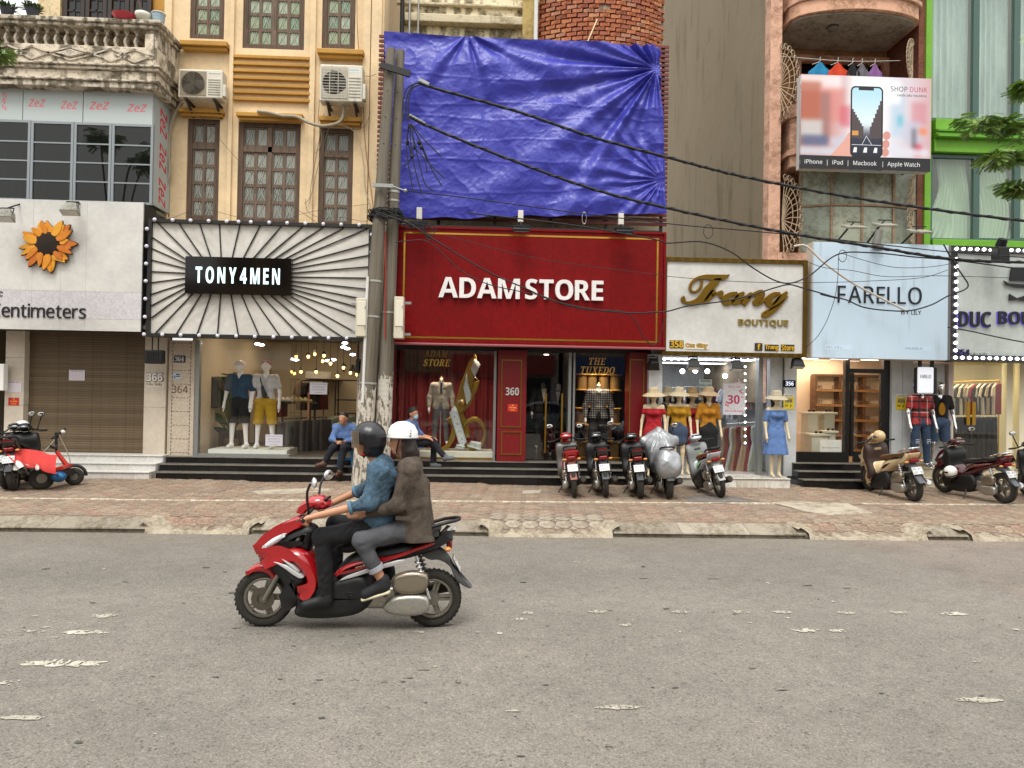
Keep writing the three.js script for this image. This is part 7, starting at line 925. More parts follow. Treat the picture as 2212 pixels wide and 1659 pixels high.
// ---------------------------------------------------------------- scooters: local x forward, y up, z to the bike's right; side outlines traced in a side view
const H=(l)=>l.map(([x,y])=>[-(x - 878)/ 805,(1560 - y)/ 805]),hp=(x,y,z)=>[-(x - 878)/ 805,(1560 - y)/ 805,z];
const OUT={
fender:H([[168,1195],[200,1150],[260,1120],[320,1125],[378,1180],[394,1245],[365,1252],[330,1200],[280,1180],[220,1184]]),
nose:H([[238,1062],[262,990],[345,900],[470,812],[555,782],[605,832],[585,856],[455,905],[350,960],[290,1028]]),
lens:H([[283,1008],[360,936],[458,897],[440,928],[340,1000]]),
mid:H([[252,1074],[292,1020],[455,895],[600,846],[650,880],[630,960],[605,1030],[530,1006],[400,1028],[285,1074]]),
side:H([[272,1080],[400,1020],[530,998],[605,1028],[655,1085],[694,1170],[704,1232],[662,1292],[532,1326],[592,1245],[585,1195],[500,1110],[420,1056],[350,1068]]),
under:H([[265,1082],[420,1052],[595,1190],[600,1245],[510,1330],[545,1400],[470,1365],[435,1255],[385,1185],[300,1115]]),
stripe:H([[385,1084],[470,1106],[590,1186],[560,1192],[470,1134],[420,1104]]),stripe2:H([[440,1062],[520,1108],[560,1150],[500,1116]]),
belly:H([[500,1335],[690,1255],[780,1215],[990,1180],[1060,1330],[1000,1420],[900,1466],[560,1474],[518,1442],[528,1395]]),
rear:H([[790,1190],[850,1090],[1000,1010],[1250,965],[1450,935],[1600,862],[1612,880],[1500,1000],[1350,1055],[1150,1115],[1000,1190],[850,1225]]),
red:H([[785,1185],[850,1118],[1000,1068],[1200,1036],[1460,946],[1474,964],[1300,1032],[1100,1102],[900,1164]]),
white:H([[880,1180],[1130,1098],[1270,1066],[1262,1086],[1100,1134],[830,1214]]),
seat:H([[795,1010],[870,962],[1000,956],[1150,946],[1250,915],[1400,900],[1510,872],[1475,936],[1250,968],[1000,1018],[850,1050]]),
tail:H([[1508,926],[1545,888],[1618,840],[1612,868],[1560,918],[1520,952]]),
flap:H([[1380,1050],[1490,1004],[1562,1060],[1612,1150],[1652,1215],[1732,1275],[1716,1284],[1618,1222],[1576,1132],[1500,1086],[1440,1086]]),
cvt:H([[1128,1408],[1180,1330],[1420,1318],[1444,1380],[1420,1432],[1250,1452]]),airbox:H([[1186,1195],[1290,1146],[1420,1163],[1436,1225],[1400,1292],[1206,1288]]),
bars:H([[505,764],[540,702],[615,652],[690,652],[748,712],[680,748],[600,746],[560,774]]),
shield:H([[470,1000],[560,800],[620,830],[650,900],[640,1050],[700,1240],[620,1330],[540,1330],[560,1180]]),
};
const puff=(o,w,b,taper=0,smooth=4)=>{const g=extr(smoothShape(o,smooth),w,Math.min(b,w*0.49),3);g.translate(0,0,-w / 2);if(taper){const p=g.attributes.position;for(let i=0;i<p.count;i++)p.setZ(i,p.getZ(i)*clamp(1 - taper*(p.getX(i)- 0.2),0.35,1.15));g.computeVertexNormals();}return mUV(creased(g,0.9));};
const partCache={};
const geo=(k,f)=>(partCache[k]??=f());
const tyreM=mat(0x3a3732,{r:0.95,map:T.dirt,mapM:0.12,bump:T.fine,bumpM:0.2,bs:0.006}),alloy=mat(0x8b867c,{r:0.4,m:0.7,map:T.dirt,mapM:0.2}),dkPlastic=mat(0x131313,{r:0.5}),engM=mat(0xb6b2a8,{r:0.38,m:0.7,map:T.grain,mapM:0.25}),tailRed=mat(0x7a0f0f,{r:0.15});
function plateMat(a,b){return printMat(cv(190,140,(x)=>{x.fillStyle='#d8d8d4';x.fillRect(0,0,190,140);x.strokeStyle='#333';x.lineWidth=4;x.strokeRect(4,4,182,132);x.fillStyle='#20222a';x.textAlign='center';x.font='bold 56px monospace';x.fillText(a,95,60,170);x.fillText(b,95,122,176);}),{r:0.4});}
function wheel(t,x,R,wd,spokes){
const w=part(t,'wheel',geo('tyre'+R+wd,()=>{const g=lathe([[R*0.72,-wd*0.8],[R*0.82,-wd*1.0],[R*0.93,-wd*0.85],[R*0.99,-wd*0.35],[R,0],[R*0.99,wd*0.35],[R*0.93,wd*0.85],[R*0.82,wd],[R*0.72,wd*0.8]],40);g.rotateX(Math.PI / 2);const l=[g];for(let k=0;k<36;k++)for(const s of[-1,1]){const b=new THREE.BoxGeometry(0.012,0.006,wd*0.8);b.rotateY(s*0.5);b.translate(0,R*0.985,s*wd*0.45);b.rotateZ(k / 36*6.283+s*0.04);l.push(b);}return mg(l);}),tyreM);
w.position.set(x,R,0);
part(w,'rim',geo('rim'+R+wd,()=>{const a=lathe([[R*0.6,-wd*0.5],[R*0.74,-wd*0.75],[R*0.74,wd*0.75],[R*0.6,wd*0.5],[R*0.66,0],[R*0.6,-wd*0.5]],36);a.rotateX(Math.PI / 2);return a;}),alloy);
part(w,spokes?'spokes':'alloy_spokes',geo('sp'+R+wd+spokes,()=>{const l=[];if(spokes)for(let k=0;k<28;k++){const a=k / 28*6.283,s=k % 2?1:-1;l.push(rod(V(Math.cos(a+0.5*s)*0.04,Math.sin(a+0.5*s)*0.04,s*0.03),V(Math.cos(a)*R*0.7,Math.sin(a)*R*0.7,0),0.003,0.003,4));}else for(let k=0;k<5;k++){const a=k / 5*6.283+0.6;for(const d of[-0.09,0.09])l.push(bar(V(Math.cos(a+d*3)*R*0.2,Math.sin(a+d*3)*R*0.2,0),V(Math.cos(a+d)*R*0.66,Math.sin(a+d)*R*0.66,0),0.022,0.03));}l.push(new THREE.CylinderGeometry(R*0.22,R*0.22,wd*1.6,18).rotateX(Math.PI / 2));return mg(l);}),alloy);
return w;
}
function scooter(name,label,o){
const t=thing(name,label,'motorbike',o.group);t.userData.placed=true;
const sx=o.sx??1,R=o.R??0.25,ax=0.724*sx,P1=mat(o.color,{r:0.22,phys:{clearcoat:0.8,clearcoatRoughness:0.08}}),P2=o.color2?mat(o.color2,{r:0.3}):dkPlastic,seatM=mat(o.seat??0x141312,{r:0.6,bump:T.fine,bumpM:0.1,bs:0.002});
const add=(n,g,m)=>{const q=part(t,n,g,m);q.scale.x=sx;return q;},X=(x)=>x*sx;
const fw=wheel(t,ax,R,o.thin?0.038:0.046,o.spokes);wheel(t,-ax,R,o.thin?0.045:0.055,o.spokes);
if(!o.spokes)part(fw,'brake_disc',geo('disc',()=>{const s=new THREE.Shape();s.absarc(0,0,0.1,0,6.283);const hh=new THREE.Path();hh.absarc(0,0,0.05,0,6.283);s.holes.push(hh);return extr(s,0.006).translate(0,0,-0.06);}),mat(0x6b6458,{r:0.4,m:0.8}));
const st=V(X(0.42),0.78,0),fk=V(ax - 0.02,R,0);part(t,'front_fork',mg([rod(V(st.x,st.y,-0.075),V(fk.x,fk.y,-0.075),0.022),rod(V(st.x,st.y,0.075),V(fk.x,fk.y,0.075),0.022),rod(V(fk.x,R,-0.09),V(fk.x,R,0.09),0.012)]),alloy);
add('front_fender',geo('fender',()=>puff(OUT.fender,0.13,0.03)),P1).position.y=(R - 0.25)*1.6;
add('front_cowl',geo('nose',()=>puff(OUT.nose,0.3,0.09,0.9)),P1);const hl=add('headlight',geo('lens',()=>puff(OUT.lens,0.345,0.03,0.9)),mat(0xd6d8da,{r:0.08}));
add('inner_cowl',geo('mid',()=>puff(OUT.mid,0.25,0.07,0.6)),P2);const sp=add('side_fairing',geo('side',()=>puff(OUT.side,0.38,0.1,0.35)),P1);add('lower_fairing',geo('under',()=>puff(OUT.under,0.36,0.1,0.4)),P2);
if(o.decals){add('stripe',geo('stripe',()=>puff(OUT.stripe,0.392,0.004,0.35,2)),mat(0xc8c8c6,{r:0.3,m:0.3}));add('stripe',geo('stripe2',()=>puff(OUT.stripe2,0.39,0.004,0.35,2)),mat(0xc8c8c6,{r:0.3,m:0.3}));add('stripe',geo('white',()=>puff(OUT.white,0.305,0.004,0,2)),mat(0xc8c8c6,{r:0.3,m:0.3}));add('rear_stripe',geo('red',()=>puff(OUT.red,0.3,0.03)),P1);}
else add('leg_shield',geo('shield',()=>puff(OUT.shield,0.42,0.05)),o.inner?mat(o.inner,{r:0.6}):P2);
add('floorboard',geo('belly',()=>puff(OUT.belly,0.3,0.06)),dkPlastic);add('rear_body',geo('rear',()=>puff(OUT.rear,0.27,0.08)),o.decals?dkPlastic:P1);
const s=add('seat',geo('seat',()=>puff(OUT.seat,0.26,0.06)),seatM);s.position.y=0.015;
add('tail_light',geo('tail',()=>puff(OUT.tail,0.17,0.03)),o.decals?mat(0xc9c4c0,{r:0.15}):tailRed);
part(t,'grab_rail',tube([[X(-0.62),0.86,0.12],[X(-0.82),0.92,0.12],[X(-0.93),0.94,0.06],[X(-0.93),0.94,-0.06],[X(-0.82),0.92,-0.12],[X(-0.62),0.86,-0.12]],0.016,7,30),o.chrome?M.chrome:dkPlastic);
add('rear_fender',geo('flap',()=>puff(OUT.flap,0.13,0.02)),mat(o.flap??0x4a4a4a,{r:0.7}));
{const g=geo('plate',()=>new THREE.BoxGeometry(0.006,0.14,0.19)),pl=part(t,'licence_plate',geo('plate',()=>0),dkPlastic);pl.position.set(X(-0.925),0.55,0);pl.rotation.z=-0.5;if(o.plate){const f=part(pl,'plate_face',geo('platef',()=>new THREE.PlaneGeometry(0.185,0.136).rotateY(-Math.PI / 2).translate(-0.0045,0,0)),plateMat(...o.plate));}}
{const lw=geo('tl2',()=>rbox(0,0,0,0.05,0.07,0.15,0.02)),q=part(t,'brake_light',lw,tailRed);q.position.set(X(-0.86),0.72,0);for(const z of[-0.13,0.13]){const i=part(t,'indicator',geo('ind',()=>sph(0,0,0,0.03,1,0.7,1.3,8)),mat(0xd08a4a,{r:0.2}));i.position.set(X(-0.85),0.7,z);}}
const cv2=add('engine_cover',geo('cvt',()=>puff(OUT.cvt,0.1,0.035)),engM);cv2.position.z=-0.13;const ab=add('air_box',geo('airbox',()=>puff(OUT.airbox,0.1,0.04)),mat(0x8f8474,{r:0.22,m:0.65}));ab.position.z=-0.13;
part(t,'engine',rbox(X(-0.25),0.27,0,0.36,0.2,0.2,0.05),engM);part(t,'exhaust',mg([rod3([X(-0.36),0.22,0.13],[X(-0.92),0.33,0.17],0.045,0.062,14),rod3([X(-0.92),0.33,0.17],[X(-0.95),0.336,0.172],0.062,0.04,14),tube([[X(0.0),0.2,0.05],[X(-0.2),0.15,0.1],[X(-0.4),0.225,0.13]],0.02)]),o.chrome?M.chrome:mat(0x3f3b36,{r:0.5,m:0.6}));
for(const z of[-0.12,0.12])part(t,'shock_absorber',mg([rod3([X(-0.58),0.64,z],[-ax+0.02,R+0.02,z],0.012),...[0.15,0.25,0.35,0.45,0.55,0.65].map((f)=>new THREE.TorusGeometry(0.028,0.007,5,12).rotateX(Math.PI / 2).translate(lerp(X(-0.58),-ax+0.02,f),lerp(0.64,R+0.02,f),z))]),z<0?M.chrome:alloy);
add('handlebar_cowl',geo('bars',()=>puff(OUT.bars,0.22,0.07)),P1);add('dashboard',geo('dash',()=>rbox(0.24,1.085,0,0.12,0.03,0.17,0.012,2,0,0,-0.5)),M.blackGloss);
part(t,'handlebar',geo('hbar'+sx,()=>tube([[X(0.33),0.97,-0.36],[X(0.34),0.985,-0.2],[X(0.3),1.04,-0.08],[X(0.3),1.04,0.08],[X(0.34),0.985,0.2],[X(0.33),0.97,0.36]],0.013,8,40)),M.darkMetal);
for(const z of[-0.31,0.31])part(t,'grip',geo('grip'+z+sx,()=>rod3([X(0.335),0.975,z*0.8],[X(0.33),0.97,z*1.17],0.018,0.018,10)),M.blackRub);
for(const z of[-1,1])part(t,'brake_lever',geo('lev'+z+sx,()=>rod3([X(0.36),0.985,z*0.22],[X(0.385),0.965,z*0.36],0.007,0.006,6)),alloy);
for(const z of o.mirrors??[-1,1]){const m=part(t,'mirror',geo('mir'+z,()=>{const g=sph(0,0,0,0.062,0.3,0.75,1.15);g.rotateY(z*-0.3);return g;}),o.decals?mat(0xd9dde0,{r:0.08,m:0.3}):dkPlastic);m.position.set(X(0.26),1.275,z*0.3);part(m,'stalk',geo('stk'+z,()=>tube([[0.03,-0.01,0],[0.06,-0.08,z*-0.03],[0.06,-0.28,z*-0.1]],0.011,6,12)),dkPlastic);const f=part(m,'mirror_glass',geo('mg'+z,()=>{const g=sph(0,0,0,0.054,0.1,0.72,1.15);g.rotateY(z*-0.3);g.translate(-0.017,0,0);return g;}),M.chrome);}
part(t,'side_stand',geo('stand',()=>mg([rod3([0,0.2,-0.12],[-0.06,0.005,-0.27],0.012),box(-0.06,0.008,-0.275,0.07,0.01,0.03)])),dkPlastic).rotation.x=o.riding?1.2:0;if(o.riding)t.children.at(-1).position.set(0,0.1,-0.2);
if(o.decals)part(t,'foot_peg',geo('peg',()=>rod3([-0.33,0.3,-0.14],[-0.33,0.3,-0.26],0.014)),alloy);
return t;
}
const place=(t,p,heading,lean=0)=>{t.position.copy(p);t.rotation.set(0,0,0);t.rotation.order='YXZ';t.rotation.y=heading;t.rotation.x=lean;return t;};
const PB=G((510+982)/ 2,1350,0);PB.z=-6.5;PB.y=-0.004;PB.x=(P(576,1300,-6.5).x+P(931,1298,-6.5).x)/ 2;
const HERO=place(scooter('motorbike','red and black motor scooter ridden along the road by two people',{color:0xa51219,decals:1,riding:1,plate:['29-B1','512.40']}),PB,Math.PI+0.01);
// parked machines: rear tyre foot and front tyre foot in the picture give place and heading
const park=(t,uR,vR,uF,vF,lean=-0.1)=>{const y=0.17,a=G(uR,vR,y),b=G(uF,vF,y),d=b.clone().sub(a),hd=Math.atan2(-d.z,d.x),wb=0.724*(t.userData.sx??0.9);const c=a.clone().addScaledVector(d.normalize(),wb);c.y=paveY(c.x,c.z)+0.004;place(t,c,hd,lean);delete t.userData.sx;return t;};
const gp='motorbikes parked on the pavement';
park(scooter('motorbike','parked red motorbike with mud stained tail next to the tailor door',{color:0xb01a20,color2:0x55504c,sx:0.86,R:0.28,thin:1,spokes:1,plate:['29-U3','7397'],group:gp,flap:0x8a5a4c,mirrors:[-1]}),1241,1075,1222,1044);park(scooter('motorbike','parked black motorbike with plate 88-S2 4917',{color:0x17181c,sx:0.86,R:0.28,thin:1,spokes:1,plate:['88-S2','4917'],group:gp,flap:0x4c4e52}),1309,1076,1283,1046);park(scooter('motorbike','parked black motorbike with plate 35-N1 345.11',{color:0x0e0e10,sx:0.88,R:0.27,plate:['35-N1','345.11'],group:gp,flap:0x3c3e42,mirrors:[]}),1384,1078,1358,1044);
const cb=park(scooter('motorbike','parked motorbike under the silver cover',{color:0x202024,sx:0.88,R:0.26,group:gp,mirrors:[1]}),1446,1079,1408,1046,-0.06);park(scooter('motorbike','parked grey motorbike with brown seat and green bag plate 36-V7 6826',{color:0xb8bcc0,color2:0x2c3a30,inner:0x8a8c8c,seat:0x7a3c1e,sx:0.86,R:0.28,thin:1,spokes:1,plate:['36-V7','6826'],group:gp,flap:0x9c9c98,mirrors:[]}),1558,1077,1487,1048,-0.2);
park(scooter('motorbike','parked cream scooter with brown leg shield and chrome trim',{color:0xd2ba90,color2:0xb89c70,inner:0x3a2820,seat:0x5a3c20,sx:0.96,R:0.25,chrome:1,plate:['88-H1','280.96'],group:gp,flap:0x55565a,mirrors:[]}),1968,1081,1866,1056,-0.12).scale.setScalar(1.07);park(scooter('motorbike','parked dark red scooter with white helmet hanging at its side',{color:0x4c0c14,sx:1.0,R:0.28,chrome:1,plate:['90-B2','731.89'],group:gp,flap:0x5a5c62,mirrors:[1]}),2163,1088,2042,1066,-0.1);
park(scooter('motorbike','parked black scooter beside the dark red one at the kerb end',{color:0x0c0c0e,sx:0.9,plate:['29-K1','204.7'],group:gp,flap:0x2c2c2c}),2290,1092,2205,1068,-0.1);park(scooter('motorbike','parked black motorbike with white helmet on the handlebar beside the shutter',{color:0x141416,sx:0.86,R:0.28,thin:1,spokes:1,plate:['29-H2','118.3'],group:gp,flap:0x3a3a3a}),14,1060,62,1040,-0.12);
park(scooter('motorbike','parked black scooter under a red and white cloth beside the shutter',{color:0x101012,sx:0.86,plate:['30-F4','552.1'],group:gp,flap:0x3a3a3a,mirrors:[1]}),30,1062,92,1036,-0.1);
{ // silver cover draped over one machine
const t=thing('bike_cover','crumpled silver rain cover draped over a parked motorbike','cover');t.userData.placed=true;t.position.copy(cb.position);t.rotation.copy(cb.rotation);
const w=(x,y,z)=>0.022*n3(x*6,y*6,z*6,5)+0.012*Math.sin((Math.atan2(z,x - 0.2))*14+y*4)+0.007*n3(x*16,y*16,z*16,8),g=body([[[0.27,1.22,0.0],0.05,[0.35,0.95,0],0.24],[[0.3,1.0,-0.3],0.07,[0.3,1.0,0.3],0.07],[[0.35,0.9,0],0.26,[0.5,0.6,0],0.26],[[0.1,0.7,0],0.2,[-0.7,0.72,0],0.2],[[-0.1,0.55,0],0.22,[-0.75,0.55,0],0.21]],0.016,0.16,(m,x,y,z)=>Math.max(m+w(x,y,z),0.42+0.04*Math.sin(x*9)- y));
part(t,'sheet',g,mat(0xa9abad,{r:0.38,m:0.45,map:T.plaster,mapM:0.4}));
}
function onBike(t,b){t.userData.placed=true;t.position.copy(b.position);t.rotation.copy(b.rotation);}
const bikes=scene.children.filter((o)=>o.name.startsWith('motorbike')),byLabel=(s)=>bikes.find((b)=>b.userData.label.includes(s));
const halfHelmet=(t,m)=>{part(t,'shell',geo('hh',()=>lathe([[0.001,0.15],[0.05,0.143],[0.1,0.11],[0.128,0.05],[0.132,0],[0.125,-0.015],[0.12,0]],26)),m);};
{const t=thing('helmet','white open helmet with black letters hanging on the dark red scooter','helmet'),b=byLabel('dark red');onBike(t,b);part(t,'shell',geo('hfull',()=>sph(0,0,0,0.125,1,0.95,0.9,22)).clone().translate(0.22,0.5,-0.26),M.plasticWhite);part(t,'visor_rim',new THREE.TorusGeometry(0.1,0.012,6,24).rotateX(1.2).translate(0.22,0.44,-0.26),M.black);part(t,'print',rbox(0.22,0.5,-0.372,0.12,0.03,0.01,0.004),M.black);}
{const t=thing('helmet','cream helmet with chrome visor on the handlebar of the cream scooter','helmet'),b=byLabel('cream scooter');onBike(t,b);part(t,'shell',geo('hfull',()=>0).clone().translate(0.2,1.15,0),mat(0xc2a578,{r:0.25}));part(t,'visor',sph(0.2,1.15,0,0.128,0.95,0.5,0.95,18).rotateZ(0),mat(0x8a8c90,{r:0.05,m:0.9}));}
{const t=thing('helmet','white half helmet with print hung on a black handlebar','helmet'),b=byLabel('white helmet on the handlebar');onBike(t,b);const g=new THREE.Group();halfHelmet(t,M.plasticWhite);t.children[0].position.set(0.3,1.02,0.1);}
{const t=thing('carrier_bag','bright green plastic bag hooked on the grey motorbike','bag'),b=byLabel('green bag');onBike(t,b);part(t,'bag',body([[[0.12,0.62,0],0.07,[0.12,0.5,0],0.12]],0.014,0.05,(m,x,y,z)=>m+0.015*n3(x*20,y*20,z*20,3)),mat(0x58c41e,{r:0.35}));part(t,'knot',sph(0.12,0.72,0,0.035,0.7,1.4,0.7,10),mat(0x58c41e,{r:0.35}));}
{ // red and white cloth over the black scooter
const t=thing('cloth_cover','red cloth with white stripe thrown over a black scooter','cloth'),z0=G(40,1060,0.17);const rf=mat(0xb8302a,{r:0.8,side:DS}),wf=mat(0xd8d2cc,{r:0.8,side:DS}),Q=(u,v,z)=>P(u,v,z),zc=z0.z+0.28;
const sh=(a,b,c,d,n=24)=>sheetGrid(n,10,(s,q)=>{const p=Q(lerp(lerp(a[0],b[0],s),lerp(d[0],c[0],s),q),lerp(lerp(a[1],b[1],s),lerp(d[1],c[1],s),q)+2*Math.sin(s*9),zc);return[p.x,p.y,zc+0.03*Math.sin(s*16+q*3)- 0.25*(1 - q)*(1 - q)];});
part(t,'red_cloth',mUV(sh([-10,966],[106,984],[122,1024],[38,1003])),rf);part(t,'white_stripe',mUV(sh([-10,968],[40,1002],[76,1000],[30,1016])),wf);part(t,'white_stripe',mUV(sh([74,990],[82,992],[84,1014],[78,1016],6)),wf);
}
{ // small electric three-wheeler
const t=thing('electric_scooter','small red electric kick scooter with fat tyres beside the white steps','electric scooter'),q=(u,v,z)=>P(u,v,z),zr=-13.55,red=mat(0xb32a20,{r:0.35}),dk=M.black;
const gy=paveY(-8,zr),wl=(u,v,R,z,ry)=>{const c=q(u,v,z);c.y=paveY(c.x,z)+R;const g=new THREE.TorusGeometry(R*0.68,R*0.33,10,26).rotateY(ry),hb=new THREE.CylinderGeometry(R*0.42,R*0.42,R*0.4,16).rotateX(Math.PI / 2).rotateY(ry);g.translate(c.x,c.y,c.z);hb.translate(c.x,c.y,c.z);const w=part(t,'wheel',g,tyreM);part(w,'hub',hb,alloy);return c;};
const c1=wl(90,1036,0.2,zr+0.1,0.55),c2=wl(160,1042,0.16,zr - 0.5,0.35),mid=c1.clone().lerp(c2,0.5);
part(t,'deck',bar(V(c1.x+0.1,c1.y+0.08,c1.z - 0.05),V(c2.x - 0.12,c2.y+0.1,c2.z+0.05),0.3,0.12),mat(0x2a2624,{r:0.6}));part(t,'deck_trim',bar(V(c1.x+0.25,c1.y+0.16,c1.z - 0.02),V(c2.x - 0.1,c2.y+0.2,c2.z+0.07),0.2,0.05),red);part(t,'motor_cover',sph(c1.x+0.28,c1.y+0.03,c1.z - 0.02,0.11,1.2,0.9,1),mat(0x2c6a9c,{r:0.15,m:0.5}));
const st=V(c2.x - 0.1,c2.y+0.15,c2.z),top=q(122,975,zr - 0.45),bar1=q(133,932,zr - 0.55);part(t,'steering_column',rod(st,top,0.045,0.035),red);part(t,'stem',mg([rod(top,V(top.x - 0.02,top.y+0.35,top.z),0.022),tube([q(106,962,zr - 0.3),q(118,968,zr - 0.4),V(top.x,top.y+0.12,top.z),q(122,948,zr - 0.5),q(126,940,zr - 0.5)],0.02)]),dk);part(t,'handlebar',mg([rod(q(112,948,zr - 0.25),q(137,928,zr - 0.7),0.016),rod(q(129,936,zr - 0.6),q(140,927,zr - 0.75),0.024)]),dk);part(t,'headlight',sph(...q(136,933,zr - 0.6).toArray(),0.04),M.white);part(t,'brake_cable',mg([tube([q(128,940,zr - 0.5),q(150,990,zr - 0.5),q(152,1020,zr - 0.5)],0.008),tube([q(118,950,zr - 0.4),q(95,975,zr - 0.2),q(60,1000,zr)],0.008)]),mat(0x8a8a78,{r:0.5}));part(t,'seat_post',rod(V(c1.x+0.1,c1.y+0.1,c1.z),V(c1.x - 0.05,c1.y+0.45,c1.z),0.025),dk);part(t,'mudguard',new THREE.TorusGeometry(0.19,0.03,6,16,2).rotateY(0.35).translate(c2.x,c2.y+0.01,c2.z),dk);part(t,'axle',bar(c1,V(c1.x - 0.35,c1.y,c1.z - 0.15),0.04,0.04),dk);
}
// ---------------------------------------------------------------- people and mannequins: joints in local metres, one skin body, clothes as shells over it
const add3=(a,b,k=1)=>[a[0]+b[0]*k,a[1]+b[1]*k,a[2]+b[2]*k],mix3=(a,b,t)=>a.map((x,i)=>lerp(x,b[i],t));
const wrinkle=(amp,f)=>(m,x,y,z)=>m+amp*n3(x*f,y*f*0.8,z*f,3)+amp*0.55*(1 - 2*Math.abs(n3(x*f*1.9+y*f,y*f*1.3 - x*4,z*f*1.9,7)))+amp*0.22*n3(x*f*4,y*f*4,z*f*4,9);
// head: cranium, jaw, nose, ears; face points along f (unit, level), s = sideways
function headBones(c,f,k=1){const s=[-f[2],0,f[0]],q=(a,b,d)=>[c[0]+(f[0]*a+s[0]*d)*k,c[1]+b*k,c[2]+(f[2]*a+s[2]*d)*k];return[[q(-0.012,0.035,0),0.092*k,q(0.01,0.04,0),0.088*k],[q(0.03,-0.03,0),0.07*k,q(0.045,-0.085,0),0.04*k],[q(0.085,0.0,0),0.012*k,q(0.105,-0.03,0),0.016*k],[q(0.07,0.03,-0.04),0.018*k,q(0.07,0.03,0.04),0.018*k],[q(0.08,-0.068,-0.015),0.012*k,q(0.08,-0.068,0.015),0.012*k],[q(-0.005,0.005,0.086),0.016*k,q(-0.01,-0.02,0.085),0.012*k],[q(-0.005,0.005,-0.086),0.016*k,q(-0.01,-0.02,-0.085),0.012*k]];}
// hand: palm from the wrist towards d, fingers curled by c; n = back of the hand, side = towards the thumb
function handBones(w,d,n,side,curl,k=1){const B=[],at=(o,a,b,c)=>[o[0]+(d[0]*a+n[0]*b+side[0]*c)*k,o[1]+(d[1]*a+n[1]*b+side[1]*c)*k,o[2]+(d[2]*a+n[2]*b+side[2]*c)*k];B.push([at(w,0.02,0,-0.02),0.02*k,at(w,0.075,0,-0.025),0.017*k],[at(w,0.02,0,0.015),0.02*k,at(w,0.075,0,0.028),0.017*k]);[-0.033,-0.011,0.012,0.034].forEach((s,i)=>{const L=[0.024,0.029,0.031,0.027][i];let p=at(w,0.085,0,s),an=0;for(let j=0;j<3;j++){an+=curl*(j?1:0.6);const e=at(p,Math.cos(an)*L,-Math.sin(an)*L,0);B.push([p,(0.0105 - j*0.001)*k,e,(0.0095 - j*0.001)*k]);p=e;}});const t0=at(w,0.035,-0.005,0.03),t1=at(w,0.06,-0.02,0.055),t2=at(w,0.085,-0.035,0.05);B.push([t0,0.014*k,t1,0.012*k],[t1,0.011*k,t2,0.009*k]);return B;}
const limb=(a,ra,b,rb,c,rc)=>[[a,ra,b,rb],[b,rb,c,rc]];
function person(t,J,o){
const w=o.w??1,mid=(a,b)=>mix3(a,b,0.5),ch=mid(J.shL,J.shR),pv=mid(J.hipL,J.hipR),torso=(e)=>[[add3(J.shL,[0,-0.03,0]),0.07*w+e,mix3(J.hipL,pv,0.15),0.085*w+e],[add3(J.shR,[0,-0.03,0]),0.07*w+e,mix3(J.hipR,pv,0.15),0.085*w+e],[mix3(ch,pv,0.1),0.1*w+e,mix3(ch,pv,0.55),0.105*w+e],[mix3(ch,pv,0.5),0.11*w+e,pv,0.115*w+e],[J.shL,0.06+e,J.shR,0.06+e]];
const skin=[...torso(0),...headBones(J.head,J.face,o.hk??1),[add3(J.head,[0,-0.05,0]),0.05,ch,0.062]];
for(const s of['L','R']){skin.push(...limb(J['sh'+s],0.05,J['el'+s],0.04,J['wr'+s],0.027),...limb(J['hip'+s],0.08,J['kn'+s],0.055,J['an'+s],0.037),[J['an'+s],0.04,J['toe'+s],0.028]);if(J['hand'+s])skin.push(...handBones(J['wr'+s],...J['hand'+s]));}
part(t,'body',body(skin,o.cell??0.012,0.022),o.skin??M.skin);
const sl=o.sleeve??0.5,top=[...torso(0.024)];for(const s of['L','R']){top.push([J['sh'+s],0.075,J['el'+s],0.062]);if(sl>1)top.push([J['el'+s],0.062,mix3(J['el'+s],J['wr'+s],sl - 1),0.05]);}
if(o.extraTop)top.push(...o.extraTop);top.push([ch,0.075,add3(ch,[0,0.06,0]),0.062]);
part(t,o.topName??'shirt',body(top,o.cell??0.012,0.045,(m,x,y,z)=>{let d=wrinkle(o.fold??0.013,o.foldF??11)(m,x,y,z);if(o.hemY)d=Math.max(d,o.hemY+0.25*Math.max(0,x+0.45)- y);if(o.neck)d=Math.max(d,y -(ch[1]+o.neck));return d;}),o.top);
const pt=[[J.hipL,0.11,J.hipR,0.11]];for(const s of['L','R']){const cut=o.cuff??0.92;pt.push([J['hip'+s],0.105,J['kn'+s],0.078],[J['kn'+s],0.078,mix3(J['kn'+s],J['an'+s],cut),0.06]);}part(t,'trousers',body(pt,o.cell??0.012,0.035,wrinkle(0.009,10)),o.bottom);
for(const s of['L','R'])part(t,'shoe',body([[add3(J['an'+s],[0,0.02,0]),0.056,add3(J['an'+s],[0,-0.03,0]),0.056],[add3(J['an'+s],[0,-0.025,0]),0.054,J['toe'+s],0.046]],0.012,0.03),o.shoe);
if(o.hair){const c=J.head,f=J.face;part(t,'hair',body([[[c[0]- f[0]*0.02,c[1]+0.05,c[2]- f[2]*0.02],0.101,[c[0]+f[0]*0.005,c[1]+0.06,c[2]+f[2]*0.005],0.094],...(o.hairExtra??[])],0.011,0.03,(m,x,y,z)=>Math.max(m+0.006*n3(x*40,y*12,z*40,3),o.hairCut?o.hairCut(x,y,z):Math.max((x - c[0])*f[0]+(z - c[2])*f[2]- 0.05 -(y - c[1]- 0.05)*1.2,c[1]- 0.03 - y))),o.hair);}
}
const face0=[1,0,0];
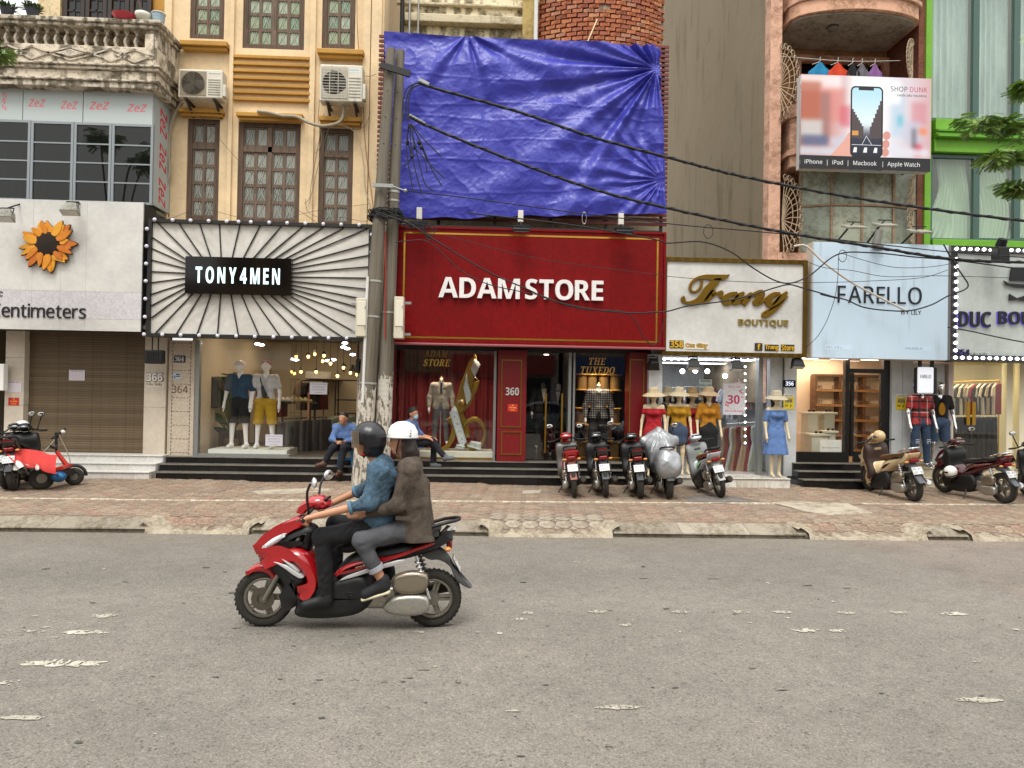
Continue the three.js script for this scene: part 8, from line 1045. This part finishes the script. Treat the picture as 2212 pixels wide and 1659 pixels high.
{ // rider
const t=thing('person','rider in denim shirt and dark helmet driving the red scooter','person');onBike(t,HERO);
const J={head:hp(985,272,0),face:[0.985,0,-0.17],shL:hp(1085,450,-0.19),shR:hp(1085,445,0.19),elL:hp(1035,668,-0.27),elR:hp(985,600,0.25),wrL:[0.235,1.005,-0.31],wrR:[0.235,1.01,0.31],hipL:hp(1075,862,-0.1),hipR:hp(1075,862,0.1),knL:hp(715,905,-0.19),knR:hp(745,872,0.19),anL:hp(745,1318,-0.17),anR:hp(760,1300,0.17),toeL:hp(612,1372,-0.18),toeR:hp(640,1360,0.18)};
J.handL=[[0.9,-0.2,0],[0.2,0.98,0],[0,0,1],0.95];J.handR=[[0.9,-0.2,0],[0.2,0.98,0],[0,0,-1],0.95];
person(t,J,{cuff:1,fold:0.0145,foldF:10,top:mat(0x4f6c82,{r:0.9,map:T.dirt,mapM:0.45,bump:T.cloth,bumpM:0.04,bs:0.002}),bottom:mat(0x101012,{r:0.9}),shoe:mat(0x0f0f10,{r:0.6}),sleeve:1.34,cell:0.0105,w:1.02,extraTop:[[hp(1085,800,-0.09),0.14,hp(1060,850,0.09),0.14],[hp(1150,500,-0.12),0.08,hp(1150,700,0.12),0.09]]});
const cuff=mat(0x55758a,{r:0.9});for(const s of['L','R']){const p=V(...mix3(J['el'+s],J['wr'+s],0.36)),d=V(...J['wr'+s]).sub(V(...J['el'+s])).normalize(),g=new THREE.TorusGeometry(0.048,0.016,8,18);g.applyQuaternion(new THREE.Quaternion().setFromUnitVectors(V(0,0,1),d));g.translate(p.x,p.y,p.z);part(t,'cuff',g,cuff);}
const h=thing('helmet','dark grey open face helmet with clear visor worn by the rider','helmet');onBike(h,HERO);const c=J.head,hc=[c[0]- 0.015,c[1]+0.045,c[2]],dk=mat(0x1d1d20,{r:0.32});
const shell=body([[[hc[0]- 0.008,hc[1],0],0.136,[hc[0]+0.012,hc[1]+0.005,0],0.134],[[hc[0]- 0.03,hc[1]- 0.08,0],0.11,[hc[0]- 0.03,hc[1]- 0.1,0],0.1]],0.0095,0.04,(m,x,y,z)=>{const inner=Math.hypot(x - hc[0]- 0.02,(y - hc[1]+0.03)*0.8,z)- 0.112,fx=x - hc[0],fy=y - hc[1];return Math.max(m,-Math.max(inner,0.02 - fx,fy - 0.055),-(fy+0.17));});part(h,'shell',shell,dk);
part(h,'visor',sheetGrid(20,8,(s,q)=>{const a=(s - 0.5)*2.3,y=hc[1]+0.055 - q*0.15,r=0.15 - 0.012*q;return[hc[0]+0.012+Math.cos(a)*r,y,Math.sin(a)*r*0.97];}),new THREE.MeshPhysicalMaterial({color:C(0xb8a890),transmission:0.8,roughness:0.08,thickness:0,side:DS}));part(h,'chin_strap',tube([[c[0]- 0.02,c[1]- 0.02,-0.105],[c[0]+0.02,c[1]- 0.09,-0.075],[c[0]+0.03,c[1]- 0.13,0],[c[0]+0.02,c[1]- 0.09,0.075],[c[0]- 0.02,c[1]- 0.02,0.105]],0.011,6,24),M.black);part(h,'strap_buckle',rbox(c[0]+0.025,c[1]- 0.1,-0.075,0.03,0.02,0.012,0.004),mat(0xb01818,{r:0.4}));part(h,'visor_pivot',new THREE.CylinderGeometry(0.02,0.02,0.012,14).rotateX(Math.PI / 2).translate(hc[0]+0.03,hc[1]+0.01,-0.137),dk);part(h,'ear_pad',sph(c[0]- 0.02,c[1]- 0.05,-0.085,0.05,0.9,1.2,0.5,12),M.black);
}
{ // pillion
const t=thing('person','passenger in brown coat and grey trousers riding behind the driver','person');onBike(t,HERO);
const J={head:hp(1222,262,0),face:[0.97,0,-0.24],shL:hp(1290,432,-0.18),shR:hp(1285,425,0.18),elL:hp(1215,690,-0.25),elR:hp(1180,680,0.25),wrL:hp(985,752,-0.19),wrR:hp(990,745,0.19),hipL:hp(1270,862,-0.12),hipR:hp(1270,862,0.12),knL:hp(985,925,-0.25),knR:hp(990,920,0.25),anL:hp(1130,1215,-0.2),anR:hp(1130,1215,0.2),toeL:hp(1015,1288,-0.22),toeR:hp(1015,1288,0.22)};
J.handL=[[0.95,-0.05,0.3],[-0.3,0.1,-0.95],[0,0.95,0],0.5];J.handR=[[0.95,-0.05,-0.3],[-0.3,0.1,0.95],[0,0.95,0],0.5];
person(t,J,{topName:'coat',fold:0.0125,foldF:8,top:mat(0x5c5045,{r:0.9,map:T.dirt,mapM:0.6,bump:T.cloth,bumpM:0.04,bs:0.002}),bottom:mat(0x55565a,{r:0.9,map:T.plaster,mapM:0.2}),shoe:mat(0x17171a,{r:0.8}),sleeve:1.8,cuff:0.62,cell:0.0105,w:0.96,extraTop:[[hp(1330,560,-0.1),0.1,hp(1370,890,-0.09),0.12],[hp(1330,560,0.1),0.1,hp(1370,890,0.09),0.12],[hp(1250,860,-0.15),0.075,hp(1420,960,-0.13),0.08],[hp(1250,860,0.15),0.075,hp(1420,960,0.13),0.08],[hp(1300,700,-0.16),0.07,hp(1330,960,-0.16),0.08]],hemY:0.765,hair:mat(0x2c170d,{r:0.45,map:T.wood,mapM:[0.03,0.4],bump:T.wood,bumpM:[0.025,0.3],bs:0.004}),hairExtra:[[hp(1240,265,0),0.098,hp(1285,350,0),0.08],[hp(1225,300,-0.075),0.035,hp(1240,400,-0.09),0.022],[hp(1225,300,0.075),0.035,hp(1240,400,0.09),0.022],[hp(1270,340,-0.05),0.05,hp(1285,415,-0.06),0.03]],hairCut:(x,y,z)=>Math.max(hp(0,420,0)[1]+0.03*Math.sin(z*60)- y,y<1.66?x - hp(1212,0,0)[0]+0.02:-1)});
part(t,'pocket_flap',rbox(...hp(1262,770,-0.262),0.13,0.035,0.012,0.005,1,0,0.15,0.12),mat(0x4a4038,{r:0.9}));const tm=mat(0x9c9ca2,{r:0.9});for(const s of['L','R']){const p=mix3(J['kn'+s],J['an'+s],0.6),q=mix3(J['kn'+s],J['an'+s],0.7);part(t,'turn_up',rod3(p,q,0.07,0.068,18),tm);const a=J['an'+s];part(t,'shoe_sole',body([[[a[0]- 0.045,a[1]- 0.075,a[2]],0.02,[a[0]+0.165,a[1]- 0.138,a[2]],0.02,2.7]],0.011,0.01),mat(0xd0c6a8,{r:0.7}));part(t,'laces',mg([0,1,2,3].map((k)=>rod3([a[0]+0.05+k*0.018,a[1]- 0.005 - k*0.014,a[2]- 0.04],[a[0]+0.05+k*0.018,a[1]- 0.005 - k*0.014,a[2]+0.04],0.006,0.006,5))),M.white);}
const h=thing('helmet','white half helmet with black marks worn by the passenger','helmet');onBike(h,HERO);const c=J.head;halfHelmet(h,M.plasticWhite);h.children[0].position.set(c[0]- 0.008,c[1]+0.04,0);h.children[0].scale.set(1.02,0.9,0.95);part(h,'rim_band',new THREE.TorusGeometry(0.131,0.008,6,30).rotateX(Math.PI / 2).scale(1.02,1,0.95).translate(c[0]- 0.008,c[1]+0.035,0),mat(0xb8bcc2,{r:0.4}));part(h,'marks',mg([0,1,2].map((k)=>box(c[0]- 0.075,c[1]+0.052+k*0.022,-0.104+k*0.008,0.035,0.009,0.006,-0.55)).concat([0,1,2].map((k)=>box(c[0]+0.0 - k*0.022,c[1]+0.135 - k*0.003,-0.082,0.007,0.022,0.006)))),M.black);part(h,'strap',tube([[c[0]+0.01,c[1]+0.03,-0.12],[c[0]+0.03,c[1]- 0.06,-0.085],[c[0]+0.05,c[1]- 0.12,0]],0.007,5,16),M.black);
}
const guardM=mat(0x5f7cb0,{r:0.85,map:T.plaster,mapM:0.3}),navy=mat(0x14161f,{r:0.9});
function stool(name,label,c,h,m){const t=thing(name,label,'stool');part(t,'seat',rbox(c.x,c.y+h - 0.015,c.z,0.3,0.03,0.28,0.012),m);for(const[a,b]of[[-1,-1],[1,-1],[-1,1],[1,1]])part(t,'leg',bar(V(c.x+a*0.12,c.y+h - 0.02,c.z+b*0.11),V(c.x+a*0.145,c.y,c.z+b*0.135),0.035,0.035),m);part(t,'rail',mg([-1,1].map((b)=>box(c.x,c.y+h*0.4,c.z+b*0.125,0.24,0.03,0.015))),m);}
{ // guards sitting in front of the shops
const fy=P(580,988,-15.7).y,hy=(fy - 0.2)/ 3,t=thing('person','guard in light blue shirt sitting on a blue stool looking at a phone','person'),c=P(748,985,-15.5);c.y=fy - hy;stool('plastic_stool','low blue plastic stool under the seated guard with the phone',c,0.36,mat(0x2f6fa0,{r:0.4}));t.userData.placed=true;t.position.set(c.x,c.y,c.z);
const J={head:[-0.05,0.98,0.14],face:[-0.3,0,0.954],shL:[-0.2,0.8,0.02],shR:[0.19,0.8,0.02],elL:[-0.27,0.56,0.14],elR:[0.2,0.56,0.18],wrL:[-0.14,0.52,0.33],wrR:[0.0,0.52,0.34],hipL:[-0.1,0.42,0],hipR:[0.1,0.42,0],knL:[-0.2,0.4,0.4],knR:[0.02,0.4,0.42],anL:[-0.36,0.1,0.42],anR:[-0.04,-0.08,0.46],toeL:[-0.48,0.05,0.5],toeR:[-0.07,-0.12,0.6],handL:[[0.7,0.1,0.7],[0,-1,0],[0.6,0,-0.6],-0.5],handR:[[-0.7,0.1,0.7],[0,-1,0],[-0.6,0,-0.6],-0.5]};
person(t,J,{top:guardM,bottom:navy,shoe:mat(0x4a2a1c,{r:0.5}),sleeve:1.7,cell:0.014,hair:M.hair});for(const s of['L','R'])part(t,'epaulette',rbox(J['sh'+s][0]*0.85,J['sh'+s][1]+0.088,J['sh'+s][2],0.11,0.012,0.06,0.004,1,0,0,s==='L'?0.35:-0.35),mat(s==='L'?0xc9a82c:0xb89a28,{r:0.7}));
const p=thing('phone','dark phone held in both hands by the seated guard','phone');p.userData.placed=true;p.position.copy(t.position);part(p,'case',rbox(-0.07,0.575,0.4,0.15,0.075,0.012,0.006,2,-0.9),M.blackGloss);
}
{
const fy=P(1000,996,-15.6).y,t=thing('person','masked guard in blue shirt sitting cross legged before the tailor window','person'),c=P(893,1000,-15.45);c.y=fy -(fy - 0.21)/ 3;t.userData.placed=true;t.position.set(c.x,c.y,c.z);
const ch=thing('folding_stool','blue folding stool under the guard before the tailor window','stool'),bm=mat(0x2c5a90,{r:0.5});part(ch,'seat',rbox(c.x,c.y+0.42,c.z,0.38,0.025,0.32,0.01),bm);for(const z of[-0.14,0.14])part(ch,'leg',mg([rod3([c.x - 0.17,c.y+0.41,c.z+z],[c.x+0.19,c.y,c.z+z],0.012),rod3([c.x+0.17,c.y+0.41,c.z+z],[c.x - 0.19,c.y,c.z+z],0.012)]),M.steel);
const J={head:[-0.02,1.1,0.05],face:[0.86,0,0.51],shL:[-0.02,0.9,-0.16],shR:[-0.12,0.9,0.2],elL:[0.12,0.66,-0.16],elR:[0.02,0.66,0.28],wrL:[0.34,0.62,-0.08],wrR:[0.27,0.63,0.2],hipL:[-0.06,0.48,-0.1],hipR:[-0.08,0.48,0.1],knL:[0.42,0.52,-0.08],knR:[0.38,0.56,0.14],anL:[0.4,0.07,-0.04],anR:[0.66,0.24,0.2],toeL:[0.55,0.03,0.0],toeR:[0.82,0.22,0.24],handL:[[0.95,-0.2,0.2],[0.2,0.95,0],[0,0.2,0.95],0.35],handR:[[0.95,-0.2,0.1],[0.2,0.95,0],[0,0.2,-0.95],0.35]};
person(t,J,{top:guardM,bottom:navy,shoe:mat(0x5a5c60,{r:0.7}),sleeve:1.2,cell:0.014,hair:M.hair});const h=J.head;part(t,'face_mask',body([[[h[0]+0.05,h[1]- 0.035,h[2]+0.02],0.062,[h[0]+0.05,h[1]- 0.06,h[2]+0.03],0.055]],0.011,0.02,(m,x,y,z)=>Math.max(m,(h[0]+0.03 - x)*0.86 -(z - h[2])*0.3)),mat(0x8fb4c8,{r:0.9}));
}
// ---- mannequins: stand facing the street (+z), arms down
function mannequin(label,foot,turn,hgt,o){
const t=thing('mannequin',label,'mannequin',o.group),k=hgt / 1.8;t.userData.placed=true;t.position.copy(foot);t.rotation.y=turn;
const f=o.female?0.86:1,S=(a)=>a.map((x)=>x*k),sp=o.spread??0.06,J={head:S([0,1.68,0.02]),shL:S([-0.2*f,1.46,0]),shR:S([0.2*f,1.46,0]),elL:S([-0.28*f,1.16,0]),elR:S([0.28*f,1.16,0]),wrL:S([-0.27*f - 0.02,0.92,0.08]),wrR:S([0.27*f+0.02,0.92,0.08]),hipL:S([-0.1,0.94,0]),hipR:S([0.1,0.94,0]),knL:S([-0.1 - sp*0.6,0.5,0.02]),knR:S([0.1+sp*0.6,0.5,0.02]),anL:S([-0.1 - sp,0.08,0]),anR:S([0.1+sp,0.08,0])};
const g=f*k,hw=o.female?0.085:0.1,tor=(e)=>[[S([-0.11*f,1.42,0]),0.085*g+e,S([-0.07,1.12,0]),0.075*g+e],[S([0.11*f,1.42,0]),0.085*g+e,S([0.07,1.12,0]),0.075*g+e],[S([-0.07,1.12,0]),0.075*g+e,J.hipL,hw*k+e],[S([0.07,1.12,0]),0.075*g+e,J.hipR,hw*k+e],...(o.female?[[S([-0.07,1.33,0.07]),0.05*k+e,S([0.07,1.33,0.07]),0.05*k+e]]:[])],c=0.019;
const B=[...tor(0),[S([0,1.46,0]),0.062*k,S([0,1.6,0]),0.048*k],[J.shL,0.055*g,J.shR,0.055*g]];if(!o.headless)B.push(...headBones(J.head,[0,0,1],k));
for(const s of['L','R'])B.push(...limb(J['sh'+s],0.052*g,J['el'+s],0.038*g,J['wr'+s],0.026*g),[J['wr'+s],0.026*g,add3(J['wr'+s],S([0,-0.08,0.02])),0.03*g],[add3(J['wr'+s],S([0,-0.08,0.02])),0.022*g,add3(J['wr'+s],S([0,-0.17,0.04])),0.013*g],[add3(J['wr'+s],S([0,-0.04,0.03])),0.014*g,add3(J['wr'+s],S([0,-0.1,0.07])),0.009*g],...limb(J['hip'+s],0.085*g,J['kn'+s],0.055*g,J['an'+s],0.035*g),[J['an'+s],0.035*g,add3(J['an'+s],S([0,-0.05,0.13])),0.025*g]);
part(t,'body',body(B,c,0.03),o.skin??M.plasticWhite);
const cl=(m)=>mat(m,{r:0.88,map:T.plaster,mapM:0.3});
if(o.top){const l=[...tor(0.02),[J.shL,0.06*g,J.shR,0.06*g]];for(const s of['L','R']){const q=mix3(J['sh'+s],J['el'+s],Math.min(1,o.sl??0.75));l.push([J['sh'+s],0.072*g,q,0.068*g]);if((o.sl??0)>1)l.push([q,0.066*g,mix3(J['el'+s],J['wr'+s],o.sl - 1),0.05*g]);}part(t,o.topName??'shirt',body(l,c*0.85,0.04,(m,x,y,z)=>Math.max(wrinkle(0.008,12)(m,x,y,z),(o.hem??0.9)*k - y,y -(o.neck??1.54)*k)),o.topM??cl(o.top));}
if(o.legs){const l=[[J.hipL,0.105*k,J.hipR,0.105*k],[S([-0.06,1.02,0]),0.09*k,S([0.06,1.02,0]),0.09*k]];for(const s of['L','R'])l.push([J['hip'+s],0.1*k,J['kn'+s],0.078*k],[J['kn'+s],0.075*k,J['an'+s],0.062*k]);part(t,o.legs>0.3?'shorts':'trousers',body(l,c*0.85,0.035,(m,x,y,z)=>Math.max(wrinkle(0.007,12)(m,x,y,z)-(o.legs>0.3?0.02:0),o.legs*k - y,y - 1.06*k)),cl(o.legC));}
if(o.skirt)part(t,'skirt',body([-1,1].flatMap((s)=>[[S([s*0.04,1.06,0]),0.1*k,S([s*0.075,0.93,0]),0.125*k],[S([s*0.075,0.93,0]),0.125*k,S([s*0.06,o.skirt+0.02,0]),(o.flare - 0.03)*k]]),c*0.85,0.05,(m,x,y,z)=>Math.max(m+0.016*Math.sin(Math.atan2(z,x)*11)*clamp(1 - y / k,0,1),o.skirt*k - y,y - 1.13*k)),cl(o.skirtC));
if(o.hat){const h=lathe([[0.001,0.15],[0.07,0.148],[0.1,0.12],[0.108,0.03],[0.16,0.012],[0.235,-0.03],[0.24,-0.025],[0.16,0.022],[0.108,0.045]],28);h.rotateX(0.12);h.translate(0,1.72*k,0.02);part(t,'hat',h,mat(o.hat,{r:0.9,bump:T.cloth,bumpM:0.06,bs:0.004}));if(o.band)part(t,'hat_band',new THREE.TorusGeometry(0.109,0.014,6,28).rotateX(Math.PI / 2+0.12).translate(0,1.755*k,0.02),M.black);part(t,'wig',body([[S([0,1.68,-0.04]),0.1,S([0,1.55,-0.05]),0.085]],c,0.02),M.hair);}
if(o.shoes)for(const s of['L','R']){const a=J['an'+s];part(t,'trainer',body([[add3(a,[0,-0.01,-0.01]),0.055,add3(a,[0,-0.035,0]),0.05],[add3(a,[0,-0.035,0]),0.045,add3(a,[0,-0.04,0.14]),0.04]],0.013,0.03),mat(0xd6d6d2,{r:0.6}));}
return t;
}
{
const tb=P(530,971,-15.95).y,zt=-16.3,at=(u,y,z)=>V(P(u,900,z).x,y,z),mk='mannequins in the menswear window',mw='mannequins at the boutique window',cream=mat(0xd2bf9c,{r:0.45});
const a=mannequin('white mannequin in blue short sleeved shirt, black shorts and white cap',at(517,tb,zt),-0.12,1.9,{top:0x2c4c66,sl:0.8,hem:0.93,legs:0.52,legC:0x0e0e10,shoes:1,group:mk});part(a,'cap',mg([sph(0,1.82,0.01,0.112,1,0.75,1.08,18),extr(smoothShape([[-0.09,0],[0.09,0],[0.07,0.1],[-0.07,0.1]],4),0.012).rotateX(Math.PI / 2 - 0.1).translate(0,1.81,0.09)]),mat(0xd8ccd2,{r:0.8}));
const b=mannequin('white mannequin in white shirt with black sling bag and yellow shorts',at(573,tb,zt),0.05,1.9,{top:0xd8d8d6,sl:0.62,hem:0.94,legs:0.5,legC:0xc29a1a,shoes:1,group:mk});part(b,'sling_bag',body([[[0.01,1.16,0.16],0.055,[-0.04,1.34,0.155],0.03]],0.012,0.02),mat(0x111116,{r:0.5}));part(b,'bag_strap',tube([[-0.04,1.36,0.15],[-0.1,1.53,0.1],[-0.1,1.6,-0.02],[0.05,1.3,-0.14],[0.17,1.1,0],[0.05,1.12,0.15]],0.013,6,40),M.black);part(b,'hat',sph(0,1.84,0.01,0.105,1,0.7,1,16),mat(0xb03a5a,{r:0.8,map:T.dirt,mapM:0.05}));
const AF=P(980,976,-16).y,plaid=printMat(cv(128,128,(x)=>{x.fillStyle='#1c1c1e';x.fillRect(0,0,128,128);x.fillStyle='rgba(190,186,176,0.6)';for(let k=0;k<4;k++){x.fillRect(k*32,0,12,128);x.fillRect(0,k*32,128,12);}}),{r:0.9});plaid.map.wrapS=plaid.map.wrapT=THREE.RepeatWrapping;plaid.map.repeat.set(5,5);
const cap=(m,y)=>part(m,'neck_cap',lathe([[0.001,0.1],[0.016,0.09],[0.02,0.07],[0.012,0.05],[0.05,0.02],[0.055,0],[0.001,0]],14).translate(0,y,0),M.brass),mt='tailor shop mannequins';
const suit=mannequin('headless mannequin in pale grey suit beside the golden scissors',at(952,AF+0.12,-16.45),0.05,1.62,{headless:1,top:0xa8a090,topName:'jacket',sl:1.92,hem:0.78,legs:0.09,legC:0x68686a,skin:M.plasticWhite,group:mt});cap(suit,1.42);part(suit,'shirt_front',extr(shapeOf([[-0.06,1.39],[0.06,1.39],[0,1.08]]),0.02).translate(0,0,0.115),M.white);part(suit,'tie',extr(shapeOf([[-0.018,1.37],[0.018,1.37],[0.025,1.14],[0,1.1],[-0.025,1.14]]),0.02).translate(0,0,0.128),mat(0x20222c,{r:0.7}));part(suit,'pocket_square',rbox(0.09,1.24,0.125,0.06,0.02,0.01,0.004),M.black);part(suit,'stand',rod3([0,0.02 - 0.14,0],[0,0.8,0],0.02),M.steel);
const tx=mannequin('headless mannequin in dark plaid shirt before the straw spools',at(1292,P(1000,996,-15.6).y,-16.3),0,1.85,{headless:1,top:1,topM:plaid,sl:1.9,legs:0.09,legC:0x101216,skin:M.plasticWhite,group:mt});cap(tx,1.62);const t2=mannequin('headless mannequin in midnight blue tuxedo behind the glass door',at(1206,P(1000,996,-15.6).y,-17.2),-0.2,1.85,{headless:1,top:0x16183a,topName:'jacket',sl:1.92,hem:0.85,legs:0.09,legC:0x0e1014,group:mt});part(t2,'shirt_front',extr(shapeOf([[-0.06,1.56],[0.06,1.56],[0,1.2]]),0.02).translate(0,0,0.125),M.white);part(t2,'bow_tie',extr(shapeOf([[-0.06,1.5],[0.06,1.54],[0.06,1.5],[-0.06,1.54]]),0.02).translate(0,0,0.15),M.black);const t3=mannequin('headless mannequin in black suit deep inside the tailor shop',at(1172,P(1000,996,-15.6).y,-19.4),0.1,1.9,{headless:1,top:0x2a2a30,topName:'jacket',sl:1.92,hem:0.85,legs:0.09,legC:0x1a1c20,group:mt});part(t3,'shirt_front',extr(shapeOf([[-0.07,1.58],[0.07,1.58],[0,1.2]]),0.02).translate(0,0,0.13),M.white);
const F=P(1560,1030,-15.3).y,zw=-15.5,fm={female:1,skin:cream,group:mw,spread:-0.02};
mannequin('mannequin in bright red belted dress and wide straw hat',at(1412,F,-15.24),-0.35,1.78,{...fm,top:0xb01420,neck:1.42,sl:0.4,hem:1.0,skirt:0.55,flare:0.26,skirtC:0xb01420,hat:0xc9b490});mannequin('mannequin in grey patterned dress and cream hat',at(1441,F,zw - 0.25),-0.2,1.8,{...fm,top:0x55554f,sl:0.5,hem:1.0,skirt:0.5,flare:0.2,skirtC:0x55554f,hat:0xc4b492});mannequin('mannequin in mustard blouse and blue denim skirt',at(1466,F,zw),-0.1,1.8,{...fm,top:0xb8860e,neck:1.46,sl:0.55,hem:1.02,skirt:0.68,flare:0.16,skirtC:0x3f4f66,hat:0xc9b998});mannequin('mannequin in long dark red off shoulder dress and banded hat',at(1494,F,zw - 0.15),0.05,1.8,{...fm,top:0x9c0e16,neck:1.42,sl:0.4,hem:0.95,skirt:0.4,flare:0.17,skirtC:0x9c0e16,hat:0xb89a6c,band:1});mannequin('mannequin in amber blouse and straight black skirt',at(1530,F,zw),0.05,1.82,{...fm,top:0xb5780e,sl:0.85,hem:1.0,skirt:0.52,flare:0.165,skirtC:0x0e0e10,hat:0xb49a78});
mannequin('mannequin in light blue puff sleeve dress on the white step',at(1676,F,-15.3),0.1,1.76,{...fm,top:0x5f7fb4,neck:1.45,sl:0.75,hem:0.98,skirt:0.5,flare:0.24,skirtC:0x5f7fb4,hat:0xc4b89c,band:1});
const DF=P(2100,1012,-15.6).y,md='mannequins by the lit boutique',check=printMat(cv(128,128,(x)=>{x.fillStyle='#9c1c22';x.fillRect(0,0,128,128);x.fillStyle='#1a1416';x.fillRect(0,20,128,22);x.fillRect(0,84,128,12);x.fillStyle='#c8b0a0';x.fillRect(0,48,128,5);x.fillRect(30,0,5,128);x.fillStyle='rgba(20,16,18,0.5)';x.fillRect(80,0,20,128);}));check.map.wrapS=check.map.wrapT=THREE.RepeatWrapping;check.map.repeat.set(3,3);
const d1=mannequin('chrome mannequin in red check polo shirt and ripped jeans',at(1988,DF,-15.45),0.1,1.86,{skin:M.chrome,top:1,topM:check,sl:0.6,hem:0.9,legs:0.12,legC:0x33465f,group:md});part(d1,'denim_rip',mg([-0.13,0.13].flatMap((x)=>[0,1,2].map((k)=>box(x,0.62 - k*0.035,0.098,0.08,0.012,0.01)))),mat(0xc8c8c4,{r:0.9}));const d2=mannequin('chrome mannequin in black shirt with gold print and denim shorts',at(2028,DF,-15.7),-0.1,1.86,{skin:M.chrome,top:0x121012,sl:0.6,hem:0.92,legs:0.55,legC:0x3a4e68,group:md});part(d2,'gold_print',extr(smoothShape([[0,1.14],[0.06,1.2],[0.05,1.36],[0,1.42],[-0.05,1.36],[-0.06,1.2]],4),0.01).translate(0,0,0.122),M.gold);
}
// groups stand at the base of their thing
for(const o of scene.children){
if(!o.isGroup||o.userData.placed)continue;
const b=new THREE.Box3().setFromObject(o),c=b.getCenter(V());c.y=b.min.y;
for(const k of o.children)k.position.sub(c);
o.position.copy(c);
}
renderer.render(scene,camera);
